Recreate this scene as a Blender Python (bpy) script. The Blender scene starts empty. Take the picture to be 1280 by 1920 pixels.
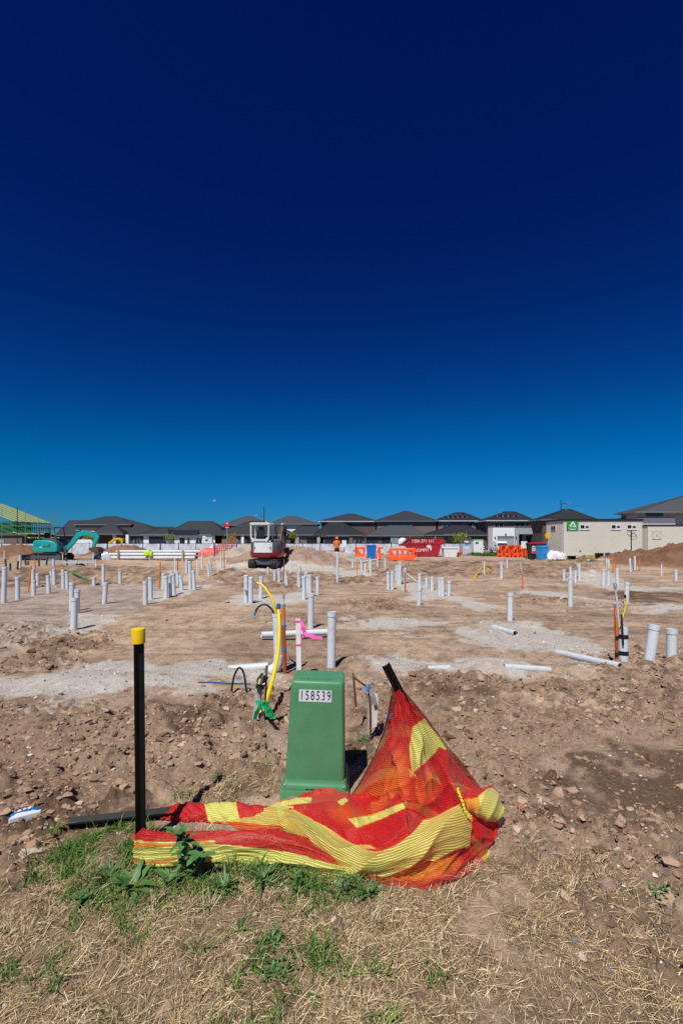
import bpy, bmesh, math, random
import numpy as np
from mathutils import Vector, Matrix

random.seed(7)
RNG = np.random.default_rng(11)
sc = bpy.context.scene
COL = sc.collection
PI = math.pi

# ------------------------------------------------------------------ camera, sky, sun, exposure
FPX, HOR, CAMH = 900.0, 1010.0, 1.6          # focal length and horizon in photo pixels, eye height in metres
cam = bpy.data.cameras.new('camera')
cam_o = bpy.data.objects.new('camera', cam)
COL.objects.link(cam_o)
sc.camera = cam_o
cam_o.location = (0, 0, CAMH)
cam_o.rotation_euler = (PI / 2, 0, 0)
cam.sensor_fit = 'VERTICAL'
cam.sensor_height = 36.0
cam.lens = FPX / 1920 * 36.0
cam.shift_y = (HOR - 960) / 1920
cam.clip_start = 0.05
cam.clip_end = 8000

SUN_EL, SUN_AZ = math.radians(57), math.radians(22)
world = bpy.data.worlds.new('World')
sc.world = world
world.use_nodes = True
wn, wl = world.node_tree.nodes, world.node_tree.links
bg = wn['Background']
sky = wn.new('ShaderNodeTexSky')
sky.sky_type = 'NISHITA'
sky.sun_disc = False
sky.sun_elevation = SUN_EL
sky.sun_rotation = math.radians(202)
sky.dust_density = 0.0
sky.ozone_density = 6.0
sky.air_density = 1.0
# deep polarised blue of the photograph: one tone curve over the whole sky
sc1 = wn.new('ShaderNodeVectorMath'); sc1.operation = 'SCALE'; sc1.inputs[3].default_value = 0.1
crv = wn.new('ShaderNodeRGBCurve')
sc2 = wn.new('ShaderNodeVectorMath'); sc2.operation = 'SCALE'; sc2.inputs[3].default_value = 10.0
def setcurve(c, pts):
    c.points[0].location = pts[0]
    c.points[1].location = pts[-1]
    for p in pts[1:-1]:
        c.points.new(*p)
setcurve(crv.mapping.curves[0], [(0, 0), (.10, .0006), (.30, .003), (.6, .03), (1, .06)])
setcurve(crv.mapping.curves[1], [(0, 0), (.10, .0075), (.156, .0135), (.242, .040), (.36, .100), (.515, .165), (.716, .225), (1, .28)])
setcurve(crv.mapping.curves[2], [(0, 0), (.2, .075), (.314, .115), (.457, .215), (.604, .345), (.736, .47), (.80, .53), (1, .62)])
crv.mapping.update()
wl.new(sky.outputs[0], sc1.inputs[0]); wl.new(sc1.outputs[0], crv.inputs['Color'])
wl.new(crv.outputs[0], sc2.inputs[0]); wl.new(sc2.outputs[0], bg.inputs[0])
bg.inputs[1].default_value = 0.1

sun = bpy.data.lights.new('sun', 'SUN')
sun.energy = 5.0
sun.angle = math.radians(0.53)
sun.color = (1.0, 0.968, 0.92)
sun_o = bpy.data.objects.new('sun', sun)
COL.objects.link(sun_o)
SDIR = Vector((math.sin(SUN_AZ) * math.cos(SUN_EL), math.cos(SUN_AZ) * math.cos(SUN_EL), -math.sin(SUN_EL)))
sun_o.rotation_euler = SDIR.to_track_quat('-Z', 'Y').to_euler()
sun_o.location = (-6, -12, 22)

sc.view_settings.view_transform = 'Standard'
sc.view_settings.look = 'None'
sc.view_settings.exposure = 0.0
sc.view_settings.gamma = 1.0
sc.cycles.use_denoising = False
sc.cycles.max_bounces = 8
sc.cycles.transparent_max_bounces = 24

# ------------------------------------------------------------------ pixel helpers
def P(px, py, d):
    return Vector(((px - 640) / FPX * d, d, CAMH - (py - HOR) / FPX * d))
def gy(py, z=0.0):                      # distance of flat ground seen at this row
    return FPX * (CAMH - z) / (py - HOR)
def gp(px, py, z=0.0):
    d = gy(py, z)
    return (px - 640) / FPX * d, d

# ------------------------------------------------------------------ materials
def new_mat(name):
    m = bpy.data.materials.new(name)
    m.use_nodes = True
    return m, m.node_tree.nodes, m.node_tree.links, m.node_tree.nodes['Principled BSDF']

def mat(name, col, rough=0.6, metal=0.0, var=0.12, scale=6.0, bump=0.0, bscale=60.0, spec=0.4, dirt=0.0, dcol=(.25, .18, .13), isl=0.0, coat=0.0):
    m, n, l, b = new_mat(name)
    b.inputs['Roughness'].default_value = rough
    b.inputs['Metallic'].default_value = metal
    b.inputs['Specular IOR Level'].default_value = spec
    if coat: b.inputs['Coat Weight'].default_value = coat
    tc = n.new('ShaderNodeTexCoord')
    ns = n.new('ShaderNodeTexNoise'); ns.inputs['Scale'].default_value = scale; ns.inputs['Detail'].default_value = 6
    l.new(tc.outputs['Object'], ns.inputs['Vector'])
    mr = n.new('ShaderNodeMapRange'); mr.inputs[1].default_value = .3; mr.inputs[2].default_value = .7
    mr.inputs[3].default_value = 1 - var; mr.inputs[4].default_value = 1 + var
    l.new(ns.outputs[0], mr.inputs[0])
    fac = mr.outputs[0]
    if isl:
        g = n.new('ShaderNodeNewGeometry')
        m2 = n.new('ShaderNodeMapRange'); m2.inputs[3].default_value = 1 - isl; m2.inputs[4].default_value = 1 + isl
        l.new(g.outputs['Random Per Island'], m2.inputs[0])
        mm = n.new('ShaderNodeMath'); mm.operation = 'MULTIPLY'
        l.new(fac, mm.inputs[0]); l.new(m2.outputs[0], mm.inputs[1]); fac = mm.outputs[0]
    vm = n.new('ShaderNodeVectorMath'); vm.operation = 'SCALE'
    vm.inputs[0].default_value = col[:3]
    l.new(fac, vm.inputs[3])
    out = vm.outputs[0]
    if dirt:
        n2 = n.new('ShaderNodeTexNoise'); n2.inputs['Scale'].default_value = scale * 2.3; n2.inputs['Detail'].default_value = 8; n2.inputs['Roughness'].default_value = .7
        l.new(tc.outputs['Object'], n2.inputs['Vector'])
        m3 = n.new('ShaderNodeMapRange'); m3.inputs[1].default_value = .52; m3.inputs[2].default_value = .72; m3.inputs[4].default_value = dirt
        l.new(n2.outputs[0], m3.inputs[0])
        mx = n.new('ShaderNodeMix'); mx.data_type = 'RGBA'
        l.new(m3.outputs[0], mx.inputs[0]); l.new(out, mx.inputs[6]); mx.inputs[7].default_value = (*dcol, 1)
        out = mx.outputs[2]
        m4 = n.new('ShaderNodeMapRange'); m4.inputs[3].default_value = rough; m4.inputs[4].default_value = .85
        l.new(m3.outputs[0], m4.inputs[0]); l.new(m4.outputs[0], b.inputs['Roughness'])
    l.new(out, b.inputs['Base Color'])
    if bump:
        n3 = n.new('ShaderNodeTexNoise'); n3.inputs['Scale'].default_value = bscale; n3.inputs['Detail'].default_value = 5
        l.new(tc.outputs['Object'], n3.inputs['Vector'])
        bp = n.new('ShaderNodeBump'); bp.inputs['Strength'].default_value = bump; bp.inputs['Distance'].default_value = .01
        l.new(n3.outputs[0], bp.inputs['Height']); l.new(bp.outputs[0], b.inputs['Normal'])
    return m

def s2l(r, g, b):
    f = lambda c: (c / 255 / 12.92) if c / 255 <= .04045 else ((c / 255 + .055) / 1.055) ** 2.4
    return (f(r), f(g), f(b))

M = {}
M['pvc'] = mat('grey_pvc', (.60, .65, .68), .42, var=.05, scale=3, dirt=.55, dcol=(.38, .31, .25))
M['bore_shade'] = mat('painted_bore_shade', (.10, .11, .12), .6)  # near-black discs paint the shade inside the pipe bores
M['pvc_white'] = mat('white_pvc', (.54, .57, .58), .4, var=.05, dirt=.35, dcol=(.36, .28, .22))
M['peg'] = mat('white_paint_timber', (.74, .74, .72), .6, var=.06, scale=14, dirt=.25)
M['orange_pipe'] = mat('orange_conduit', (.75, .16, .015), .45, var=.08)
M['rust_pipe'] = mat('dusty_orange_conduit', (.36, .07, .02), .5, var=.15)
M['yellow_pipe'] = mat('yellow_conduit', (.78, .56, .01), .4, var=.05)
M['black_poly'] = mat('black_polythene', (.012, .012, .013), .45, var=.2)
M['blue'] = mat('blue_plastic', (.01, .14, .50), .4, var=.08)
M['lightblue'] = mat('light_blue_plastic', (.03, .28, .66), .4, var=.06, dirt=.2, dcol=(.2, .2, .22))
M['picket'] = mat('black_bitumen_steel', (.006, .006, .006), .5, var=.3, scale=20, spec=.22)
M['cap'] = mat('yellow_cap', (.80, .52, .005), .42, var=.03)
M['green_box'] = mat('green_fibreglass', (.080, .250, .115), .40, var=.08, scale=9, dirt=.30, dcol=(.19, .24, .15), spec=.4, bump=.05, bscale=180)
M['white_label'] = mat('white_label', (.62, .65, .68), .5, var=.04)
M['ink'] = mat('black_ink', (.008, .009, .014), .5, var=.05)
M['steel'] = mat('galvanised_steel', (.42, .44, .46), .42, metal=.7, var=.12)
M['copper'] = mat('copper_pipe', (.20, .085, .05), .42, metal=.6, var=.25, scale=30)
M['brass'] = mat('brass_fitting', (.34, .24, .11), .38, metal=.7, var=.2)
M['timber_grey'] = mat('weathered_timber', (.40, .39, .37), .8, var=.2, scale=25)
M['timber'] = mat('pine_timber', (.42, .31, .18), .8, var=.2, scale=12)
M['timber_dark'] = mat('dark_wet_timber', (.10, .075, .06), .85, var=.25)
M['green_tape'] = mat('green_tape', (.005, .30, .10), .35, var=.25, scale=30)
M['pink'] = mat('pink_ribbon', (.85, .08, .38), .5, var=.08)
M['tape_black'] = mat('black_tape', (.012, .014, .018), .35, var=.2)
M['tape_grey'] = mat('silver_tape', (.25, .27, .29), .4, var=.2)
M['teal'] = mat('teal_paint', (.005, .34, .32), .35, var=.08, dirt=.22, spec=.5)
M['exc_white'] = mat('off_white_paint', (.62, .66, .64), .4, var=.05, dirt=.25)
M['exc_red'] = mat('dark_red_paint', (.28, .012, .016), .38, var=.12, dirt=.3)
M['exc_grey'] = mat('machine_grey', (.07, .085, .10), .5, var=.2, dirt=.3)
M['rubber'] = mat('black_rubber', (.02, .02, .02), .75, var=.3, scale=12, dirt=.4)
M['arm_brown'] = mat('worn_brown_steel', (.075, .04, .03), .6, var=.3, dirt=.3)
M['bucket'] = mat('worn_bucket_steel', (.11, .065, .04), .65, metal=.2, var=.3, dirt=.5)
M['yellow_paint'] = mat('yellow_paint', (.72, .42, .01), .45, var=.08, dirt=.15)
M['amber'] = mat('amber_lens', (.8, .2, .01), .3, var=.05)
M['seat'] = mat('black_vinyl', (.012, .014, .018), .6, var=.2)
M['orange_barrier'] = mat('orange_barrier_plastic', (.82, .085, .008), .45, var=.08, scale=3, dirt=.15)
M['skip_red'] = mat('scuffed_red_skip', (.36, .012, .025), .5, var=.2, scale=2.2, dirt=.35, dcol=(.22, .07, .06))
M['rust'] = mat('rusty_rim', (.09, .035, .025), .8, var=.3)
M['white_paint'] = mat('white_paint', (.72, .74, .74), .5, var=.04)
M['bag'] = mat('white_woven_bag', (.70, .70, .70), .7, var=.08, scale=5)
M['plastic_wrap'] = mat('clear_wrap', (.55, .60, .64), .25, var=.2, scale=9)
M['bin_dark'] = mat('dark_green_bin', (.016, .022, .02), .5, var=.2)
M['bin_red'] = mat('red_bin_lid', (.35, .01, .02), .45, var=.1)
M['cabin'] = mat('cream_cabin_steel', (.60, .575, .49), .55, var=.03, scale=.6)
M['cabin_trim'] = mat('dark_cabin_trim', (.012, .016, .03), .6)
M['win_frame'] = mat('pale_window_frame', (.62, .64, .64), .5)
M['sign_green'] = mat('green_sign', (.02, .30, .035), .5, var=.03)
M['sign_red'] = mat('red_sign', (.72, .012, .02), .5, var=.04)
M['hay'] = mat('straw_bale', (.40, .28, .11), .9, var=.35, scale=18, bump=.6, bscale=40)
M['black_sheet'] = mat('black_plastic_sheet', (.02, .021, .024), .35, var=.3)
M['dark_metal'] = mat('dark_pole_metal', (.02, .022, .028), .5)
M['cloth_fence'] = mat('pale_shade_cloth', (.50, .54, .60), .8, var=.10, scale=1.7, isl=.06)
M['moonrock'] = mat('pale_moon', (.26, .32, .40), .9, var=.2, scale=.08)
M['hivis'] = mat('hivis_yellow', (.48, .85, .02), .6, var=.12, scale=9)
M['hivis_orange'] = mat('hivis_orange', (.85, .16, .01), .7, var=.10, scale=9)
M['skin'] = mat('skin', (.42, .22, .15), .55, var=.05)
M['navy'] = mat('navy_shorts', (.012, .014, .022), .8, var=.2)
M['hair'] = mat('brown_hair', (.04, .022, .012), .6)
M['boot'] = mat('tan_boots', (.16, .09, .04), .8)
M['sock'] = mat('grey_sock', (.3, .3, .3), .8)
M['roof'] = mat('charcoal_roof_tile', (.020, .022, .027), .6, var=.10, scale=1.5, bump=.3, bscale=9)
M['roof2'] = mat('slate_roof_tile', (.034, .037, .043), .6, var=.10, scale=1.5, bump=.3, bscale=9)
M['roof3'] = mat('pale_grey_roof_tile', (.062, .066, .072), .6, var=.10, scale=1.5, bump=.3, bscale=9)
M['brick_dark'] = mat('brown_brick', (.105, .075, .066), .85, var=.22, scale=14)
M['brick_mauve'] = mat('mauve_brick', (.17, .128, .118), .85, var=.2, scale=14)
M['render_white'] = mat('white_render', (.78, .79, .79), .8, var=.03)
M['render_grey'] = mat('grey_render', (.34, .37, .38), .8, var=.04)
M['render_blue'] = mat('blue_grey_render', (.20, .27, .32), .8, var=.04)
M['garage_navy'] = mat('navy_garage_door', (.016, .026, .045), .5, var=.05)
M['garage_grey'] = mat('grey_garage_door', (.34, .36, .37), .5, var=.04)
M['gutter'] = mat('grey_gutter', (.16, .17, .18), .5)
M['gutter_w'] = mat('pale_gutter', (.5, .52, .54), .5)
M['void'] = mat('dark_opening', (.008, .009, .011), .6)
M['frame_green'] = mat('green_treated_timber', (.02, .16, .055), .8, var=.25)
M['rafter'] = mat('pale_green_rafter', (.16, .30, .13), .8, var=.15)
M['rafter_y'] = mat('pale_pine_rafter', (.60, .52, .30), .8, var=.12)
M['leaf_y'] = mat('yellow_green_leaf', (.20, .26, .012), .6, var=.1, isl=.45)
M['leaf_g'] = mat('green_leaf', (.05, .115, .022), .55, var=.15, isl=.4)
M['weed'] = mat('weed_leaf', (.075, .17, .045), .5, var=.2, scale=30, isl=.3)
M['trunk'] = mat('thin_trunk', (.10, .08, .06), .9)
M['car_white'] = mat('white_car_paint', (.75, .77, .78), .3, var=.02, coat=.4)
M['brown_paper'] = mat('dirty_white_board', (.62, .58, .52), .8, var=.12, dirt=.4)

def glass_mat(name, col):
    m, n, l, b = new_mat(name)
    b.inputs['Base Color'].default_value = (*col, 1)
    b.inputs['Roughness'].default_value = .06
    b.inputs['Specular IOR Level'].default_value = .8
    return m
M['glass'] = glass_mat('dark_window_glass', (.02, .035, .05))
M['solar'] = glass_mat('solar_glass', (.012, .016, .028))
def clear_mat():
    m, n, l, b = new_mat('clear_crinkled_plastic')
    b.inputs['Base Color'].default_value = (.85, .9, .92, 1)
    b.inputs['Roughness'].default_value = .12
    b.inputs['Transmission Weight'].default_value = .75
    return m
M['clear'] = clear_mat()

# ------------------------------------------------------------------ mesh builder
class MB:
    def __init__(s):
        s.v, s.f = [], []
    def add(s, vs, fs, mtx=None):
        o = len(s.v)
        s.v += [tuple(mtx @ Vector(p)) if mtx else tuple(p) for p in vs]
        s.f += [tuple(i + o for i in f) for f in fs]
        return s
    def box(s, a, b, mtx=None):
        x0, y0, z0 = a; x1, y1, z1 = b
        return s.add([(x0, y0, z0), (x1, y0, z0), (x1, y1, z0), (x0, y1, z0), (x0, y0, z1), (x1, y0, z1), (x1, y1, z1), (x0, y1, z1)],
                     [(3, 2, 1, 0), (4, 5, 6, 7), (0, 1, 5, 4), (1, 2, 6, 5), (2, 3, 7, 6), (3, 0, 4, 7)], mtx)
    def tube(s, pts, r, n=10, caps=True, flat=None):
        pts = [Vector(p) for p in pts]
        rs = r if isinstance(r, (list, tuple)) else [r] * len(pts)
        vs, fs = [], []
        prev = None
        for i, p in enumerate(pts):
            t = (pts[min(i + 1, len(pts) - 1)] - pts[max(i - 1, 0)])
            t = t.normalized() if t.length > 1e-9 else Vector((0, 0, 1))
            if prev is None:
                a = Vector((1, 0, 0)) if abs(t.x) < .8 else Vector((0, 1, 0))
                u = (a - t * a.dot(t)).normalized()
            else:
                u = (prev - t * prev.dot(t)).normalized()
            prev = u
            w = t.cross(u)
            for k in range(n):
                a = 2 * PI * k / n
                vs.append(p + (u * math.cos(a) + w * math.sin(a)) * rs[i])
        for i in range(len(pts) - 1):
            for k in range(n):
                fs.append((i * n + k, i * n + (k + 1) % n, (i + 1) * n + (k + 1) % n, (i + 1) * n + k))
        if caps:
            fs.append(tuple(range(n))[::-1]); fs.append(tuple((len(pts) - 1) * n + k for k in range(n)))
        return s.add(vs, fs)
    def hollow(s, p0, p1, r, ri, n=18):
        p0, p1 = Vector(p0), Vector(p1)
        t = (p1 - p0).normalized()
        a = Vector((1, 0, 0)) if abs(t.x) < .8 else Vector((0, 1, 0))
        u = (a - t * a.dot(t)).normalized(); w = t.cross(u)
        vs, fs = [], []
        for q, rr in ((p0, r), (p1, r), (p1, ri), (p0, ri)):
            for k in range(n):
                an = 2 * PI * k / n
                vs.append(q + (u * math.cos(an) + w * math.sin(an)) * rr)
        for i in range(4):
            j = (i + 1) % 4
            for k in range(n):
                fs.append((i * n + k, i * n + (k + 1) % n, j * n + (k + 1) % n, j * n + k))
        return s.add(vs, fs)
    def lathe(s, prof, n=20, mtx=None):
        vs, fs = [], []
        for (r, z) in prof:
            for k in range(n):
                a = 2 * PI * k / n
                vs.append((r * math.cos(a), r * math.sin(a), z))
        for i in range(len(prof) - 1):
            for k in range(n):
                fs.append((i * n + k, i * n + (k + 1) % n, (i + 1) * n + (k + 1) % n, (i + 1) * n + k))
        fs.append(tuple(range(n))[::-1]); fs.append(tuple((len(prof) - 1) * n + k for k in range(n)))
        return s.add(vs, fs, mtx)
    def prism(s, poly, x0, x1, axis='x', mtx=None):      # polygon given in the two other axes
        vs, n = [], len(poly)
        for e in (x0, x1):
            for (a, b) in poly:
                vs.append({'x': (e, a, b), 'y': (a, e, b), 'z': (a, b, e)}[axis])
        fs = [tuple(range(n))[::-1], tuple(range(n, 2 * n))] + [(k, (k + 1) % n, n + (k + 1) % n, n + k) for k in range(n)]
        return s.add(vs, fs, mtx)
    def build(s, name, m, parent=None, smooth=False, bevel=0, seg=2, thing=None):
        me = bpy.data.meshes.new(name)
        me.from_pydata(s.v, [], s.f)
        bm = bmesh.new(); bm.from_mesh(me)
        bmesh.ops.recalc_face_normals(bm, faces=bm.faces)
        if bevel:
            es = [e for e in bm.edges if len(e.link_faces) == 2 and e.calc_face_angle(0) > .6]
            bmesh.ops.bevel(bm, geom=es, offset=bevel, segments=seg, affect='EDGES', profile=.6, clamp_overlap=True)
        bm.to_mesh(me); bm.free()
        if smooth:
            me.polygons.foreach_set('use_smooth', [True] * len(me.polygons))
            try: me.set_sharp_from_angle(angle=math.radians(40))
            except Exception: pass
        me.materials.append(M[m] if isinstance(m, str) else m)
        o = bpy.data.objects.new(name, me)
        COL.objects.link(o)
        if parent: o.parent = parent
        return o

def tag(o, label, cat, group=None):
    o['label'] = label; o['category'] = cat
    if group: o['group'] = group
    return o
def root(name, label, cat, loc=(0, 0, 0), rz=0.0, group=None):
    o = bpy.data.objects.new(name, None)
    o.empty_display_size = .2
    COL.objects.link(o)
    o.location = loc; o.rotation_euler = (0, 0, rz)
    return tag(o, label, cat, group)
def structure(o):
    o['kind'] = 'structure'; return o
def stuff(o, label=None, cat=None):
    o['kind'] = 'stuff'
    if label: o['label'] = label; o['category'] = cat
    return o
def copy_tree(o, parent=None):
    c = o.copy(); COL.objects.link(c)
    if parent: c.parent = parent
    for ch in list(o.children):
        copy_tree(ch, c)
    return c
def text_mesh(txt, size, name, m, parent, mtx, extrude=.0008, sx=1.0):
    cu = bpy.data.curves.new('lettering', 'FONT')
    cu.body = txt; cu.size = size; cu.extrude = extrude; cu.align_x = 'CENTER'; cu.align_y = 'CENTER'; cu.resolution_u = 4
    t = bpy.data.objects.new('lettering', cu); COL.objects.link(t)
    dg = bpy.context.evaluated_depsgraph_get()
    me = bpy.data.meshes.new_from_object(t.evaluated_get(dg))
    bpy.data.objects.remove(t); bpy.data.curves.remove(cu)
    me.transform(mtx @ Matrix.Diagonal((sx, 1, 1, 1)))
    me.materials.clear(); me.materials.append(M[m])
    o = bpy.data.objects.new(name, me); COL.objects.link(o); o.parent = parent
    return o
FRONT = Matrix.Rotation(PI / 2, 4, 'X')        # text plane facing the camera (-y)

# ------------------------------------------------------------------ numpy noise and terrain
def _hash(ix, iy, seed):
    h = (ix.astype(np.int64) * 374761393 + iy.astype(np.int64) * 668265263 + seed * 1442695041) & 0x7fffffff
    h = ((h ^ (h >> 13)) * 1274126177) & 0x7fffffff
    h = ((h ^ (h >> 15)) * 2246822519) & 0x7fffffff
    return (h ^ (h >> 16)).astype(np.float64) / 0x7fffffff
def vnoise(x, y, seed=0):
    ix, iy = np.floor(x), np.floor(y)
    fx, fy = x - ix, y - iy
    fx = fx * fx * (3 - 2 * fx); fy = fy * fy * (3 - 2 * fy)
    a, b = _hash(ix, iy, seed), _hash(ix + 1, iy, seed)
    c, d = _hash(ix, iy + 1, seed), _hash(ix + 1, iy + 1, seed)
    return (a + (b - a) * fx) * (1 - fy) + (c + (d - c) * fx) * fy
def fbm(x, y, s, octv=4, seed=0, gain=.5):
    t, amp, n = 0, 1, 0
    for k in range(octv):
        t = t + amp * vnoise(x / s * 2 ** k + 17.3 * k, y / s * 2 ** k - 9.1 * k, seed + k)
        n += amp; amp *= gain
    return t / n                       # 0..1
def worley(x, y, s, seed):
    gx, gyy = x / s, y / s
    ix, iy = np.floor(gx), np.floor(gyy)
    best = np.full(x.shape, 9.0); rid = np.zeros(x.shape)
    for dx in (-1, 0, 1):
        for dy in (-1, 0, 1):
            cx, cy = ix + dx, iy + dy
            px, py = cx + _hash(cx, cy, seed), cy + _hash(cx, cy, seed + 5)
            dd = np.hypot(px - gx, py - gyy)
            r = _hash(cx, cy, seed + 9)
            m = dd < best
            best = np.where(m, dd, best); rid = np.where(m, r, rid)
    return best, rid
def inside(px, py, poly):
    c = np.zeros(px.shape, bool)
    n = len(poly)
    for i in range(n):
        x1, y1 = poly[i]; x2, y2 = poly[(i + 1) % n]
        if y1 == y2: continue
        t = ((y1 > py) != (y2 > py)) & (px < (x2 - x1) * (py - y1) / (y2 - y1) + x1)
        c ^= t
    return c
def ss(a, b, x):
    t = np.clip((x - a) / (b - a), 0, 1)
    return t * t * (3 - 2 * t)

SAND = [  # grey crusher dust and sand, outlines on the flat ground given where they lie in the photograph
    [(-60, 1262), (60, 1272), (130, 1258), (238, 1238), (300, 1246), (380, 1243), (440, 1240), (520, 1252), (548, 1262), (470, 1292), (380, 1287), (330, 1290), (250, 1308), (150, 1300), (60, 1305), (-60, 1310)],
    [(690, 1232), (790, 1230), (850, 1236), (940, 1236), (985, 1252), (1000, 1266), (960, 1276), (880, 1262), (800, 1258), (745, 1264)],
    [(880, 1176), (930, 1168), (1000, 1168), (1060, 1180), (1130, 1215), (1180, 1235), (1120, 1240), (1030, 1228), (960, 1226), (900, 1205), (850, 1198), (860, 1184)],
    [(735, 1098), (790, 1088), (840, 1110), (900, 1130), (960, 1138), (900, 1146), (830, 1124), (770, 1122)],
    [(425, 1118), (490, 1114), (560, 1112), (610, 1112), (600, 1124), (520, 1136), (440, 1134)],
    [(640, 1160), (700, 1156), (790, 1162), (860, 1160), (800, 1178), (700, 1180)],
    [(160, 1152), (220, 1150), (240, 1158), (190, 1172), (130, 1196), (110, 1184)],
    [(1060, 1084), (1110, 1068), (1150, 1080), (1190, 1098), (1280, 1096), (1280, 1104), (1150, 1106)],
    [(960, 1104), (1060, 1110), (1130, 1122), (1150, 1128), (1060, 1122), (980, 1112)],
    [(300, 1110), (390, 1096), (400, 1100), (350, 1116), (290, 1130), (270, 1128)],
    [(620, 1068), (680, 1066), (700, 1080), (640, 1086)],
    [(1170, 1135), (1240, 1130), (1300, 1138), (1260, 1150), (1190, 1148)],
    [(400, 1062), (640, 1062), (640, 1070), (400, 1070)],
]
PAD = [[(-200, 1106), (120, 1098), (300, 1098), (336, 1112), (300, 1130), (240, 1150), (180, 1165), (110, 1190), (0, 1240), (-200, 1255)]]
DARK = [[(1085, 1405), (1180, 1395), (1300, 1420), (1400, 1520), (1280, 1560), (1180, 1600), (1095, 1610), (1070, 1560), (1060, 1500)],
        [(20, 1490), (120, 1470), (240, 1470), (300, 1500), (300, 1545), (180, 1560), (40, 1530)],
        [(840, 1296), (960, 1290), (960, 1316), (850, 1318)],
        [(1190, 1790), (1300, 1800), (1300, 1960), (1200, 1900)],
        [(655, 1330), (740, 1330), (720, 1420), (690, 1490), (655, 1490)],
        [(250, 1310), (330, 1305), (470, 1330), (420, 1380), (300, 1370)],
        [(1120, 1108), (1290, 1106), (1290, 1126), (1160, 1128)]]
PALE = [[(880, 1700), (960, 1690), (1000, 1760), (985, 1800), (930, 1780), (890, 1740)],
        [(880, 1840), (980, 1840), (1010, 1930), (900, 1930)],
        [(130, 1170), (480, 1120), (440, 1180), (300, 1238), (180, 1230)],
        [(660, 1180), (880, 1200), (960, 1226), (720, 1224)],
        [(200, 1048), (420, 1052), (420, 1062), (200, 1062)],
        [(960, 1310), (1200, 1300), (1180, 1330), (1000, 1350)]]
CLOD = [[(-50, 1315), (250, 1330), (330, 1345), (470, 1300), (530, 1300), (525, 1500), (430, 1500), (260, 1500), (100, 1580), (-50, 1650)],
        [(655, 1262), (760, 1270), (960, 1278), (1100, 1262), (1320, 1250), (1320, 1400), (1060, 1400), (980, 1500), (940, 1540), (860, 1440), (690, 1390)],
        [(660, 1124), (760, 1116), (800, 1140), (760, 1152), (660, 1140)],
        [(940, 1470), (1080, 1480), (1060, 1640), (940, 1640)],
        [(1100, 1560), (1320, 1530), (1320, 1800), (1100, 1780)],
        [(-50, 1066), (300, 1062), (300, 1100), (-50, 1100)],
        [(700, 1056), (1120, 1056), (1120, 1085), (700, 1080)],
        [(600, 1078), (720, 1075), (720, 1095), (600, 1095)],
        [(940, 1118), (1060, 1118), (1060, 1134), (940, 1134)],
        [(400, 1068), (640, 1074), (560, 1110), (430, 1104)],
        [(30, 1160), (180, 1180), (150, 1260), (20, 1250)],
        [(1150, 1215), (1300, 1215), (1300, 1260), (1100, 1262)]]
STRAW = [[(-300, 1655), (120, 1600), (240, 1590), (420, 1600), (700, 1640), (860, 1660), (930, 1620), (1000, 1640), (1090, 1640), (1180, 1700), (1400, 1790), (1400, 2200), (-400, 2200)],
         [(300, 1500), (380, 1480), (440, 1455), (520, 1440), (525, 1500), (420, 1520), (300, 1550)],
         [(645, 1430), (690, 1440), (680, 1510), (648, 1500)]]
GREEN = [[(110, 1600), (170, 1570), (235, 1556), (300, 1590), (420, 1600), (520, 1618), (640, 1632), (730, 1650), (720, 1690), (600, 1690), (470, 1690), (400, 1690), (380, 1720), (290, 1735), (190, 1745), (170, 1680)],
         [(500, 1740), (530, 1735), (545, 1800), (530, 1850), (495, 1840)],
         [(640, 1430), (690, 1430), (675, 1490), (648, 1490)]]

def pxpy(x, y):
    y = np.maximum(y, .2)
    return 640 + FPX * x / y, HOR + FPX * CAMH / y
def mask(x, y, polys, ragged=1.0, soft=True):
    """how far a spot lies inside one of the outlines, with ragged edges"""
    out = np.zeros(x.shape)
    n1 = fbm(x, y, .55, 4, 41) - .5; n2 = fbm(x, y, .55, 4, 77) - .5
    k = np.minimum(.06 * y, .45) * ragged
    offs = [(0, 0)] + [(math.cos(t) * r, math.sin(t) * r) for r, t0 in ((.4, 0), (.9, .5)) for t in (t0, t0 + 2.1, t0 + 4.2)]
    for (ox, oy) in offs:
        X, Y = x + n1 * 2.6 * k + ox * k, y + n2 * 3.6 * k + oy * k * 1.3
        a, b = pxpy(X, Y)
        m = np.zeros(x.shape, bool)
        for p in polys: m |= inside(a, b, p)
        out += m
    out /= len(offs)
    sp = .05 + .006 * y
    return ss(.25, .75, out + (fbm(x, y, .16 + .012 * y, 4, 91, .65) - .5) * 1.5 * (out > .02) * (out < .98))

BUMPS = []      # x, y, height, radius x, radius y, sharpness
def bump(px, d, z, rx, ry, sh=1.4):
    BUMPS.append(((px - 640) / FPX * d, d, z, rx, ry, sh))
bump(33, 37.5, 1.15, 2.0, 2.2); bump(-5, 37, .75, 1.7, 2)
bump(235, 43, 1.0, 2.2, 1.8); bump(195, 44, .6, 1.6, 1.6)
bump(478, 35, 1.22, 2.6, 2.6, 1.2); bump(545, 30.5, 1.12, 3.3, 2.6, 1.2); bump(605, 34.5, .72, 2.6, 2.2, 1.2)
bump(1300, 27.5, 1.35, 3.0, 3.0, 1.3); bump(1215, 28.5, .85, 1.9, 1.9, 1.2); bump(1250, 26.5, .55, 2.4, 1.8, 1.2)
bump(920, 5.95, .10, .55, .3); bump(770, 5.9, .05, .45, .25)
bump(270, 5.3, .07, .8, .35); bump(120, 5.4, .05, .7, .3); bump(395, 5.6, .05, .6, .3)
bump(700, 11.2, .10, .7, .35); bump(690, 6.3, .07, .35, .3); bump(360, 3.4, .05, .5, .35)
bump(470, 3.75, .06, .3, .3); bump(1190, 5.85, .06, .8, .3)
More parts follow.
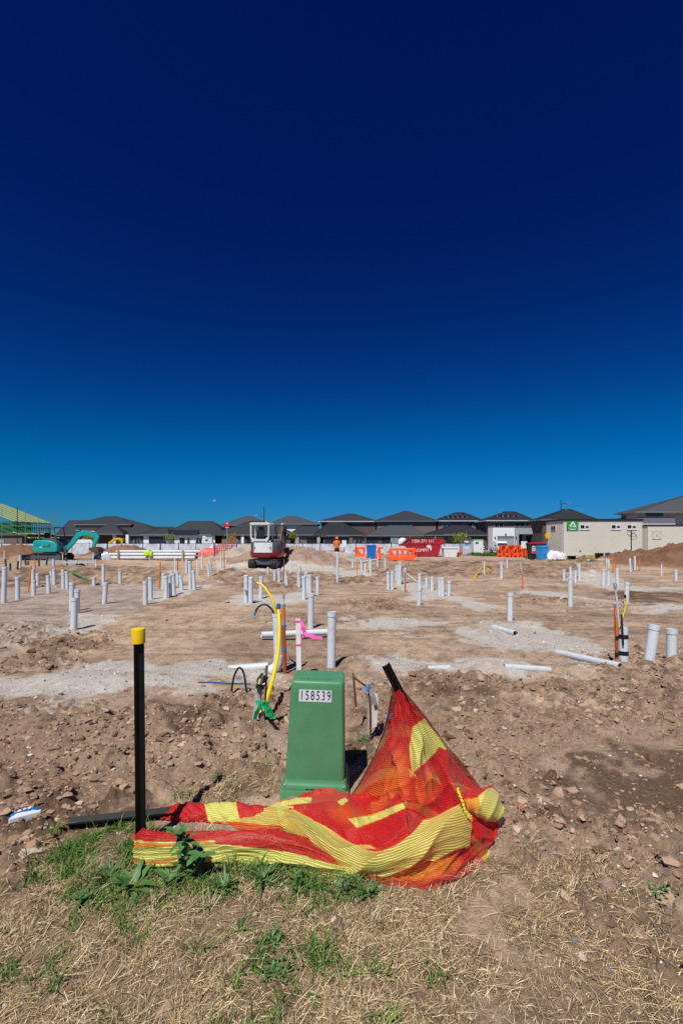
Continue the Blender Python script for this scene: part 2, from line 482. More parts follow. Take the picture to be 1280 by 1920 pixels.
PILE_COL = {0: 'd', 1: 'd', 2: 'd', 3: 'd', 4: 's', 5: 'g', 6: 's', 7: 'd', 8: 'd', 9: 'd'}

def height(x, y, fine=True, masks=None):
    x = np.asarray(x, float); y = np.asarray(y, float)
    near = 1 - ss(20, 46, y)
    h = (fbm(x, y, 2.4, 3, 3) - .5) * .10 * ss(2.2, 5, y) + (fbm(x, y, .7, 3, 8) - .5) * .05
    h += (fbm(x, y, 5, 3, 23) - .5) * .28 * ss(13, 20, y) * (1 - ss(46, 54, y))
    # bank of spoil along the far side of the pad on the left, ridge in front of the barriers on the right
    h += .30 * np.exp(-((y - 18.6 - .6 * np.sin(x * .5)) / 1.3) ** 2) * ss(-3.5, -6.5, x)
    h += .26 * np.exp(-((y - 29.0 - .8 * np.sin(x * .35)) / 1.8) ** 2) * ss(2, 5, x) * (1 - ss(16, 19, x))
    pile = np.zeros(x.shape)
    for (bx, by, bz, rx, ry, sh) in BUMPS:
        r = np.sqrt(((x - bx) / rx) ** 2 + ((y - by) / ry) ** 2)
        wob = 1 + .25 * (fbm(x, y, max(rx, .4) * .8, 3, 31) - .5) * 2
        g = np.clip(1 - (r * wob) ** sh * .62, 0, 1)
        g = np.where(r * wob < .25, g - .05 * (1 - r * wob / .25), g)
        pile = np.maximum(pile, bz * g * g * (3 - 2 * g) if bz < .3 else bz * g)
    h += pile
    h = h * (1 - ss(46, 53, y)) - .5 * ss(47, 54, y)
    if fine:
        cl = masks if masks is not None else mask(x, y, CLOD)
        sp = .0042 * (np.abs(y) + 1)
        lump = np.zeros(x.shape)
        for (s, amp, seed) in ((.34, .085, 101), (.17, .060, 131), (.085, .034, 151), (.045, .018, 171)):
            w, r = worley(x + .25 * s * (fbm(x, y, s * .7, 2, seed) - .5) * 4, y + .25 * s * (fbm(x, y, s * .7, 2, seed + 3) - .5) * 4, s, seed)
            vis = ss(1.6, 3.2, s / sp)
            base = .16 if s < .12 else .05
            amt = base + (1 - base) * cl
            lump = lump + vis * amp * np.clip(.62 - w, 0, 1) * (r > .36) * (.4 + r) * amt * (1 + .25 * cl)
        pm = np.clip(pile / .5, 0, 1) * (y > 20)
        w, r = worley(x, y, .45, 191)
        lump = lump + pm * .42 * np.clip(.6 - w, 0, 1) * r
        w, r = worley(x, y, .8, 195)
        lump = lump + ss(14, 20, y) * (1 - ss(44, 50, y)) * cl * .28 * np.clip(.6 - w, 0, 1) * r
        h += lump * (1 - ss(46, 54, y))
        h += (fbm(x, y, .09, 3, 61) - .5) * .012 * (1 - ss(6, 12, y))
    return h
def hz(x, y):
    return float(height(np.array([x]), np.array([y]))[0])

# rows and columns of the ground sheet get closer together towards the viewer
rows = []
yy = .35
while yy < 58: rows.append(yy); yy += .0042 * (yy + .6)
while yy < 2500: rows.append(yy); yy *= 1.09
rows = np.array(rows)
us = np.linspace(-1.0, 1.0, 470)
GX = us[None, :] * (rows[:, None] + 1.1)
GY = np.repeat(rows[:, None], len(us), 1)
gx, gyv = GX.ravel(), GY.ravel()
mk_clod = mask(gx, gyv, CLOD); mk_sand = mask(gx, gyv, SAND, .8); mk_pad = mask(gx, gyv, PAD, .7)
mk_dark = mask(gx, gyv, DARK, 1.4); mk_pale = mask(gx, gyv, PALE, 1.4); mk_straw = mask(gx, gyv, STRAW, 1.2); mk_green = mask(gx, gyv, GREEN, 1.2)
gh = height(gx, gyv, True, mk_clod)

def lerp(a, b, t):
    return a + (np.asarray(b)[None, :] - a) * t[:, None]
base = np.tile(np.array(s2l(174, 150, 127)), (len(gx), 1))
n_a, n_b, n_c = fbm(gx, gyv, 1.1, 5, 211), fbm(gx, gyv, .3, 4, 223), fbm(gx * .35, gyv * 1.6, .9, 4, 229)
base = lerp(base, s2l(156, 131, 110), ss(.42, .68, n_a))
base = lerp(base, s2l(190, 166, 142), ss(.55, .72, n_c) * .7)
base = lerp(base, s2l(124, 99, 82), mk_clod * .45)
base = lerp(base, s2l(194, 168, 142), mk_pale * .6)
base = lerp(base, s2l(170, 153, 141), mk_pad * .85)
base = lerp(base, s2l(190, 182, 172), np.clip(mk_sand * 1.0 - .35 * ss(.5, .7, n_b), 0, 1))
base = lerp(base, s2l(92, 70, 55), mk_dark * .80 * ss(.3, .5, n_b + .12))
base = lerp(base, s2l(142, 118, 94), mk_straw * .7)
base *= (1 - .35 * mk_straw * ss(.5, .68, fbm(gx, gyv, .11, 4, 661, .7)))[:, None]
base = lerp(base, s2l(190, 164, 138), mk_pale * mk_straw * .85)
base = lerp(base, s2l(110, 98, 66), mk_green * .6)
# loose pale gravel speckle where sand meets soil
edge = np.clip(mask(gx, gyv, SAND, 2.2) - .0, 0, 1) * (1 - mk_sand)
base = lerp(base, s2l(190, 180, 168), edge * ss(.52, .60, fbm(gx, gyv, .05, 2, 241)) * .8)
for i, (bx, by, bz, rx, ry, sh) in enumerate(BUMPS):
    if i in PILE_COL:
        r = np.sqrt(((gx - bx) / rx) ** 2 + ((gyv - by) / ry) ** 2)
        c = {'d': s2l(124, 92, 72), 's': s2l(178, 166, 150), 'g': s2l(158, 134, 118)}[PILE_COL[i]]
        base = lerp(base, c, ss(1.45, 1.15, r) * .85)
# grass verge beyond the site on the right, bitumen road and lawns further off
gr = ((gyv > 43.5) & (gyv < 60) & (gx > 11.5) & (gx < 17)) | ((gyv > 27.5) & (gyv < 31.5) & (gx > 12.6) & (gx < 15.2) & (n_a > .45)) | (gyv > 84)
base = lerp(base, s2l(70, 92, 44), gr * .8)
base = lerp(base, s2l(96, 96, 98), ((gyv > 66) & (gyv < 76)) * .9)
base *= (.86 + .28 * fbm(gx, gyv, .06, 3, 251))[:, None]
# speckle paints shadows of rubble into the soil colour, coarser further off; ruts run across the picture
for (s_, y0_, y1_, sd) in ((.10, 3.5, 11, 601), (.22, 7, 22, 607), (.5, 13, 48, 613)):
    vis = ss(y0_, y0_ * 1.4, gyv) * (1 - ss(y1_ * .8, y1_, gyv)) * (.55 + .45 * mk_clod) * (1 - .75 * mk_sand)
    nn_ = fbm(gx, gyv * .8, s_, 4, sd, .75)
    base *= (1 - vis * .50 * ss(.52, .68, nn_) + vis * .22 * ss(.50, .34, nn_))[:, None]
rut = fbm(gx * .12, gyv * 1.1, .22, 4, 631, .6)
base *= (1 - .22 * ss(.54, .66, rut) * ss(4.5, 6, gyv) * (1 - ss(13, 17, gyv)) * (1 - mk_sand) * (1 - mk_clod))[:, None]
base *= (.90 + .20 * (_hash(np.floor(gx * 90), np.floor(gyv * 90), 5)))[:, None]

def ground_material():
    m, n, l, b = new_mat('bare_earth')
    at = n.new('ShaderNodeAttribute'); at.attribute_name = 'soil'
    tc = n.new('ShaderNodeTexCoord')
    def noise(sc_, det, ro=.6):
        t = n.new('ShaderNodeTexNoise'); t.inputs['Scale'].default_value = sc_; t.inputs['Detail'].default_value = det; t.inputs['Roughness'].default_value = ro
        l.new(tc.outputs['Object'], t.inputs['Vector']); return t
    a, c = noise(38, 6, .7), noise(160, 4, .7)
    mr = n.new('ShaderNodeMapRange'); mr.inputs[1].default_value = .3; mr.inputs[2].default_value = .7; mr.inputs[3].default_value = .70; mr.inputs[4].default_value = 1.22
    l.new(a.outputs[0], mr.inputs[0])
    m2 = n.new('ShaderNodeMapRange'); m2.inputs[1].default_value = .3; m2.inputs[2].default_value = .7; m2.inputs[3].default_value = .78; m2.inputs[4].default_value = 1.2
    l.new(c.outputs[0], m2.inputs[0])
    mm = n.new('ShaderNodeMath'); mm.operation = 'MULTIPLY'; l.new(mr.outputs[0], mm.inputs[0]); l.new(m2.outputs[0], mm.inputs[1])
    vm = n.new('ShaderNodeVectorMath'); vm.operation = 'SCALE'
    l.new(at.outputs['Color'], vm.inputs[0]); l.new(mm.outputs[0], vm.inputs[3]); l.new(vm.outputs[0], b.inputs['Base Color'])
    b.inputs['Roughness'].default_value = .95; b.inputs['Specular IOR Level'].default_value = .1
    ad = n.new('ShaderNodeMath'); ad.operation = 'MULTIPLY_ADD'; ad.inputs[1].default_value = .35
    l.new(c.outputs[0], ad.inputs[0]); l.new(a.outputs[0], ad.inputs[2])
    bp = n.new('ShaderNodeBump'); bp.inputs['Strength'].default_value = .9; bp.inputs['Distance'].default_value = .022
    l.new(ad.outputs[0], bp.inputs['Height']); l.new(bp.outputs[0], b.inputs['Normal'])
    return m
M['ground'] = ground_material()

def grid_mesh(name, co, nr, nc, m, smooth=True, col=None, attr='soil'):
    me = bpy.data.meshes.new(name)
    i = np.arange(nr * nc).reshape(nr, nc)
    q = np.stack([i[:-1, :-1], i[:-1, 1:], i[1:, 1:], i[1:, :-1]], -1).reshape(-1, 4)
    me.vertices.add(nr * nc); me.vertices.foreach_set('co', co.astype(np.float32).ravel())
    me.loops.add(q.size); me.loops.foreach_set('vertex_index', q.astype(np.int32).ravel())
    me.polygons.add(len(q)); me.polygons.foreach_set('loop_start', np.arange(0, q.size, 4, dtype=np.int32))
    me.polygons.foreach_set('use_smooth', np.full(len(q), smooth))
    me.update(calc_edges=True)
    if col is not None:
        ca = me.color_attributes.new(attr, 'FLOAT_COLOR', 'POINT')
        ca.data.foreach_set('color', np.concatenate([col, np.ones((len(col), 1))], 1).astype(np.float32).ravel())
    me.materials.append(m)
    o = bpy.data.objects.new(name, me); COL.objects.link(o)
    return o
ground = structure(grid_mesh('ground', np.stack([gx, gyv, gh], 1), len(rows), len(us), M['ground'], True, base))
# the land goes on behind and beside the site
o = MB().add([(-3000, -400, -1.2), (3000, -400, -1.2), (3000, 3000, -1.2), (-3000, 3000, -1.2)], [(0, 1, 2, 3)]).build('terrain', mat('distant_land', (.16, .13, .09), .95))
structure(o)

# ground lookup for placing things
def ground_soil(x, y):
    x = np.asarray(x, float); y = np.asarray(y, float)
    return x, y

def mesh_from(name, V, F, m, smooth=False, col=None, attr='tint'):
    me = bpy.data.meshes.new(name)
    k = F.shape[1]
    me.vertices.add(len(V)); me.vertices.foreach_set('co', V.astype(np.float32).ravel())
    me.loops.add(F.size); me.loops.foreach_set('vertex_index', F.astype(np.int32).ravel())
    me.polygons.add(len(F)); me.polygons.foreach_set('loop_start', np.arange(0, F.size, k, dtype=np.int32))
    me.polygons.foreach_set('use_smooth', np.full(len(F), smooth))
    me.update(calc_edges=True)
    if col is not None:
        ca = me.color_attributes.new(attr, 'FLOAT_COLOR', 'POINT')
        ca.data.foreach_set('color', np.concatenate([col, np.ones((len(col), 1))], 1).astype(np.float32).ravel())
    me.materials.append(m)
    o = bpy.data.objects.new(name, me); COL.objects.link(o)
    return o

# ------------------------------------------------------------------ loose soil, gravel, straw and grass on the ground
def tint_mat(name, rough=.95, attr='tint', bump=0, trans=0):
    m, n, l, b = new_mat(name)
    at = n.new('ShaderNodeAttribute'); at.attribute_name = attr
    l.new(at.outputs['Color'], b.inputs['Base Color'])
    b.inputs['Roughness'].default_value = rough; b.inputs['Specular IOR Level'].default_value = .15
    if bump:
        tc = n.new('ShaderNodeTexCoord'); t = n.new('ShaderNodeTexNoise'); t.inputs['Scale'].default_value = 90; t.inputs['Detail'].default_value = 5
        l.new(tc.outputs['Object'], t.inputs['Vector'])
        bp = n.new('ShaderNodeBump'); bp.inputs['Strength'].default_value = bump; bp.inputs['Distance'].default_value = .01
        l.new(t.outputs[0], bp.inputs['Height']); l.new(bp.outputs[0], b.inputs['Normal'])
    if trans:
        tr = n.new('ShaderNodeBsdfTranslucent'); mx = n.new('ShaderNodeMixShader'); mx.inputs[0].default_value = trans
        l.new(at.outputs['Color'], tr.inputs[0]); l.new(b.outputs[0], mx.inputs[1]); l.new(tr.outputs[0], mx.inputs[2])
        l.new(mx.outputs[0], n['Material Output'].inputs[0])
    return m
M['clod'] = tint_mat('crumbled_soil', .95, bump=.6)
M['straw'] = tint_mat('dry_straw', .7)
M['grass'] = tint_mat('green_grass', .55, trans=.25)

PHI = (1 + 5 ** .5) / 2
ICO = np.array([(-1, PHI, 0), (1, PHI, 0), (-1, -PHI, 0), (1, -PHI, 0), (0, -1, PHI), (0, 1, PHI), (0, -1, -PHI), (0, 1, -PHI), (PHI, 0, -1), (PHI, 0, 1), (-PHI, 0, -1), (-PHI, 0, 1)]) / 1.902
ICOF = np.array([(0, 11, 5), (0, 5, 1), (0, 1, 7), (0, 7, 10), (0, 10, 11), (1, 5, 9), (5, 11, 4), (11, 10, 2), (10, 7, 6), (7, 1, 8), (3, 9, 4), (3, 4, 2), (3, 2, 6), (3, 6, 8), (3, 8, 9), (4, 9, 5), (2, 4, 11), (6, 2, 10), (8, 6, 7), (9, 8, 1)])
def rocks(name, x, y, size, cols, sink=.25, flat=.7):
    n = len(x)
    V = ICO[None] * (1 + RNG.uniform(-.5, .38, (n, 12, 1))) + RNG.normal(0, .10, (n, 12, 3))
    V = V * RNG.uniform(.6, 1.25, (n, 1, 3)) * np.array([1, 1, flat])
    a = RNG.uniform(0, 2 * PI, n); ca, sa = np.cos(a), np.sin(a)
    X = V[:, :, 0] * ca[:, None] - V[:, :, 1] * sa[:, None]; Y = V[:, :, 0] * sa[:, None] + V[:, :, 1] * ca[:, None]
    V = np.stack([X, Y, V[:, :, 2]], -1) * size[:, None, None]
    z = height(x, y) + size * flat * (1 - 2 * sink) * .6
    V += np.stack([x, y, z], 1)[:, None, :]
    F = (ICOF[None] + 12 * np.arange(n)[:, None, None]).reshape(-1, 3)
    return mesh_from(name, V.reshape(-1, 3), F, M['clod'], False, np.repeat(cols, 12, 0))
def pick(n, y0, y1, umax=.86):
    y = np.exp(RNG.uniform(np.log(y0), np.log(y1), n)); x = RNG.uniform(-umax, umax, n) * (y + .5)
    return x, y
def clear_of(x, y, r=.02):                        # keep the pillar's footprint free
    return ~((np.abs(x + .17) < .25) & (y > 2.85) & (y < 3.35))

SOILC = np.array([s2l(164, 137, 114), s2l(146, 120, 99), s2l(176, 150, 127), s2l(118, 92, 74), s2l(164, 138, 118), s2l(184, 166, 148), s2l(158, 116, 90)])
def soil_cols(n, p=None):
    i = RNG.choice(len(SOILC), n, p=p)
    return SOILC[i] * RNG.uniform(.8, 1.15, (n, 1))
x, y = pick(105000, 1.35, 13)
mc = mask(x, y, CLOD, 1.3); msd = mask(x, y, SAND); mdk = mask(x, y, DARK); mpl = mask(x, y, PALE); mpd = mask(x, y, PAD)
pr = (.04 + .60 * mc - .35 * msd) * (1 - .75 * mask(x, y, STRAW)) + .03 * mdk - .04 * mpl - .1 * mpd
k = (RNG.random(len(x)) < np.clip(pr, .008, 1) * ss(.25, .55, fbm(x, y, .35, 3, 301) + .12)) & clear_of(x, y)
x, y = x[k], y[k]
sz = np.clip(np.exp(RNG.normal(-5.05, .62, len(x))), .0025, .036) * (1 + .11 * y)
stuff(rocks('soil_clods', x, y, sz, soil_cols(len(x), [.28, .34, .12, .20, .04, .01, .01]), .42, .62), 'brown clods of broken soil strewn over the bare earth', 'soil')
# pale road-base gravel
x, y = pick(42000, 1.4, 12)
e1 = mask(x, y, SAND, 2.4); e2 = mask(x, y, CLOD)
pr = .05 + .55 * e1 * ss(.4, .6, fbm(x, y, .4, 3, 311)) + .08 * e2
k = (RNG.random(len(x)) < pr) & clear_of(x, y)
x, y = x[k], y[k]
sz = np.clip(np.exp(RNG.normal(-5.5, .4, len(x))), .002, .012) * (1 + .13 * y)
gc = np.array([s2l(196, 184, 170), s2l(168, 156, 146), s2l(140, 128, 120), s2l(214, 206, 196), s2l(120, 122, 128)])[RNG.choice(5, len(x))] * RNG.uniform(.85, 1.1, (len(x), 1))
stuff(rocks('loose_gravel', x, y, sz, gc, .15, .75), 'pale grey gravel chips scattered around the sand', 'gravel')

def blades(name, x, y, length, width, lift, curl, cols, m, segs=3, spread=None, heading=None):
    """ribbon leaves: each rises from (x, y), heads off and curls"""
    n = len(x)
    a = RNG.uniform(0, 2 * PI, n) if heading is None else heading
    dx, dy = np.cos(a), np.sin(a)
    z0 = height(x, y)
    V = np.zeros((n, 2 * (segs + 1), 3))
    el = lift.copy(); X, Y, Z = x.copy(), y.copy(), z0 + .002
    bend = RNG.normal(0, .25, n)
    for k in range(segs + 1):
        t = k / segs
        w = width * (1 - .85 * t ** 1.6) * .5
        ax = a + bend * t + PI / 2
        V[:, 2 * k] = np.stack([X - np.cos(ax) * w, Y - np.sin(ax) * w, Z], 1)
        V[:, 2 * k + 1] = np.stack([X + np.cos(ax) * w, Y + np.sin(ax) * w, Z + w * .7], 1)
        st = length / segs
        X = X + np.cos(a + bend * t) * np.cos(el) * st; Y = Y + np.sin(a + bend * t) * np.cos(el) * st; Z = Z + np.sin(el) * st
        Z = np.maximum(Z, z0 + .001)
        el = el - curl / segs
    q = []
    for k in range(segs):
        q.append((2 * k, 2 * k + 1, 2 * k + 3, 2 * k + 2))
    F = (np.array(q)[None] + 2 * (segs + 1) * np.arange(n)[:, None, None]).reshape(-1, 4)
    return mesh_from(name, V.reshape(-1, 3), F, m, True, np.repeat(cols, 2 * (segs + 1), 0))

STRAWC = np.array([s2l(190, 166, 124), s2l(206, 184, 146), s2l(164, 140, 104), s2l(134, 112, 84), s2l(220, 203, 170), s2l(108, 90, 68)])
x, y = pick(300000, 1.25, 4.2)
ms = mask(x, y, STRAW, 1.2); mb = mask(x, y, PALE, 1.2)
patch = fbm(x, y, .28, 3, 331)
pr = ms * (.24 + .76 * ss(.38, .58, patch)) * (1 - .9 * mb) * (1 - .62 * ss(.25, 1.1, x) * ss(.62, .45, fbm(x, y, .5, 3, 337))) + .012
k = (RNG.random(len(x)) < pr * .85) & clear_of(x, y)
x, y = x[k], y[k]; n = len(x)
stuff(blades('dry_straw', x, y, RNG.gamma(2.2, .013, n) + .010, RNG.uniform(.0012, .0030, n), RNG.uniform(0, .6, n), RNG.uniform(.1, .9, n),
             STRAWC[RNG.choice(6, n, p=[.25, .20, .22, .16, .06, .11])] * RNG.uniform(.85, 1.25, (n, 1)), M['straw'], 3), 'dry straw and dead grass matted over the soil', 'straw')
# straw stands in tussocks too
cx, cy = pick(420, 1.4, 2.9)
k = (mask(cx, cy, STRAW, 1.0) > .5) & (fbm(cx, cy, .28, 3, 331) > .45) & (mask(cx, cy, PALE, 1.2) < .4); cx, cy = cx[k], cy[k]
x = np.repeat(cx, 34) + RNG.normal(0, .018, len(cx) * 34); y = np.repeat(cy, 34) + RNG.normal(0, .018, len(cx) * 34); n = len(x)
head = np.repeat(RNG.uniform(0, 2 * PI, len(cx)), 34) + RNG.normal(0, 1.0, n)
stuff(blades('dry_tussocks', x, y, RNG.uniform(.03, .10, n), RNG.uniform(.0016, .003, n), RNG.uniform(.1, 1.1, n), RNG.uniform(.3, 1.3, n),
             STRAWC[RNG.choice(6, n)] * RNG.uniform(.7, 1.1, (n, 1)), M['straw'], 3, heading=head), 'bleached dead grass tussocks in the foreground', 'dry grass')
# green grass
GRC = np.array([s2l(108, 148, 62), s2l(84, 126, 52), s2l(134, 166, 80), s2l(68, 106, 48), s2l(142, 152, 92)])
cx, cy = pick(7500, 1.35, 3.3)
k = RNG.random(len(cx)) < np.clip(mask(cx, cy, GREEN, 1.6) * (.25 + ss(.35, .6, fbm(cx, cy, .2, 3, 351))) + .035 * (mask(cx, cy, STRAW) > .5) * (cx < .35) * (fbm(cx, cy, .3, 2, 371) > .5), 0, 1)
k &= clear_of(cx, cy); cx, cy = cx[k], cy[k]
rep = 20
x = np.repeat(cx, rep) + RNG.normal(0, .02, len(cx) * rep); y = np.repeat(cy, rep) + RNG.normal(0, .02, len(cx) * rep); n = len(x)
kk = clear_of(x, y); x, y = x[kk], y[kk]; n = len(x)
stuff(blades('green_grass', x, y, RNG.uniform(.03, .105, n), RNG.uniform(.0025, .0055, n), RNG.uniform(.2, 1.35, n), RNG.uniform(.3, 1.7, n),
             GRC[RNG.choice(5, n, p=[.3, .28, .16, .16, .10])] * RNG.uniform(.6, 1.05, (n, 1)), M['grass'], 4), 'green grass growing in front of the barrier mesh', 'grass')
# grass beyond the skip and by the cabin
x = np.concatenate([RNG.uniform(12.2, 16.6, 2600), RNG.uniform(12.8, 15.2, 700)]); y = np.concatenate([RNG.uniform(44, 46.6, 2600), RNG.uniform(28, 31, 700)]); n = len(x)
stuff(blades('verge_grass', x, y, RNG.uniform(.15, .40, n) * np.where(y > 40, 1, .25), RNG.uniform(.03, .06, n) * np.where(y > 40, 1, .5), RNG.uniform(.5, 1.4, n), RNG.uniform(.2, 1.2, n),
             GRC[RNG.choice(4, n)] * RNG.uniform(.5, .9, (n, 1)), M['grass'], 3), 'green verge grass beside the white cabinet', 'grass')

# single stones and clods that lie apart
STONES = [(420, 1448, .034, 1), (560, 1640, .014, 5), (975, 1528, .030, 6), (1012, 1505, .026, 5), (1070, 1490, .032, 4), (1035, 1528, .042, 0), (1048, 1562, .034, 4), (1168, 1582, .022, 6), (1226, 1607, .024, 3),
          (945, 1382, .03, 5), (905, 1432, .028, 0), (925, 1400, .024, 1), (165, 1333, .035, 4), (345, 1408, .030, 2), (318, 1455, .032, 0), (370, 1462, .028, 2), (300, 1452, .022, 4), (388, 1322, .032, 3), (200, 1380, .024, 3),
          (445, 1352, .055, 1), (500, 1352, .032, 6), (60, 1612, .04, 5), (45, 1522, .03, 4), (230, 1395, .022, 2), (20, 1505, .04, 3), (745, 1262, .022, 4), (1090, 1802, .022, 5), (1140, 1692, .045, 4), (1058, 1690, .03, 2), (860, 1708, .018, 5),
          (950, 1330, .035, 6), (1012, 1296, .03, 6), (1026, 1306, .025, 6), (290, 1425, .03, 0), (1250, 1695, .05, 0), (270, 1310, .02, 5)]
for i, (px, py, s, ci) in enumerate(STONES):
    X, Y = gp(px, py)
    o = rocks('stone', np.array([X]), np.array([Y]), np.array([s]), SOILC[ci][None] * 1.05, .2, .75)
    o.data.transform(Matrix.Translation((-X, -Y, -hz(X, Y)))); o.location = (X, Y, hz(X, Y))
    nm = ['tan', 'brown', 'light tan', 'dark brown', 'pinkish grey', 'pale grey', 'reddish'][ci]
    bg_ = 'large' if s > .033 else 'small'
    where = ('on the dark damp soil by the red mesh' if px > 960 and 1400 < py < 1640 else 'in the dry straw' if py > 1620 else
             'in the broken soil behind the green pillar' if px > 650 else 'in the broken soil beside the black post')
    tag(o, f'{bg_} {nm} stone lying {where}', 'stone', f'{nm} stones {where}')

# ------------------------------------------------------------------ foreground: posts, pillar, services
def star_picket(name, label, p0, p1, face=0.0, holes=(), cap=False, width=.028):
    """Y-section steel picket from p0 (in the ground) to p1"""
    p0, p1 = Vector(p0), Vector(p1)
    L = (p1 - p0).length
    r = root(name, label, 'fence post', p0)
    q = (p1 - p0).to_track_quat('Z', 'Y')
    r.rotation_mode = 'QUATERNION'; r.rotation_quaternion = q
    b = MB()
    th = .004
    for k, a in enumerate((face + PI * .5, face + PI * .5 + 2.15, face + PI * .5 - 2.15)):
        mt = Matrix.Rotation(a, 4, 'Z')
        if k == 1 and holes:                      # this flange carries the wire holes
            zs = [0] + sum([[h - .0055, h + .0055] for h in holes], []) + [L]
            for i in range(0, len(zs), 2):
                b.box((.001, -th / 2, zs[i]), (width, th / 2, zs[i + 1]), mt)
            for h in holes:
                b.box((.001, -th / 2, h - .0055), (width * .34, th / 2, h + .0055), mt)
                b.box((width * .78, -th / 2, h - .0055), (width, th / 2, h + .0055), mt)
        else:
            b.box((0, -th / 2 - .0003 * k, 0), (width, th / 2 + .0003 * k, L), mt)
    b.build('shaft', 'picket', r)
    if cap:
        c = MB().lathe([(.031, L - .066), (.0335, L - .064), (.0345, L + .004), (.033, L + .009), (.028, L + .0115), (.0, L + .012)], 32)
        c.build('safety_cap', 'cap', r, True)
    return r
X, Y = gp(264, 1594)
star_picket('star_picket', 'upright black steel post with a bright yellow safety cap', (X, Y, hz(X, Y) - .1), (X - .012, Y, CAMH - (1182 - HOR) / FPX * Y),
            face=.1, holes=[.1 + .055 + .085 * i + (.02 if i % 3 == 1 else 0) for i in range(12)], cap=True)
pk_top = P(724, 1247, 2.73)
star_picket('star_picket', 'black steel post leaning out of the top of the mesh heap', P(866, 1527, 2.86), pk_top, face=.5)
a = P(128, 1558, gy(1558)); a.z = hz(a.x, a.y) + .012
b_ = P(330, 1526, gy(1534)); b_.z = hz(b_.x, b_.y) + .03
star_picket('steel_rail', 'black steel post lying flat on the soil beside the capped post', a, b_, face=1.2, width=.034)

# power pillar
X, Y = gp(588, 1500)
pil = root('service_pillar', 'green fibreglass electricity pillar with a six digit number plate', 'utility pillar', (X, Y, hz(X, Y + .12) - .01), 0)
pil.rotation_euler = (0, math.radians(1.6), math.radians(-1.5))
def rrect(hx, y0, y1, r, n=5):
    pts = []
    for (cx, cy, a0) in ((hx - r, y0 + r, -PI / 2), (hx - r, y1 - r, 0), (-hx + r, y1 - r, PI / 2), (-hx + r, y0 + r, PI)):
        for k in range(n + 1):
            a = a0 + PI / 2 * k / n
            pts.append((cx + r * math.cos(a), cy + r * math.sin(a)))
    return pts
def loft(secs):
    b = MB(); n = len(secs[0][0]); vs = []
    for (pts, z) in secs: vs += [(p[0], p[1], z) for p in pts]
    fs = [(i * n + k, i * n + (k + 1) % n, (i + 1) * n + (k + 1) % n, (i + 1) * n + k) for i in range(len(secs) - 1) for k in range(n)]
    fs += [tuple(range(n))[::-1], tuple((len(secs) - 1) * n + k for k in range(n))]
    return b.add(vs, fs)
TOPZ = .735
def bodysec(z, inset=0.0):
    t = (z - .13) / (TOPZ - .13)
    return (rrect(.184 - .020 * t - inset, .026 + .008 * t + inset, .316 - .020 * t - inset, max(.024 - inset * .5, .006)), z)
loft([bodysec(.10), bodysec(.13), bodysec(.3), bodysec(.5), bodysec(.66), bodysec(TOPZ - .018), bodysec(TOPZ - .007, .003), bodysec(TOPZ - .001, .009), bodysec(TOPZ, .018)]).build('cover', 'green_box', pil, True)
loft([(rrect(.212, 0, .345, .018), -.06), (rrect(.212, 0, .345, .018), .064), (rrect(.208, .003, .342, .018), .070)]).build('plinth', 'green_box', pil, True)
loft([(rrect(.201, .006, .337, .018), .0705), (rrect(.201, .006, .337, .018), .094), (rrect(.198, .012, .334, .018), .104), (rrect(.193, .020, .322, .02), .116), (rrect(.1925, .022, .320, .02), .128)]).build('skirt', 'green_box', pil, True)
for sx in (-1, 1):
    MB().lathe([(.009, 0), (.009, .004), (.005, .007)], 10, Matrix.Translation((sx * .181, .0105, .098)) @ Matrix.Rotation(PI / 2, 4, 'X')).build('screw', 'steel', pil, True)
for k in range(4):
    MB().box((-.052 + .027 * k, .0035, .0800), (-.032 + .027 * k, .0065, .0845)).build('vent_slot', 'void', pil)
def facey(z):                                     # front face of the cover at this height
    return .026 + .008 * (z - .13) / (TOPZ - .13)
pl = MB(); z0, z1 = TOPZ - .125, TOPZ - .052
pl.add([(-.112, facey(z0) - .0016, z0), (.090, facey(z0) - .0016, z0 + .001), (.090, facey(z1) - .0016, z1), (-.112, facey(z1) - .0016, z1 + .001),
        (-.112, facey(z0) + .004, z0), (.090, facey(z0) + .004, z0 + .001), (.090, facey(z1) + .004, z1), (-.112, facey(z1) + .004, z1 + .001)],
       [(0, 1, 2, 3), (7, 6, 5, 4), (0, 4, 5, 1), (1, 5, 6, 2), (2, 6, 7, 3), (3, 7, 4, 0)])
plate = pl.build('number_plate', 'white_label', pil)
for k, ch in enumerate('158539'):
    text_mesh(ch, .083, 'numeral', 'ink', plate, Matrix.Translation((-.0945 + .0335 * k, facey(z0) - .0018, (z0 + z1) / 2)) @ FRONT, .0006, .62)
tx = Matrix.Translation((-.005, .085, TOPZ + .0004))
text_mesh('ELECTRICITY', .034, 'raised_lettering', 'green_box', pil, tx, .0016, 1.05)

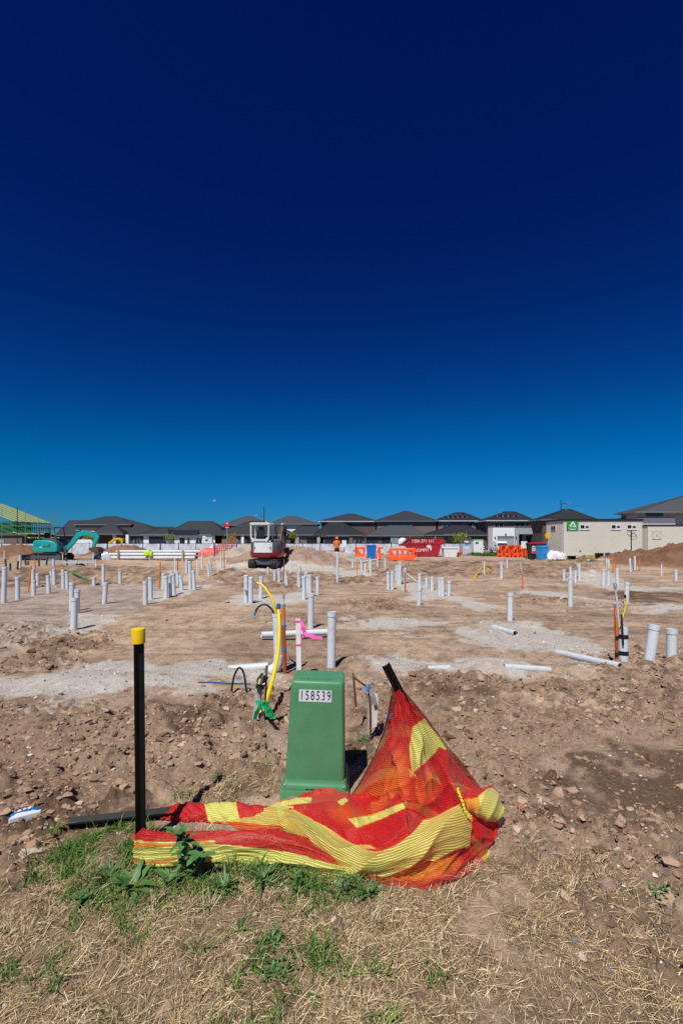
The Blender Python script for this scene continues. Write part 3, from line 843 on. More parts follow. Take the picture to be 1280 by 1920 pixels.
# ---- barrier mesh (red and yellow knitted fabric)
def mesh_fabric():
    m, n, l, b = new_mat('knitted_barrier_mesh')
    at = n.new('ShaderNodeAttribute'); at.attribute_name = 'dye'
    uv = n.new('ShaderNodeUVMap'); uv.uv_map = 'weave'
    sp = n.new('ShaderNodeSeparateXYZ'); l.new(uv.outputs[0], sp.inputs[0])
    sep = n.new('ShaderNodeSeparateColor'); l.new(at.outputs['Color'], sep.inputs[0])
    def math_(op, a, b_=None, c=None):
        t = n.new('ShaderNodeMath'); t.operation = op
        for i, v in enumerate((a, b_, c)):
            if v is None: continue
            if isinstance(v, (int, float)): t.inputs[i].default_value = v
            else: l.new(v, t.inputs[i])
        return t.outputs[0]
    nz = n.new('ShaderNodeTexNoise'); nz.inputs['Scale'].default_value = 14; nz.inputs['Detail'].default_value = 3; l.new(uv.outputs[0], nz.inputs['Vector'])
    wob = math_('MULTIPLY_ADD', nz.outputs[0], .010, sp.outputs[1])
    line = math_('SINE', math_('MULTIPLY', wob, 2 * PI / .0112))
    lines = math_('SMOOTH_MIN', math_('MAXIMUM', math_('MULTIPLY_ADD', line, 1.6, -.35), 0.0), 1.0, .2)
    cross = math_('SINE', math_('MULTIPLY', sp.outputs[0], 2 * PI / .0052))
    holes = math_('MULTIPLY_ADD', cross, .5, .5)
    n2 = n.new('ShaderNodeTexNoise'); n2.inputs['Scale'].default_value = 420; n2.inputs['Detail'].default_value = 2; l.new(uv.outputs[0], n2.inputs['Vector'])
    # colour
    cr = n.new('ShaderNodeValToRGB'); e = cr.color_ramp.elements
    e[0].position = .12; e[0].color = (.62, .006, .008, 1)
    e[1].position = .9; e[1].color = (.78, .76, .17, 1)
    x = cr.color_ramp.elements.new(.45); x.color = (.86, .17, .012, 1)
    x = cr.color_ramp.elements.new(.66); x.color = (.76, .40, .04, 1)
    l.new(sep.outputs[0], cr.inputs[0])
    k = math_('MULTIPLY_ADD', lines, .20, math_('MULTIPLY_ADD', n2.outputs[0], 1.5, .16))
    vs_ = n.new('ShaderNodeVectorMath'); vs_.operation = 'SCALE'; l.new(cr.outputs[0], vs_.inputs[0]); l.new(k, vs_.inputs[3])
    # pale glints painted into the knit's colour
    n3 = n.new('ShaderNodeTexNoise'); n3.inputs['Scale'].default_value = 190; n3.inputs['Detail'].default_value = 1; l.new(uv.outputs[0], n3.inputs['Vector'])
    gl = n.new('ShaderNodeMapRange'); gl.inputs[1].default_value = .64; gl.inputs[2].default_value = .72; gl.inputs[4].default_value = .30; l.new(n3.outputs[0], gl.inputs[0])
    vm = n.new('ShaderNodeMix'); vm.data_type = 'RGBA'; l.new(gl.outputs[0], vm.inputs[0]); l.new(vs_.outputs[0], vm.inputs[6]); vm.inputs[7].default_value = (.80, .62, .46, 1)
    l.new(vm.outputs[2], b.inputs['Base Color'])
    b.inputs['Roughness'].default_value = .5; b.inputs['Specular IOR Level'].default_value = .35
    b.inputs['Sheen Weight'].default_value = .1
    bp = n.new('ShaderNodeBump'); bp.inputs['Strength'].default_value = .38; bp.inputs['Distance'].default_value = .003
    l.new(math_('ADD', lines, math_('MULTIPLY', n2.outputs[0], 1.2)), bp.inputs['Height']); l.new(bp.outputs[0], b.inputs['Normal'])
    tl = n.new('ShaderNodeBsdfTranslucent'); l.new(vm.outputs[2], tl.inputs[0])
    m1 = n.new('ShaderNodeMixShader'); m1.inputs[0].default_value = .22; l.new(b.outputs[0], m1.inputs[1]); l.new(tl.outputs[0], m1.inputs[2])
    # openings between the cords; 'G' of the dye says how open the knit is stretched
    op = math_('MULTIPLY', math_('SUBTRACT', 1.0, lines), math_('MULTIPLY_ADD', holes, .55, math_('MULTIPLY', n2.outputs[0], .75)))
    alpha = math_('SUBTRACT', 1.0, math_('MULTIPLY', op, sep.outputs[1]))
    tr = n.new('ShaderNodeBsdfTransparent'); m2 = n.new('ShaderNodeMixShader')
    cl = n.new('ShaderNodeClamp'); l.new(alpha, cl.inputs[0])
    l.new(cl.outputs[0], m2.inputs[0]); l.new(tr.outputs[0], m2.inputs[1]); l.new(m1.outputs[0], m2.inputs[2])
    l.new(m2.outputs[0], n['Material Output'].inputs[0])
    return m
M['fabric'] = mesh_fabric()
def cr_interp(C, n):
    """Catmull-Rom resampling of control points along the first axis"""
    C = np.asarray(C, float); k = len(C)
    t = np.linspace(0, k - 1, n); i = np.clip(np.floor(t).astype(int), 0, k - 2); f = (t - i)
    sh = (n,) + (1,) * (C.ndim - 1); f = f.reshape(sh)
    p0, p1, p2, p3 = C[np.maximum(i - 1, 0)], C[i], C[i + 1], C[np.minimum(i + 2, k - 1)]
    return .5 * ((2 * p1) + (-p0 + p2) * f + (2 * p0 - 5 * p1 + 4 * p2 - p3) * f ** 2 + (-p0 + 3 * p1 - 3 * p2 + p3) * f ** 3)
def sheet(name, ctrl, nr, nc, parent, fold, dye, uvdir='v', flip=False):
    """ctrl: rows of (px, py, depth); fold(u, v) moves the cloth along its normal (m); dye(px, py, u, v) -> (yellow, open)"""
    C = np.array([[tuple(P(*p)) for p in r] for r in ctrl])
    S = cr_interp(C, nr); S = np.swapaxes(cr_interp(np.swapaxes(S, 0, 1), nc), 0, 1)
    du = np.gradient(S, axis=1); dv = np.gradient(S, axis=0)
    nrm = np.cross(du, dv); nrm /= np.linalg.norm(nrm, axis=2, keepdims=True) + 1e-9
    nrm *= np.where((nrm[:, :, 1:2].mean() > 0), -1, 1)
    if flip: nrm = -nrm
    u, v = np.meshgrid(np.linspace(0, 1, nc), np.linspace(0, 1, nr))
    S = S + nrm * fold(u, v)[:, :, None]
    g = height(S[:, :, 0].ravel(), S[:, :, 1].ravel(), False).reshape(nr, nc)
    S[:, :, 2] = np.maximum(S[:, :, 2], g + .006)
    px = 640 + FPX * S[:, :, 0] / S[:, :, 1]; py = HOR + FPX * (CAMH - S[:, :, 2]) / S[:, :, 1]
    yl, opn = dye(px, py, u, v)
    lu = np.cumsum(np.concatenate([np.zeros((nr, 1)), np.linalg.norm(np.diff(S, axis=1), axis=2)], 1), 1)
    lv = np.cumsum(np.concatenate([np.zeros((1, nc)), np.linalg.norm(np.diff(S, axis=0), axis=2)], 0), 0)
    lu = np.repeat(lu.mean(0, keepdims=True), nr, 0) if True else lu
    lvm = lv.mean(1, keepdims=True) * .5 + lv * .5
    col = np.stack([np.clip(yl, 0, 1), np.clip(opn, 0, 1), np.zeros_like(yl)], -1).reshape(-1, 3)
    o = grid_mesh(name, S.reshape(-1, 3), nr, nc, M['fabric'], True, col, 'dye')
    me = o.data
    uvl = me.uv_layers.new(name='weave')
    idx = np.zeros(len(me.loops), np.int32); me.loops.foreach_get('vertex_index', idx)
    W = np.stack([lu, lvm], -1).reshape(-1, 2) if uvdir == 'v' else np.stack([lvm, lu], -1).reshape(-1, 2)
    uvl.data.foreach_set('uv', W[idx].astype(np.float32).ravel())
    o.parent = parent
    return o
def inpoly(px, py, poly, blur=0.0):
    if not blur: return inside(px, py, poly).astype(float)
    t = 0
    for r_ in (.35, .75, 1.1):
        for k in range(8): t = t + inside(px + blur * r_ * math.cos(k * .785 + r_), py + blur * r_ * math.sin(k * .785 + r_), poly)
    return t / 24
def ridge(t):                                       # sharp-ish cloth fold profile
    return (1 - np.abs(np.sin(t))) ** 1.5
net = root('barrier_mesh', 'crumpled red and yellow knitted barrier mesh heaped on the ground', 'barrier mesh', (0, 0, 0))
HEAP = [[(734, 1304, 2.70), (741, 1296, 2.68), (750, 1293, 2.67), (757, 1296, 2.68), (765, 1304, 2.70)],
        [(727, 1345, 2.75), (740, 1350, 2.68), (756, 1352, 2.63), (775, 1349, 2.65), (797, 1342, 2.73)],
        [(710, 1398, 2.80), (735, 1402, 2.68), (765, 1404, 2.58), (800, 1402, 2.60), (834, 1392, 2.75)],
        [(690, 1440, 2.84), (728, 1446, 2.68), (766, 1448, 2.54), (814, 1446, 2.55), (868, 1432, 2.76)],
        [(664, 1484, 2.86), (716, 1492, 2.64), (768, 1496, 2.48), (832, 1492, 2.49), (902, 1478, 2.74)],
        [(640, 1512, 2.78), (700, 1540, 2.54), (772, 1548, 2.40), (852, 1542, 2.41), (928, 1515, 2.68)],
        [(615, 1545, 2.64), (690, 1588, 2.42), (772, 1600, 2.31), (862, 1592, 2.33), (932, 1560, 2.56)],
        [(600, 1578, 2.52), (684, 1630, 2.30), (770, 1646, 2.235), (850, 1638, 2.255), (918, 1602, 2.44)],
        [(605, 1604, 2.42), (692, 1652, 2.245), (766, 1669, 2.185), (836, 1663, 2.205), (898, 1630, 2.325)]]
def heap_fold(u, v):
    wob = .10 * np.sin(v * 9 + u * 4) + .07 * np.sin(v * 17 - u * 6)
    a = .060 * ridge(PI * (u * 3.1 + wob * 2 + .12)) * ss(.0, .25, v) * (1.15 - .75 * v)
    b = .014 * ridge(PI * (u * 9.3 - wob * 4 + v * 1.4))
    c = .050 * ridge(PI * ((v - .50 - .16 * (u - .60) ** 2 * 4) * 5.2 + wob)) * ss(.42, .62, v)
    c2 = .014 * ridge(PI * ((v - .3 + .35 * u) * 11 + wob * 2)) * ss(.3, .5, v)
    d = .016 * (fbm(u * 4, v * 4, .5, 2, 400) - .5) * 2
    e = .007 * np.sin(v * 95 + 6 * np.sin(u * 11)) * ss(.02, .05, v) * (1 - ss(.08, .22, v))
    return (a + b + c + c2 + d) * np.sin(PI * np.clip(u, .02, .98)) ** .4 + e - .03
Y1 = [(770, 1362), (798, 1341), (812, 1352), (842, 1402), (836, 1407), (822, 1400), (815, 1412), (773, 1451), (765, 1400)]
Y2 = [(652, 1535), (700, 1527), (762, 1502), (763, 1514), (712, 1537), (668, 1552)]
Y3 = [(895, 1516), (868, 1490), (915, 1480), (945, 1520), (930, 1538)]
def heap_dye(px, py, u, v):
    j = (fbm(px, py, 60, 2, 410) - .5) * 8
    y = inpoly(px + j, py + j * .6, [(640, 1500), (700, 1470), (735, 1400), (765, 1400), (775, 1500), (700, 1530), (660, 1535)], 26) * .40
    y = np.maximum(y, inpoly(px + j, py, [(772, 1455), (830, 1425), (830, 1490), (790, 1520), (772, 1530)], 24) * .34)
    y = np.maximum(y, inpoly(px + j, py + j, [(640, 1555), (730, 1565), (765, 1545), (770, 1580), (720, 1600), (660, 1595)], 20) * .36)
    y = np.maximum(y, inpoly(px, py + j, [(690, 1634), (760, 1630), (830, 1606), (868, 1600), (856, 1630), (800, 1652), (740, 1652)], 14) * .55)
    y = np.maximum(y, inpoly(px + j, py + j * .6, Y1, 1.5) * .97)
    y = np.maximum(y, inpoly(px + j * .3, py + j * .3, Y2, 1.5) * .9)
    o = .66 + .32 * ss(.32, .12, u) * ss(.05, .2, v) * (1 - ss(.6, .75, v)) + .2 * (fbm(px, py, 40, 3, 420) - .5)
    return y, o
sheet('fabric_heap', HEAP, 210, 190, net, heap_fold, heap_dye, 'v')
BACK = [[(p[0], p[1], p[2]) for p in r] for r in HEAP]
for i, r in enumerate(BACK):
    t = i / 8
    for j in (1, 2, 3):
        dd = r[0][2] + (.20 + .16 * t) * (1.25 if j == 2 else .9)
        xw = (r[j][0] - 640) / FPX * r[j][2]
        zz = CAMH - (r[0][1] * .5 + r[4][1] * .5 - HOR) / FPX * (r[0][2] * .5 + r[4][2] * .5)
        zz = max(zz, .0)
        r[j] = (640 + FPX * xw / dd, HOR + FPX * (CAMH - zz) / dd, dd)
sheet('fabric_back', BACK, 70, 60, net, lambda u, v: .012 * ridge(PI * (u * 5.2 + v)) * np.sin(PI * u), lambda px, py, u, v: (np.where((v * 3.2 + .3 * u) % 1 < .3, .9, .05), np.full(px.shape, .4)), 'v', True)
SASH = [[(425, 1530, 2.80), (488, 1519, 2.80), (531, 1510, 2.76), (580, 1534, 2.56), (642, 1572, 2.415), (706, 1594, 2.315), (767, 1567, 2.33), (817, 1531, 2.38), (864, 1506, 2.45)],
        [(426, 1534, 2.74), (490, 1532, 2.70), (534, 1530, 2.64), (584, 1556, 2.48), (642, 1592, 2.34), (704, 1608, 2.26), (766, 1586, 2.26), (820, 1556, 2.30), (878, 1536, 2.41)],
        [(430, 1540, 2.69), (492, 1548, 2.62), (540, 1556, 2.545), (588, 1580, 2.42), (642, 1612, 2.30), (702, 1624, 2.23), (764, 1604, 2.235), (818, 1584, 2.27), (878, 1562, 2.39)],
        [(436, 1545, 2.68), (494, 1558, 2.61), (545, 1574, 2.53), (592, 1593, 2.46), (642, 1630, 2.30), (700, 1638, 2.25), (762, 1621, 2.26), (814, 1605, 2.29), (870, 1590, 2.39)]]
def sash_fold(u, v):
    wob = .3 * np.sin(u * 9) + .2 * np.sin(u * 21 + 1)
    return .022 * ridge(PI * (v * 1.7 + u * 3.4 + wob)) + .0035 * ridge(PI * (v * 5 - u * 3 + wob * 2)) + .014 * np.sin(PI * v)
def sash_dye(px, py, u, v):
    y = .95 - .24 * np.exp(-((u - .30) / .10) ** 2) * ss(.2, .6, v) - .16 * np.exp(-((u - .62) / .10) ** 2) * (1 - v)
    y = np.where((u < .24) & (v > .66 + .3 * (.24 - u)), .34, y)
    return y, np.full(px.shape, .88)
sheet('fabric_sash', SASH, 52, 300, net, sash_fold, sash_dye, 'v')
APRON = [[(528, 1508, 2.84), (585, 1490, 2.86), (640, 1486, 2.84), (692, 1497, 2.74), (752, 1486, 2.52)],
         [(530, 1516, 2.78), (590, 1512, 2.70), (646, 1528, 2.58), (706, 1552, 2.45), (766, 1540, 2.37)],
         [(533, 1530, 2.68), (586, 1548, 2.54), (646, 1586, 2.40), (708, 1608, 2.28), (767, 1580, 2.28)]]
def apron_dye(px, py, u, v):
    j = (fbm(px, py, 60, 2, 440) - .5) * 6
    y = np.maximum(inpoly(px + j, py, Y2) * .92, inpoly(px + j, py, [(590, 1505), (660, 1505), (720, 1550), (640, 1550)], 22) * .33)
    y = np.maximum(y, inpoly(px, py + j, [(510, 1515), (540, 1496), (585, 1496), (582, 1506), (545, 1510)]) * .95)
    y = np.maximum(y, inpoly(px, py + j, [(632, 1504), (645, 1496), (655, 1500), (640, 1512)]) * .9)
    return y, np.full(px.shape, .38)
sheet('fabric_apron', APRON, 80, 120, net, lambda u, v: .030 * ridge(PI * (u * 2.6 + v * 1.2 + .3 * np.sin(v * 7))) + .010 * ridge(PI * (u * 7 - v * 2)), apron_dye, 'v')
# long roll reaching left behind the capped post
ROLL = []
for (cx, top, bot, d) in ((301, 1518, 1542, 2.74), (318, 1510, 1544, 2.74), (350, 1503, 1546, 2.73), (390, 1505, 1548, 2.73), (430, 1502, 1556, 2.71), (480, 1508, 1562, 2.70), (530, 1512, 1560, 2.70), (575, 1506, 1560, 2.72)):
    ROLL.append([(cx, bot - 4, d + .10), (cx, (top + bot) / 2 - 4, d + .11), (cx, top, d + .06), (cx, (top * .6 + bot * .4), d - .01), (cx, bot - 6, d - .035), (cx, bot, d)])
ROLL = [list(r) for r in zip(*ROLL)]
def roll_dye(px, py, u, v):
    xx = px - (py - 1520) * .25
    y = np.where((xx > 386) & (xx < 446), .95, .08)
    y = np.where((xx > 380) & (py > 1541), .38, y)
    y = np.where((xx > 520) & (xx < 580), .92, y)
    return y, np.full(px.shape, .34)
sheet('fabric_roll', ROLL, 50, 190, net, lambda u, v: .006 * ridge(PI * (v * 3 + u * 7)) + .007 * ridge(PI * (u * 12 + np.sin(v * 5))), roll_dye, 'v')
# bundle tied round the foot of the capped post
TAIL = []
for (cx, top, bot, d) in ((252, 1566, 1628, 2.36), (268, 1566, 1628, 2.31), (300, 1569, 1627, 2.315), (340, 1570, 1623, 2.33), (400, 1568, 1617, 2.355), (450, 1562, 1616, 2.36), (500, 1563, 1622, 2.345), (560, 1576, 1632, 2.31), (610, 1598, 1639, 2.285), (660, 1624, 1643, 2.275)):
    TAIL.append([(cx, top + 4, d + .13), (cx, top, d + .08), (cx, top * .72 + bot * .28, d + .03), (cx, top * .4 + bot * .6, d + .0), (cx, top * .12 + bot * .88, d), (cx, bot, d + .03)])
TAIL = [list(r) for r in zip(*TAIL)]
def tail_fold(u, v):
    wob = .25 * np.sin(u * 8) + .12 * np.sin(u * 19)
    pin = .55 + .45 * ss(0, .2, u)
    return .024 * pin * ridge(PI * (v * 3.6 + wob + u * .7)) + .007 * ridge(PI * (v * 10 - wob * 2 - u)) + .006 * np.sin(u * 60 + v * 9) * (u < .12)
def tail_dye(px, py, u, v):
    j = (fbm(u * 4, v * 2, .8, 2, 450) - .5) * .14
    vv = v + j
    y = np.where((vv > .36) & (vv < .80), .93, .06)
    y = np.where((u > .33) & (u < .62) & (vv > .40), .93, y)
    y = np.where((u > .45) & (vv < .50), .10, y); y = np.where((u > .55) & (vv > .5), .93, y)
    y = np.where((vv > .40) & (vv < .5) & (u < .45), .55, y); y = np.where((vv > .66) & (vv < .69) & (u < .4), .45, y)
    return y, np.full(px.shape, .75)
sheet('fabric_tail', TAIL, 64, 230, net, tail_fold, tail_dye, 'v')
FLAP = [[(868, 1488, 2.60), (885, 1480, 2.62), (905, 1476, 2.64), (922, 1474, 2.68), (930, 1482, 2.70)],
        [(874, 1506, 2.54), (888, 1500, 2.52), (908, 1496, 2.53), (926, 1498, 2.58), (937, 1508, 2.64)],
        [(884, 1520, 2.53), (896, 1522, 2.50), (912, 1526, 2.50), (928, 1528, 2.54), (941, 1524, 2.60)],
        [(898, 1530, 2.56), (906, 1536, 2.54), (916, 1540, 2.54), (928, 1537, 2.57), (938, 1530, 2.60)]]
sheet('fabric_flap', FLAP, 44, 50, net, lambda u, v: .010 * ridge(PI * (u * 3 + v * 2)) + .01 * np.sin(PI * v), lambda px, py, u, v: (np.where(v < .2 + .12 * np.sin(u * 6), .06, np.where((u < .35) & (v < .6), .62, .95)), np.full(px.shape, .35)), 'v')
C = [tuple(P(*r[0])) for r in HEAP[:6]]
cl = cr_interp(np.array(C), 50); cl[:, 0] -= .002
MB().tube(cl.tolist(), .003, 6).build('edge_cord', mat('dark_red_cord', (.10, .005, .006), .6), net, True)
kn = cr_interp(np.array([tuple(P(*p)) for p in ((857, 1478, 2.44), (862, 1492, 2.40), (868, 1508, 2.385), (872, 1522, 2.375), (880, 1535, 2.37))]), 40)
kn[:, 0] += .004 * np.sin(np.arange(40) * 1.7)
MB().tube(kn.tolist(), [.0055 + .002 * math.sin(i * 1.3) for i in range(40)], 8).build('yellow_tie', mat('yellow_cord', (.68, .58, .03), .6, bump=.6, bscale=200), net, True)

# ---- discarded packet
X, Y = gp(47, 1542)
pk = root('snack_packet', 'crumpled blue and white packet lying on the bare soil', 'litter', (X, Y, max(hz(X + i * .03, Y + j * .03) for i in (-2, -1, 0, 1, 2) for j in (-1, 0, 1)) - .004), math.radians(35))
b = MB(); nx, ny = 14, 10
def pkz(i, j, top):
    s = (1 - abs(2 * i / nx - 1) ** 6) * (1 - abs(2 * j / ny - 1) ** 4)
    return top * (.020 * s) + .010 * (vnoise(np.array([i * .5]), np.array([j * .6 + (3 if top else 0)]), 5)[0] - .5)
def pkgrid(bb, top):
    o = len(bb.v)
    vs = [(-.075 + .15 * i / nx, -.045 + .09 * j / ny, pkz(i, j, top)) for j in range(ny + 1) for i in range(nx + 1)]
    bb.add(vs, [(j * (nx + 1) + i, j * (nx + 1) + i + 1, (j + 1) * (nx + 1) + i + 1, (j + 1) * (nx + 1) + i) for j in range(ny) for i in range(nx)])
def packet_mat():
    m, n, l, bs = new_mat('printed_packet')
    tc = n.new('ShaderNodeTexCoord')
    sp = n.new('ShaderNodeSeparateXYZ'); l.new(tc.outputs['Object'], sp.inputs[0])
    cr = n.new('ShaderNodeValToRGB'); cr.color_ramp.interpolation = 'CONSTANT'
    e = cr.color_ramp.elements; e[0].position = 0; e[0].color = (.62, .66, .70, 1); e[1].position = .46; e[1].color = (.01, .16, .52, 1)
    x = e.new(.88); x.color = (.70, .74, .78, 1)
    nz = n.new('ShaderNodeTexNoise'); nz.inputs['Scale'].default_value = 18; l.new(tc.outputs['Object'], nz.inputs['Vector'])
    ma = n.new('ShaderNodeMath'); ma.operation = 'MULTIPLY_ADD'; ma.inputs[1].default_value = 11; ma.inputs[2].default_value = .3; l.new(sp.outputs[1], ma.inputs[0])
    mb = n.new('ShaderNodeMath'); mb.operation = 'MULTIPLY_ADD'; mb.inputs[1].default_value = .5; l.new(nz.outputs[0], mb.inputs[0]); l.new(ma.outputs[0], mb.inputs[2])
    l.new(mb.outputs[0], cr.inputs[0]); l.new(cr.outputs[0], bs.inputs['Base Color']); bs.inputs['Roughness'].default_value = .3
    return m
pkgrid(b, 1); b.build('wrapper', packet_mat(), pk, True)
MB().prism([(-.075, -.044), (.074, -.046), (.078, -.024), (-.07, -.026)], -.006, .020, 'z').build('end_fold', 'white_label', pk, bevel=.004)
b = MB()
for (cx, cy, r) in ((-.025, .012, .012), (.0, .016, .010), (.022, .014, .012)):
    b.add([(cx + r * math.cos(t * PI / 6) * (1 if t % 2 else .55), cy + r * 1.2 * math.sin(t * PI / 6), .0275) for t in range(12)], [tuple(range(12))])
b.build('printed_blob', 'white_label', pk)
bu = MB(); bu.tube([tuple(P(722, 1312, 4.08)), tuple(P(731, 1309, 4.10)), tuple(P(742, 1306, 4.14))], [.022, .032, .018], 9)
bo = bu.build('crushed_bottle', 'clear', None, False)
bo.data.transform(Matrix.Translation(-P(731, 1322, 4.1))); bo.location = P(731, 1322, 4.1); bo.location.z = hz(bo.location.x, 4.1) + .0
tag(bo, 'crushed clear plastic bottle on the soil behind the mesh heap', 'litter')

# ---- water service on the left of the pillar
def on_ground(px, py, lift=0.0):
    x, y = gp(px, py); return Vector((x, y, hz(x, y) + lift))
g0 = on_ground(498, 1368)
d0 = g0.y
def Q(px, py, dd=0.0):
    return P(px, py, d0 + dd)
ws = root('water_service', 'copper water service with black valve tied to a grey stake', 'water meter', tuple(g0))
def wsb(bm_, nm, m, sm=True, rt=None, bevel=0):
    o = bm_.build(nm, m, rt or ws, sm, bevel); o.data.transform(Matrix.Translation(-(rt or ws).location)); return o
wsb(MB().tube([Q(494, 1385), Q(497, 1320), Q(499, 1285), Q(500, 1262)], .0075, 10), 'copper_pipe', 'copper')
wsb(MB().tube([Q(487, 1292, -.04), Q(490, 1276, -.02), Q(497, 1266, 0)], [.036, .042, .036], 16), 'valve_body', 'black_poly')
wsb(MB().tube([Q(486, 1284, -.06), Q(489, 1274, -.04)], [.026, .026], 14), 'brass_plug', 'brass')
wsb(MB().tube([Q(499, 1262), Q(500.5, 1248)], [.014, .011], 10), 'brass_fitting', 'brass')
wsb(MB().tube([Q(480, 1281, -.05), Q(488, 1287, -.06), Q(497, 1281, -.05)], .006, 8), 'wire_tie', 'steel')
b = MB()
pa, pb = Q(472, 1388), Q(486, 1288)
b.add([pa + Vector((-.015, -.012, 0)), pa + Vector((.03, -.012, 0)), pa + Vector((.03, .012, 0)), pa + Vector((-.015, .012, 0)), pb + Vector((-.03, -.012, 0)), pb + Vector((.03, -.012, 0)), pb + Vector((.03, .012, 0)), pb + Vector((-.03, .012, 0))],
      [(3, 2, 1, 0), (4, 5, 6, 7), (0, 1, 5, 4), (1, 2, 6, 5), (2, 3, 7, 6), (3, 0, 4, 7)])
wsb(b, 'timber_stake', 'timber_grey', False)
wsb(MB().tube([Q(482, 1290, -.03), Q(488, 1310, -.035), Q(494, 1350, -.03), Q(501, 1372, -.03)], [.003, .006, .007, .004], 6), 'grey_strap', 'tape_grey')
def ribbon(bb, pts, w, up=Vector((0, 0, 1)), tw=0.0):
    pts = [Vector(p) for p in pts]; n = len(pts); vs = []
    for i, p in enumerate(pts):
        a = tw * i
        dirw = Vector((math.cos(a) * .8, .25 * math.sin(a), .6 * math.sin(a + .8))).normalized()
        ww = w[i] if isinstance(w, (list, tuple)) else w
        for off in (-.0006, .0006):
            vs += [p - dirw * ww / 2 + Vector((0, off, 0)), p + dirw * ww / 2 + Vector((0, off, 0))]
    fs = []
    for i in range(n - 1):
        a, c = 4 * i, 4 * i + 4
        fs += [(a, a + 1, c + 1, c), (a + 2, c + 2, c + 3, a + 3), (a, c, c + 2, a + 2), (a + 1, a + 3, c + 3, c + 1)]
    return bb.add(vs, fs)
gt = MB()
ribbon(gt, [Q(481, 1314, -.06), Q(490, 1320, -.075), Q(500, 1322, -.075), Q(506, 1318, -.06)], [.03, .06, .06, .03], tw=.5)
ribbon(gt, [Q(492, 1318, -.08), Q(484, 1330, -.08), Q(479, 1345, -.07), Q(475, 1358, -.06)], [.05, .07, .06, .02], tw=.35)
ribbon(gt, [Q(496, 1320, -.085), Q(502, 1332, -.085), Q(510, 1342, -.07), Q(516, 1345, -.06)], [.05, .06, .05, .03], tw=.6)
ribbon(gt, [Q(486, 1352, -.04), Q(484, 1366, -.04), Q(482, 1374, -.04)], [.05, .06, .03], tw=.4)
o = gt.build('green_tape', 'green_tape', None); o.data.transform(Matrix.Translation(-g0)); o.location = g0
tag(o, 'knotted green plastic tape tied around the yellow conduit', 'tape')
# yellow conduit from the riser down to the soil
yc = cr_interp(np.array([tuple(p) for p in (P(522, 1142, 5.45), P(523.5, 1165, 5.35), P(523, 1200, 5.1), P(519, 1240, 4.85), P(508, 1285, 4.55), P(493, 1330, 4.2), P(476, 1358, 3.98), P(455, 1384, 3.86))]), 60)
o0 = Vector(yc[-1])
yr = root('yellow_conduit', 'long yellow conduit leaning from the grey riser down to the soil', 'conduit', tuple(o0))
def rel(bm_, nm, m, rt, sm=True, bevel=0):
    o = bm_.build(nm, m, rt, sm, bevel); o.data.transform(Matrix.Translation(-rt.location)); return o
rel(MB().tube((yc).tolist(), [.019] * 56 + [.017, .014, .011, .007], 10), 'tube', 'yellow_pipe', yr)
rel(MB().tube([yc[0] + np.array((0, 0, .06)), yc[0] + np.array((0, 0, .03)), yc[0], yc[1]], [.022, .024, .024, .02], 12), 'end_cap', 'blue', yr)
hp = cr_interp(np.array([tuple(p) for p in (P(434, 1296, 4.95), P(439, 1268, 4.95), P(448, 1252, 4.95), P(457, 1262, 4.95), P(462, 1296, 4.95))]), 30)
o = MB().tube(hp.tolist(), .0105, 10).build('hose_loop', 'black_poly', None, True); o.data.transform(Matrix.Translation(-Vector(hp[0]))); o.location = Vector(hp[0])
tag(o, 'black poly hose looping out of the soil beside the valve', 'hose')
bl = MB(); pts = [on_ground(372, 1289, .012), on_ground(400, 1287, .014), on_ground(434, 1286, .014), on_ground(470, 1284, .012)]
ribbon(bl, pts, .03); o = bl.build('blue_strap', 'blue', None); o.data.transform(Matrix.Translation(-pts[0])); o.location = pts[0]
tag(o, 'flat blue strap half buried along the sand edge', 'strap')

# ---- copper tap stand on the right of the pillar
g1 = on_ground(697, 1384); d0 = g1.y
ts = root('tap_stand', 'bent copper water pipe with blue valve and timber stakes', 'water tap', tuple(g1))
rel(MB().tube([Q(694.5, 1390), Q(694, 1340), Q(692.5, 1305)], .0085, 10), 'copper_pipe', 'copper', ts)
rel(MB().tube([Q(667, 1326, .25), Q(665, 1300, .25), Q(662.5, 1270, .25)], .0085, 10), 'copper_pipe', 'copper', ts)
rel(MB().tube([Q(663.5, 1270, .25), Q(676, 1280, .18), Q(689, 1288, .02)], .0085, 10), 'copper_pipe', 'copper', ts)
rel(MB().tube([Q(663, 1276, .25), Q(661.5, 1262, .25)], [.014, .007], 10), 'brass_elbow', 'brass', ts)
rel(MB().tube([Q(688, 1297, 0), Q(690, 1286, 0)], [.016, .018], 10), 'blue_valve', 'lightblue', ts)
rel(MB().tube([Q(691, 1283, 0), Q(696, 1281, 0), Q(703, 1285, 0)], [.008, .014, .004], 8), 'handle', 'steel', ts)
rel(MB().tube([Q(692.5, 1316), Q(692.5, 1305)], [.0125, .0125], 10), 'brass_fitting', 'brass', ts)
rel(MB().box(Q(689, 1388, .02), Q(692.5, 1300, .045)), 'timber_stake', 'timber_grey', ts, False)
b = MB(); tri = [Q(697, 1365, .01), Q(706, 1362, .01), Q(709, 1325, .01), Q(708, 1302, .01), Q(703, 1300, .01), Q(696, 1330, .01)]
b.add(tri + [p + Vector((0, .012, 0)) for p in tri], [tuple(range(6)), tuple(range(11, 5, -1))] + [(i, (i + 1) % 6, 6 + (i + 1) % 6, 6 + i) for i in range(6)])
rel(b, 'marker_board', 'brown_paper', ts, False)
b = MB(); ribbon(b, [Q(696, 1292, -.02), Q(700, 1308, -.025), Q(704, 1322, -.02)], [.03, .035, .032]); rel(b, 'grey_strap', 'tape_grey', ts, False)

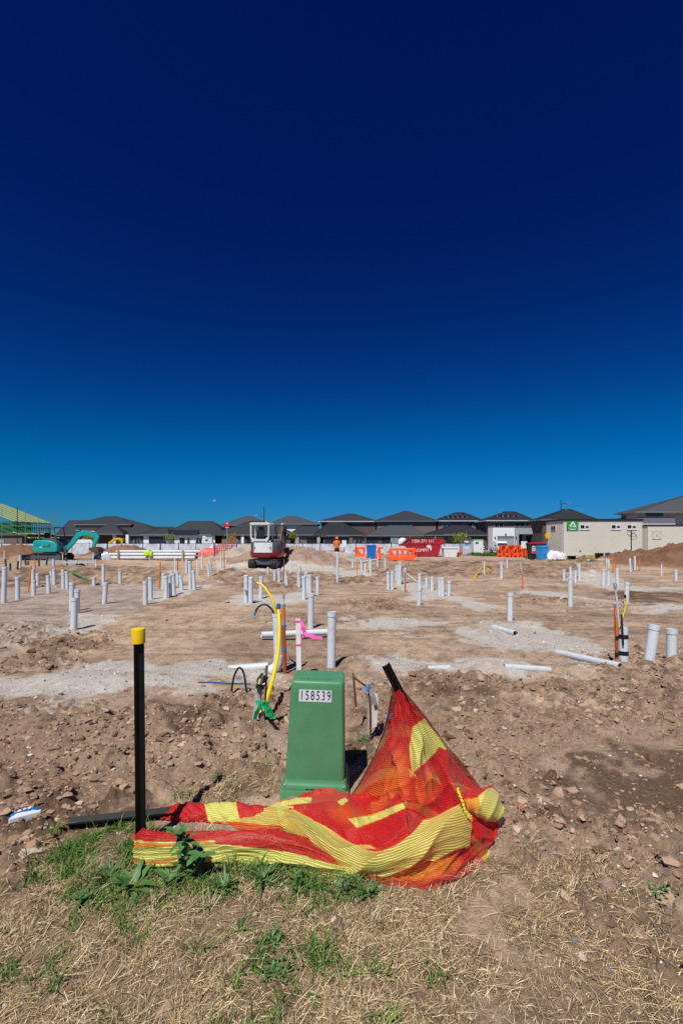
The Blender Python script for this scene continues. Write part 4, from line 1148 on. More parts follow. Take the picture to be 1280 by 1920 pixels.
# ------------------------------------------------------------------ drainage risers, pegs and conduits
def put(o, loc):
    loc = Vector(loc); o.data.transform(Matrix.Translation(-loc)); o.location = loc; return o
def riser(xt, yt, xb, yb, label, group=None, r=.055, kind=0, name='pvc_riser', d=None):
    d = d or gy(yb)
    x = (xb - 640) / FPX * d
    z = hz(x, d)
    bot = Vector((x, d, z - .12)); top = P(xt, yt, d)
    if top.z < z + .1: top.z = z + .1
    top.x += (0 if abs(xt - xb) > 1.2 else random.uniform(-.012, .012))
    ax = (top - bot).normalized()
    n = 20 if yb > 1100 else 12
    o = MB().hollow(bot, top, r, r - .006, n).build(name, 'pvc', None, True)
    put(o, (x, d, z))
    tag(o, label, 'pipe', group)
    if yb > 1086 and kind >= 0:
        if kind == 0:
            c = MB().hollow(top - ax * .055, top + ax * .004, r + .006, r + .0005, n).build('socket', 'pvc', o, True)
        else:
            c = MB().tube([top - ax * .03, top - ax * .002, top + ax * .012, top + ax * .018], [r + .005, r + .006, r * .8, r * .2], n).build('end_cap', 'pvc', o, True)
        c.data.transform(Matrix.Translation(-o.location))
    q = MB().tube([top - ax * .16, top - ax * .15], r - .007, n).build('bore', 'bore_shade', o); q.data.transform(Matrix.Translation(-o.location))
    return o
PADL = ('grey PVC riser pipe standing in the pinkish gravel pad before the teal excavator', 'risers in the gravel pad')
for a in ((9.7, 1063, 7.5, 1130), (33.8, 1082, 34, 1124), (63, 1067, 63, 1102), (63.8, 1088, 63.8, 1117), (71.9, 1075, 71.6, 1099.5), (90.6, 1079, 92.5, 1113.6), (97, 1071, 97.7, 1098.5), (102, 1067, 103, 1099.5),
          (119.5, 1068, 119.5, 1100), (119, 1075, 119.5, 1105), (126.3, 1071, 127, 1104.7), (194.5, 1058, 194.5, 1099.5), (199, 1092, 195.5, 1133), (226, 1072, 226, 1098), (177, 1082, 177, 1100)):
    riser(*a, *PADL)
riser(136, 1092, 135, 1146, 'tallest of three close grey risers standing at the gravel pad corner')
riser(145, 1105, 144.5, 1149.5, 'grey riser with a bolt through it in the close trio of pipes')
riser(141, 1120.6, 138.3, 1181.5, 'clean grey riser with its own sand mound, foremost of the close trio')
TIM = ('grey PVC riser rising among the timber formwork behind the spoil bank', 'risers in the formwork')
for a in ((39, 1041, 38.3, 1073), (101, 1048, 101, 1070), (144.5, 1050, 144.5, 1064.7)): riser(*a, *TIM)
riser(109, 1050, 109, 1056, 'short cut-off grey pipe stub beside the excavator tracks')
ROW = ('grey PVC riser in the long leaning row along the dirt track', 'risers in the leaning row')
for a in ((307, 1075, 306, 1108), (311.6, 1080, 312.5, 1123), (318, 1079, 319.5, 1121), (324.5, 1074.5, 327, 1117.5), (321.5, 1071, 323, 1105), (332.5, 1071, 333.6, 1100), (339, 1079, 341.4, 1109), (350.5, 1049, 350, 1085.5),
          (356, 1052, 357.3, 1106), (362.5, 1070, 365, 1108)): riser(*a, *ROW)
PR = ('grey riser of the pair standing apart at the near end of the leaning row', 'pair at the end of the row')
riser(272, 1089.7, 273, 1134.7, *PR); riser(282.8, 1082, 283, 1125.6, *PR)
OM = ('grey PVC riser standing near the orange mesh fence', 'risers by the orange mesh')
for a in ((379.4, 1042, 379.4, 1066.7), (390.3, 1058, 393, 1086), (395, 1052, 395.3, 1077), (414.7, 1046, 414.4, 1065), (423.7, 1052, 423.7, 1061)): riser(*a, *OM)
s1 = riser(462, 1079, 461.5, 1130, 'dirty capped grey pipe, one half of a strapped pair', kind=1)
s2 = riser(470, 1083, 470, 1131, 'clean capped grey pipe, one half of a strapped pair', kind=1)
d = gy(1130.5)
o = MB().box(P(458, 1109, d - .07), P(474, 1104, d + .07)).build('strap', 'steel', s2, bevel=.01); o.data.transform(Matrix.Translation(-s2.location))
riser(489.4, 1081, 488.6, 1121.5, 'single grey riser in the sand beside the strapped pipe pair')
RB = ('grey PVC riser in the rubble in front of the red excavator', 'risers before the red excavator')
for a in ((502.6, 1063.6, 502.3, 1077), (515, 1070.6, 515, 1088), (523.4, 1066, 523.7, 1094), (536, 1071, 534.7, 1096), (537.8, 1081.5, 537.8, 1100)): riser(*a, *RB)
SM = ('grey PVC riser in the clump growing from the small sand mound', 'risers on the sand mound')
for a in ((562.3, 1062.5, 562, 1086), (559.4, 1073, 559, 1099), (561, 1083, 561, 1102.6), (570, 1080, 570, 1124), (573.6, 1073, 573.6, 1108), (576, 1078.5, 576, 1111), (581, 1077.6, 581.4, 1120), (595, 1081.5, 595.5, 1116)): riser(*a, *SM)
riser(582.8, 1113, 582, 1177.7, 'mud-splashed grey riser standing behind the lying pipe')
riser(633, 1037, 632.5, 1092.5, 'tall slim grey pipe standing alone by a small trench', r=.046)
BR = ('grey PVC riser standing in front of the orange barriers', 'risers before the barriers')
for a in ((660.8, 1050, 661, 1063), (677.5, 1051, 677.5, 1068), (692.8, 1046, 692.3, 1063), (694.4, 1050, 694.7, 1074), (707.7, 1048, 707.7, 1064), (721.7, 1047, 722, 1068)): riser(*a, *BR)
ED = ('grey PVC riser at the left edge of the wide sand patch', 'risers at the sand patch edge')
for a in ((727.8, 1072, 727.5, 1103), (735.3, 1072, 735, 1103.7), (743, 1059.7, 742.7, 1088.6), (746, 1061, 745.8, 1092.5), (749.7, 1053.4, 749.4, 1093.3), (759.4, 1065, 759, 1092)): riser(*a, *ED)
SP = ('grey PVC riser standing in the middle of the wide sand patch', 'risers in the sand patch')
for a in ((786, 1075.6, 786.7, 1105), (799, 1084, 799.2, 1100.6), (809.4, 1081.6, 809.8, 1106), (823.4, 1083, 824, 1115), (829, 1083, 829.4, 1117.5), (841.4, 1089.4, 841.4, 1115)): riser(*a, *SP)
riser(785.5, 1103.4, 785, 1133.4, 'short thick grey riser on brown soil before the sand patch')
BK = ('grey PVC riser on the soil ridge between skip and wheelie bins', 'risers on the soil ridge')
for a in ((939.2, 1053, 939.2, 1080), (939.8, 1065, 939, 1088), (950, 1049, 950, 1067.5)): riser(*a, *BK)
riser(956.5, 1112, 955.3, 1165, 'lone clean grey riser with rounded foot near the open pipe end')
CB = ('grey PVC riser in the loose cluster before the cream cabin', 'risers before the cabin')
for a in ((1056, 1068, 1056.7, 1087.5), (1068.6, 1062.6, 1069, 1084), (1077.7, 1069.5, 1077.9, 1091), (1085.4, 1057, 1085.4, 1086), (1082.3, 1056, 1082.3, 1066), (1101.8, 1049, 1101.8, 1062), (1130, 1067, 1130, 1097), (1139.4, 1072.4, 1139.4, 1095.6),
          (1156, 1065.5, 1156.8, 1095.6), (1137, 1047, 1137, 1065.5), (1140.6, 1049, 1140.6, 1066)): riser(*a, *CB)
riser(1069.4, 1082, 1068.6, 1135, 'tall grey riser with a socket standing nearest the cabin cluster')
SPL = ('grey PVC riser at the foot of the spoil heap', 'risers by the spoil heap')
for a in ((1180, 1046.6, 1181, 1071.6), (1189.3, 1043, 1189.4, 1068.5), (1266.6, 1069, 1266.3, 1089)): riser(*a, *SPL)
riser(1175, 1092, 1172.6, 1132, 'tilted grey riser behind the taped conduit bundle')
riser(622, 1147.6, 620.7, 1246, 'clean grey riser with socket standing right of the pink ribbon peg')
riser(1226.3, 1172.5, 1214.4, 1252.5, 'thick grey riser leaning beside the taped bundle', r=.062)
riser(1258.8, 1180, 1257.5, 1246, 'mud-splashed upright grey riser beside the leaning one', r=.059)

def lying(name, label, a, b, r=.055, m='pvc', cat='pipe', bore=True, group=None):
    a, b = Vector(a), Vector(b)
    o = MB().hollow(a, b, r, r - .006, 20).build(name, m, None, True)
    put(o, a); tag(o, label, cat, group)
    t = (b - a).normalized()
    if bore:
        q = MB().tube([a + t * .12, a + t * .13], r - .007, 16).build('bore', 'bore_shade', o); q.data.transform(Matrix.Translation(-a))
        q = MB().tube([b - t * .13, b - t * .12], r - .007, 16).build('bore', 'bore_shade', o); q.data.transform(Matrix.Translation(-a))
    return o
dd = gy(1199)
lying('pvc_pipe', 'grey pipe lying across behind the white peg with pink ribbon', P(490, 1190.5, dd - .10), P(616, 1185, dd + .22), .050)
a, b_ = P(944, 1253, 5.75), P(1030, 1252, 5.80); a.z = hz(a.x, a.y) - .005; b_.z = hz(b_.x, b_.y) + .015
lying('pvc_pipe', 'dusty white pipe lying half buried at the sand mound edge', a, b_, .04, 'pvc_white')
a, b_ = P(1045, 1220, 6.7), P(1162, 1252, 5.75); a.z = hz(a.x, a.y) + .005; b_.z = hz(b_.x, b_.y) - .005
lying('pvc_pipe', 'pale pipe lying slanted towards the taped bundle, soil on top', a, b_, .045, 'pvc_white')
a, b_ = P(966, 1190, 7.85), P(925, 1180, 8.7); a.z = hz(a.x, a.y) + .04; b_.z = hz(b_.x, b_.y) - .02
lying('pvc_pipe', 'open pipe end pointing out of the pale sand', a, b_, .05)
a, b_ = P(800, 1252, 5.9), P(842, 1249, 6.0); a.z = hz(a.x, a.y) - .03; b_.z = hz(b_.x, b_.y) - .035
lying('pvc_pipe', 'white pipe showing only its back above the buried sand', a, b_, .05, 'pvc_white')
lying('pvc_pipe', 'white pipe lying on rubble before the blue wheelie bin', P(673, 1055, 30.5), P(705, 1049.5, 31.6), .075, 'pvc_white')

# riser with elbow behind the pillar, hoses come out of its top
D5 = gy(1259)
base_e = P(524, 1259, D5); base_e.z = hz(base_e.x, D5) + .02
rs = root('pvc_elbow_riser', 'grey riser with bottom elbow joined to a white buried pipe', 'pipe', tuple(base_e))
topp = P(519, 1151, D5)
path = [topp, P(521, 1200, D5), P(522.5, 1232, D5), P(521.5, 1246, D5), P(516, 1253, D5), P(506, 1257, D5)]
rel(MB().tube(path, [.055, .055, .055, .055, .057, .055], 20), 'riser_tube', 'pvc', rs)
ax = Vector((0, 0, 1))
rel(MB().hollow(topp - ax * .03, topp + ax * .006, .058, .046, 20), 'rim', 'pvc', rs)
rel(MB().tube([topp + ax * .001, topp + ax * .003], .048, 18), 'bore', 'bore_shade', rs)
rel(MB().tube([P(522.8, 1228, D5), P(522, 1240, D5), P(519, 1250, D5), P(509, 1256.5, D5), P(503, 1257.5, D5)], [.060, .062, .064, .062, .060], 20), 'elbow', 'pvc', rs)
e1, e2 = P(504, 1257, D5), P(430, 1263, D5 + .05)
e1.z, e2.z = base_e.z + .05, hz(e2.x, e2.y) + .0
e2.z -= .03
rel(MB().tube([e1, (e1 + e2) / 2, e2], .05, 18), 'outlet_pipe', 'pvc_white', rs)
hp = cr_interp(np.array([tuple(p) for p in (P(517, 1153, D5 - .02), P(512, 1128, D5), P(500, 1107, D5 + .05), P(490, 1096, D5 + .08), P(479, 1092.5, D5 + .1))]), 36)
h = root('yellow_hose', 'yellow hose with blue end curving out of the elbow riser', 'hose', tuple(hp[0]))
rel(MB().tube(hp.tolist(), .015, 10), 'tube', 'yellow_pipe', h); rel(MB().tube(hp[-3:].tolist(), [.018, .02, .02], 10), 'end_cap', 'blue', h)
hp = cr_interp(np.array([tuple(p) for p in (P(515.5, 1153, D5 - .03), P(509, 1142, D5 - .02), P(499, 1134, D5 - .02), P(489, 1135, D5 - .02), P(481, 1143, D5 - .02), P(476, 1154, D5 - .02))]), 36)
h = root('black_hose', 'black hose with blue end arching over from the elbow riser', 'hose', tuple(hp[0]))
rel(MB().tube(hp.tolist(), .0115, 10), 'tube', 'black_poly', h); rel(MB().tube(hp[-6:].tolist(), .017, 10), 'end_cap', 'lightblue', h)
b0 = on_ground(534, 1262)
oc = root('orange_conduit', 'orange conduit with blue tape rings and white tip beside the elbow riser', 'conduit', tuple(b0 - Vector((0, 0, .05))))
D6 = b0.y
rel(MB().tube([b0 - Vector((0, 0, .06)), P(533.5, 1230, D6), P(531.5, 1167, D6)], .022, 12), 'lower_tube', 'rust_pipe', oc)
rel(MB().tube([P(531.5, 1168, D6), P(531, 1136, D6)], .023, 12), 'upper_tube', 'orange_pipe', oc)
rel(MB().tube([P(531, 1138, D6), P(531.5, 1120, D6)], .012, 10), 'white_tip', 'pvc_white', oc)
rel(MB().tube([P(531.4, 1122, D6), P(532, 1114, D6)], .013, 8), 'cap', 'tape_grey', oc)
rel(MB().tube([P(531.5, 1172, D6), P(531.5, 1162, D6)], .0245, 12), 'grey_collar', 'tape_grey', oc)
rel(MB().tube([P(531, 1139, D6), P(531, 1133, D6)], .0245, 12), 'grey_collar', 'tape_grey', oc)
for yb in (1218, 1174): rel(MB().tube([P(533, yb + 2.5, D6), P(533, yb - 2, D6)], .025, 12), 'tape_ring', 'blue', oc)
# peg with ribbon
def peg(px, yt, yb, label, group=None, w=.042, name='survey_peg', xt=None, pink=False):
    d = gy(yb); x = (px - 640) / FPX * d; z = hz(x, d)
    t = P(xt if xt is not None else px, yt, d); lean = t.x - x
    b = MB(); h = w / 2
    b.add([(x - h, d - h * .6, z - .1), (x + h, d - h * .6, z - .1), (x + h, d + h * .6, z - .1), (x - h, d + h * .6, z - .1),
           (x - h + lean, d - h * .6, t.z), (x + h + lean, d - h * .6, t.z), (x + h + lean, d + h * .6, t.z), (x - h + lean, d + h * .6, t.z)],
          [(3, 2, 1, 0), (4, 5, 6, 7), (0, 1, 5, 4), (1, 2, 6, 5), (2, 3, 7, 6), (3, 0, 4, 7)])
    o = put(b.build(name, 'peg', None), (x, d, z)); tag(o, label, 'survey peg', group)
    if pink:
        q = MB().box((x - h + lean - .004, d - h * .6 - .004, t.z - .06), (x + h + lean + .004, d + h * .6 + .004, t.z + .003)).build('pink_tip', 'pink', o); q.data.transform(Matrix.Translation(-o.location))
    return o
pg = peg(561, 1160.5, 1268, 'white survey peg tied with a fluttering pink ribbon', w=.055, xt=559)
D7 = pg.location.y - .03
for yb in (1164.5, 1208.5):
    q = MB().box(P(554.3 if yb < 1200 else 555, yb + 2.6, D7 + .008), P(564.5 if yb < 1200 else 565.3, yb - 2.6, D7 + .062)).build('ribbon_band', 'pink', pg, bevel=.004); q.data.transform(Matrix.Translation(-pg.location))
b = MB(); ribbon(b, [P(564, 1165, D7), P(567, 1175, D7 - .03), P(571, 1186, D7 - .03), P(575, 1190, D7 - .05), P(588, 1194, D7 - .06), P(604, 1197, D7 - .06)], [.03, .05, .05, .04, .045, .03], tw=.25)
ribbon(b, [P(572, 1186, D7), P(568, 1193, D7 - .02), P(565, 1201, D7 - .02)], [.04, .035, .02], tw=.4)
q = b.build('ribbon', 'pink', pg); q.data.transform(Matrix.Translation(-pg.location))
WP = ('slim white survey peg standing in the soil of the building site', 'white survey pegs')
PB = ('slim white survey peg beside the pipe stack and formwork', 'white pegs by the pipe stack')
for a in ((8.5, 1033, 1052), (175, 1036, 1053), (180, 1049.5, 1072)): peg(*a, *PB)
peg(118, 1036, 1053, 'white survey peg with a pink mark by the teal excavator', pink=True); peg(4, 1032, 1044, 'pink tipped white peg at the foot of the left dirt pile', pink=True)
for a in ((328, 1047.5, 1074), (370, 1049.5, 1076), (408, 1049, 1074)): peg(*a, 'slim white survey peg between the leaning riser row and the orange mesh', 'white pegs by the leaning row')
for a in ((447, 1035.5, 1052), (543.5, 1049, 1074)): peg(*a, 'slim white survey peg beside the red and white excavator', 'white pegs by the red excavator')
peg(684, 1056, 1077, 'slim white survey peg at the small trench before the barriers')
peg(907, 1052, 1077.6, 'slim white survey peg behind the bent orange conduit'); peg(1239.3, 1055, 1077.6, 'pink tipped white peg on the slope of the spoil heap', pink=True)
def stake(pts, label, m='orange_pipe', r=.02, name='orange_conduit', cat='conduit', group=None):
    d = gy(pts[0][1]); x = (pts[0][0] - 640) / FPX * d; z = hz(x, d)
    pp = [Vector((x, d, z - .08))] + [P(a, b, d) for a, b in pts[1:]]
    o = put(MB().tube(pp, r, 9).build(name, m, None, True), (x, d, z)); return tag(o, label, cat, group)
stake([(53, 1112), (59, 1060.5)], 'thin orange conduit leaning in the gravel pad')
stake([(66, 1072), (66.4, 1048)], 'orange conduit upright among the timber formwork')
stake([(298.8, 1106.5), (300, 1080), (301, 1053.4)], 'orange conduit upright at the left end of the leaning row')
stake([(333.6, 1076), (334, 1045.6)], 'red-topped conduit rising behind the leaning riser row', 'rust_pipe')
stake([(421, 1071), (420, 1015)], 'tall orange stake before the orange mesh fence', r=.026)
stake([(530.8, 1100), (533, 1048)], 'thin brown conduit with wire tip before the red excavator', 'rust_pipe', .016)
stake([(669.4, 1073), (669.7, 1051)], 'short orange conduit among risers before the barriers')
stake([(759.7, 1109), (758.6, 1072)], 'brown orange conduit at the edge of the sand patch', 'rust_pipe')
o = stake([(980.6, 1103), (979, 1088), (977.8, 1072)], 'bent orange conduit with white tip on brown soil')
q = MB().tube([P(977.8, 1072.5, o.location.y), P(974, 1054, o.location.y)], .016, 8).build('white_tip', 'pvc_white', o); q.data.transform(Matrix.Translation(-o.location))
stake([(1149, 1072), (1147.7, 1041.5)], 'bright orange conduit standing before the straw bales', r=.03)
stake([(1198.5, 1070), (1198, 1046.6)], 'bright orange conduit standing before the spoil heap', r=.03)
stake([(1153.5, 1068), (1153.3, 1056)], 'small red-orange marker cone beside the cabin risers', 'orange_pipe', .035, 'marker_stub', 'marker')
a, b_ = on_ground(120, 1094), on_ground(170, 1092); a = P(119, 1066, b_.y + 1.2)
o = put(MB().tube([a, b_], .022, 8).build('green_pole', mat('green_pole', (.01, .22, .06), .5), None, True), b_); tag(o, 'thin green pole leaning against the spoil bank', 'pole')
q = MB().tube([a + (b_ - a) * .002, a + (b_ - a) * .1], .032, 8).build('red_end', 'sign_red', o, True); q.data.transform(Matrix.Translation(-o.location))
pts = [on_ground(889.5, 1086, .03), on_ground(894, 1080, .10), on_ground(901, 1076, .22), on_ground(912, 1075, .2), on_ground(919, 1076, .06)]
o = put(MB().tube(cr_interp(np.array([tuple(p) for p in pts]), 24).tolist(), [.06] * 5 + [.03] * 19, 9).build('orange_conduit', 'yellow_paint', None, True), pts[0]); tag(o, 'orange-yellow conduit bent over along the soil ridge', 'conduit')
a, b_ = on_ground(783, 1092, .02), on_ground(763, 1088, .28)
o = put(MB().tube([a, b_], .022, 8).build('white_rod', 'pvc_white', None, True), a); tag(o, 'white rod leaning among the sand patch risers', 'rod')

# taped bundle on the right
D8 = gy(1250); tb0 = on_ground(1166, 1250)
tb = root('taped_bundle', 'grey riser with orange conduit and hoses bound by black tape', 'pipe bundle', tuple(tb0))
rel(MB().hollow(P(1167.8, 1258, D8), P(1168, 1174, D8), .055, .049, 20), 'riser_tube', 'pvc', tb)
rel(MB().tube([P(1155.5, 1256, D8), P(1154.5, 1200, D8), P(1153, 1137, D8)], .018, 12), 'orange_tube', 'rust_pipe', tb)
rel(MB().tube([P(1155, 1196, D8), P(1153.2, 1138, D8)], .0195, 12), 'orange_sleeve', 'orange_pipe', tb)
rel(MB().tube([P(1153.2, 1139, D8), P(1153, 1133, D8)], .021, 12), 'grey_collar', 'tape_grey', tb)
rel(MB().tube([P(1160, 1176, D8 - .02), P(1156, 1130, D8 - .02), P(1152.5, 1102, D8 - .02)], .011, 10), 'white_tube', 'pvc_white', tb)
rel(MB().tube([P(1152.3, 1104, D8 - .02), P(1152, 1096, D8 - .02), P(1153.5, 1093, D8 - .02)], [.016, .02, .018], 10), 'tube_cap', 'tape_grey', tb)
hp = cr_interp(np.array([tuple(p) for p in (P(1162.5, 1174, D8 - .03), P(1166, 1158, D8 - .03), P(1171, 1142, D8 - .03), P(1173, 1128, D8 - .03), P(1170, 1115, D8 - .03))]), 24)
rel(MB().tube(hp.tolist(), .0105, 9), 'yellow_hose', 'yellow_pipe', tb); rel(MB().tube(hp[-4:].tolist(), .013, 9), 'hose_end', 'black_poly', tb)
rel(MB().tube([P(1164, 1152, D8 - .06), P(1166, 1180, D8 - .068), P(1167.5, 1210, D8 - .062)], .011, 9), 'black_hose', 'black_poly', tb)
for (y0, y1) in ((1197, 1189), (1228, 1220)):
    rel(MB().tube([P(1167.9, y0, D8), P(1167.9, y1, D8)], .0568, 20), 'tape_wrap', 'tape_black', tb)
    rel(MB().tube([P(1155, y0 + 3, D8), P(1155, y1 + 3, D8)], .0215, 12), 'tape_wrap', 'tape_black', tb)
rel(MB().tube([P(1154.5, 1160, D8), P(1154, 1150, D8)], .0215, 12), 'tape_wrap', 'tape_grey', tb)

# ------------------------------------------------------------------ machines
def track(rt, xc, L, W, H, m='rubber'):
    """one crawler track: belt with lugs, wheels"""
    r = H / 2; n = 9
    prof = [(-L / 2 + r + r * math.cos(PI / 2 + PI * k / n), r + r * math.sin(PI / 2 + PI * k / n)) for k in range(n + 1)]
    prof += [(L / 2 - r + r * math.cos(-PI / 2 + PI * k / n), r + r * math.sin(-PI / 2 + PI * k / n)) for k in range(n + 1)]
    ins = [(p[0] * (1 - .09 / (L / 2)), r + (p[1] - r) * (1 - .05 / r)) for p in prof]
    b = MB(); N = len(prof); vs = []
    for e in (xc - W / 2, xc + W / 2):
        vs += [(e, p[0], p[1]) for p in prof]
    for e in (xc - W / 2, xc + W / 2):
        vs += [(e, p[0], p[1]) for p in ins]
    fs = []
    for k in range(N):
        j = (k + 1) % N
        fs += [(k, j, N + j, N + k), (2 * N + k, 3 * N + k, 3 * N + j, 2 * N + j), (k, 2 * N + k, 2 * N + j, j), (N + k, N + j, 3 * N + j, 3 * N + k)]
    b.add(vs, fs)
    per = []
    for k in range(N):                              # lugs round the belt
        j = (k + 1) % N
        p, q = Vector(prof[k]), Vector(prof[j]); ln = (q - p).length
        for s in range(max(1, int(ln / .12))):
            t = (s + .5) / max(1, int(ln / .12)); per.append((p + (q - p) * t, (q - p).normalized()))
    for (c, t) in per:
        nn = Vector((t.y, -t.x)) ; 
        if nn.dot(c - Vector((0, r))) < 0: nn = -nn
        a0, a1 = c - t * .025, c + t * .025
        vs = [(e, q.x, q.y) for e in (xc - W / 2 + .01, xc + W / 2 - .01) for q in (a0 - nn * .01, a1 - nn * .01, a1 + nn * .03, a0 + nn * .03)]
        b.add(vs, [(0, 1, 2, 3), (7, 6, 5, 4), (0, 4, 5, 1), (1, 5, 6, 2), (2, 6, 7, 3), (3, 7, 4, 0)])
    tk = b.build('track', m, rt)
    w = MB()
    w.box((xc - W * .36, -L / 2 + r, r * .55), (xc + W * .36, L / 2 - r, r * 1.5))
    w.build('track_frame', 'exc_grey', tk, bevel=.02)
    for yy_ in (-L / 2 + r, L / 2 - r):
        MB().lathe([(r * .35, -W * .47), (r * .8, -W * .46), (r * .8, W * .46), (r * .35, W * .47)], 16, Matrix.Translation((xc, yy_, r)) @ Matrix.Rotation(PI / 2, 4, 'Y')).build('sprocket', 'exc_grey', tk, True)
    return tk
def arm_beam(pts, w, x=0.0):
    """box-section beam along a path in the y-z plane, pts = (y, z, depth of section)"""
    b = MB(); vs = []
    for i, (y, z, h) in enumerate(pts):
        p0, p1 = pts[max(i - 1, 0)], pts[min(i + 1, len(pts) - 1)]
        t = Vector((p1[0] - p0[0], p1[1] - p0[1])).normalized(); nn = Vector((-t.y, t.x)) * h / 2
        for (sx, sn) in ((-1, -1), (1, -1), (1, 1), (-1, 1)):
            vs.append((x + sx * w / 2, y + nn.x * sn, z + nn.y * sn))
    fs = [(4 * i + k, 4 * i + (k + 1) % 4, 4 * i + 4 + (k + 1) % 4, 4 * i + 4 + k) for i in range(len(pts) - 1) for k in range(4)]
    fs += [(3, 2, 1, 0), tuple(4 * (len(pts) - 1) + k for k in range(4))]
    return b.add(vs, fs)
def ram(rt, a, c, r=.045, m1='exc_grey', x=0.0):
    a, c = Vector((x, *a)), Vector((x, *c))
    o = MB().tube([a, a + (c - a) * .58], r, 10).build('hydraulic_ram', m1, rt, True)
    MB().tube([a + (c - a) * .55, c], r * .55, 8).build('ram_rod', 'steel', o, True)
def bucket(rt, y, z, s, w, ang, m='bucket'):
    prof = [(0, .10), (.16, .02), (.30, -.16), (.34, -.36), (.24, -.55), (.02, -.66), (-.22, -.70), (-.20, -.66), (.02, -.61), (.20, -.50), (.29, -.36), (.26, -.18), (.12, -.03), (-.02, .04)]
    ca, sa = math.cos(ang), math.sin(ang)
    f = lambda p: (y + s * (p[0] * ca - p[1] * sa), z + s * (p[0] * sa + p[1] * ca))
    bk = MB().prism([f(p) for p in prof], -w / 2, w / 2, 'x').build('bucket', m, rt)
    side = [f(p) for p in [(0, .08), (.15, .0), (.29, -.17), (.32, -.36), (.22, -.54), (0, -.65), (-.2, -.68), (-.10, -.30)]]
    for e in (-1, 1):
        MB().prism(side, e * w / 2 - e * .035, e * w / 2 - e * .003, 'x').build('cheek_plate', m, bk)
    for k in range(4):
        xx = -w / 2 + w * (k + .5) / 4
        MB().prism([f(p) for p in [(-.20, -.71), (-.36, -.705), (-.20, -.66)]], xx - .035, xx + .035, 'x').build('tooth', 'steel', bk)
    return bk

# --- red and white excavator seen from behind
D = 26.2
ex = root('excavator', 'small red and white excavator with open canopy parked before gravel mound', 'excavator', ((500 - 640) / FPX * D, D, .02), math.radians(-5))
track(ex, -.60, 2.0, .32, .46); track(ex, .60, 2.0, .32, .46)
MB().box((-.44, -.6, .18), (.44, .6, .50)).build('undercarriage', 'exc_grey', ex, bevel=.04)
MB().lathe([(.42, .50), (.42, .60)], 20).build('slew_ring', 'exc_grey', ex, True)
b = MB(); sec = []
def tailsec(z, k): return ([(.86 * k * math.sin(t) , (-.80 * k * max(0, math.cos(t)) ** .7 if math.cos(t) > 0 else .0)) for t in [-PI / 2 + PI * i / 16 for i in range(17)]] + [(.84 * k, .62), (.3 * k, .74), (-.3 * k, .74), (-.84 * k, .62)], z)
loft([tailsec(.56, .90), tailsec(.60, .96), tailsec(.75, 1.0), tailsec(.88, 1.0), tailsec(.93, .985)]).build('counterweight', 'exc_red', ex, True)
hs = [tailsec(.932, .955), tailsec(1.1, .965), tailsec(1.30, .96), tailsec(1.36, .92), tailsec(1.39, .82)]
body = loft(hs).build('engine_cover', 'exc_grey', ex, True)
pn = MB(); arc = [(-.52 + 1.0 * k / 12) for k in range(13)]
def tail_y(x, k=.965): 
    t = math.asin(max(-1, min(1, x / (.86 * k)))); return -.80 * k * max(0, math.cos(t)) ** .7
vs = []
for (z, off) in ((.84, .035), (1.29, .03), (1.37, .02)):
    vs += [(x, tail_y(x, 1.0 if z < .9 else .965) - off, z) for x in arc]
for (z, off) in ((.84, -.03), (1.29, -.03), (1.37, -.03)):
    vs += [(x, tail_y(x, .965) - off, z) for x in arc]
fs = []
for l_ in (0, 3):
    for r_ in range(2):
        for k in range(12):
            a = (l_ + r_) * 13 + k; fs.append((a, a + 1, a + 14, a + 13))
for k in range(12):
    fs.append((k, k + 1, 39 + k + 1, 39 + k)); fs.append((26 + k, 26 + k + 1, 65 + k + 1, 65 + k))
for r_ in range(2):
    for k in (0, 12):
        a = r_ * 13 + k; fs.append((a, a + 13, 39 + a + 13, 39 + a))
pn.add(vs, fs).build('rear_panel', 'exc_white', ex, True)
for sx in (-.42, .36):
    yb = tail_y(sx) - .045
    MB().box((sx - .07, yb - .004, .95), (sx + .07, yb + .05, 1.05)).build('warning_label', 'yellow_paint', ex)
    MB().box((sx - .07, yb - .004, 1.06), (sx + .07, yb + .05, 1.12)).build('rear_light', 'exc_red', ex)
    MB().box((sx - .05, yb - .004, 1.15), (sx + .05, yb + .05, 1.22)).build('label_plate', 'white_label', ex)
MB().box((-.80, -.28, 1.385), (.28, .62, 1.46)).build('cab_floor', 'exc_white', ex, bevel=.03)
def tubes(pts_list, r): 
    b = MB()
    for pts in pts_list: b.tube(pts, r, 8)
    return b
rear = tubes([[(-.66, -.32, 1.40), (-.78, -.32, 1.62), (-.79, -.30, 2.30), (-.70, -.28, 2.37), (.10, -.28, 2.37), (.19, -.30, 2.30), (.18, -.32, 1.62), (.06, -.32, 1.40)]], .045)
rear.build('canopy_frame', 'exc_white', ex, True)
MB().prism([(-.68, 1.44), (.08, 1.44), (.16, 1.58), (.10, 1.66), (.0, 1.56), (-.60, 1.56), (-.70, 1.66), (-.76, 1.58)], -.335, -.30, 'y').build('rear_guard', 'exc_white', ex)
tubes([[(-.79, .62, 1.40), (-.79, .60, 2.28), (-.70, .58, 2.36)], [(.19, .62, 1.40), (.19, .60, 2.28), (.10, .58, 2.36)]], .04).build('front_post', 'exc_white', ex, True)
MB().prism([(-.84, 2.33), (.24, 2.33), (.26, 2.40), (.18, 2.45), (-.78, 2.45), (-.86, 2.40)], -.36, .72, 'y').build('canopy_roof', 'exc_white', ex, bevel=.02)
st = MB().box((-.52, -.12, 1.47), (-.06, .36, 1.66)).build('seat', 'seat', ex, bevel=.05)
MB().box((-.50, -.16, 1.62), (-.08, -.04, 2.06)).build('backrest', 'seat', st, bevel=.05)
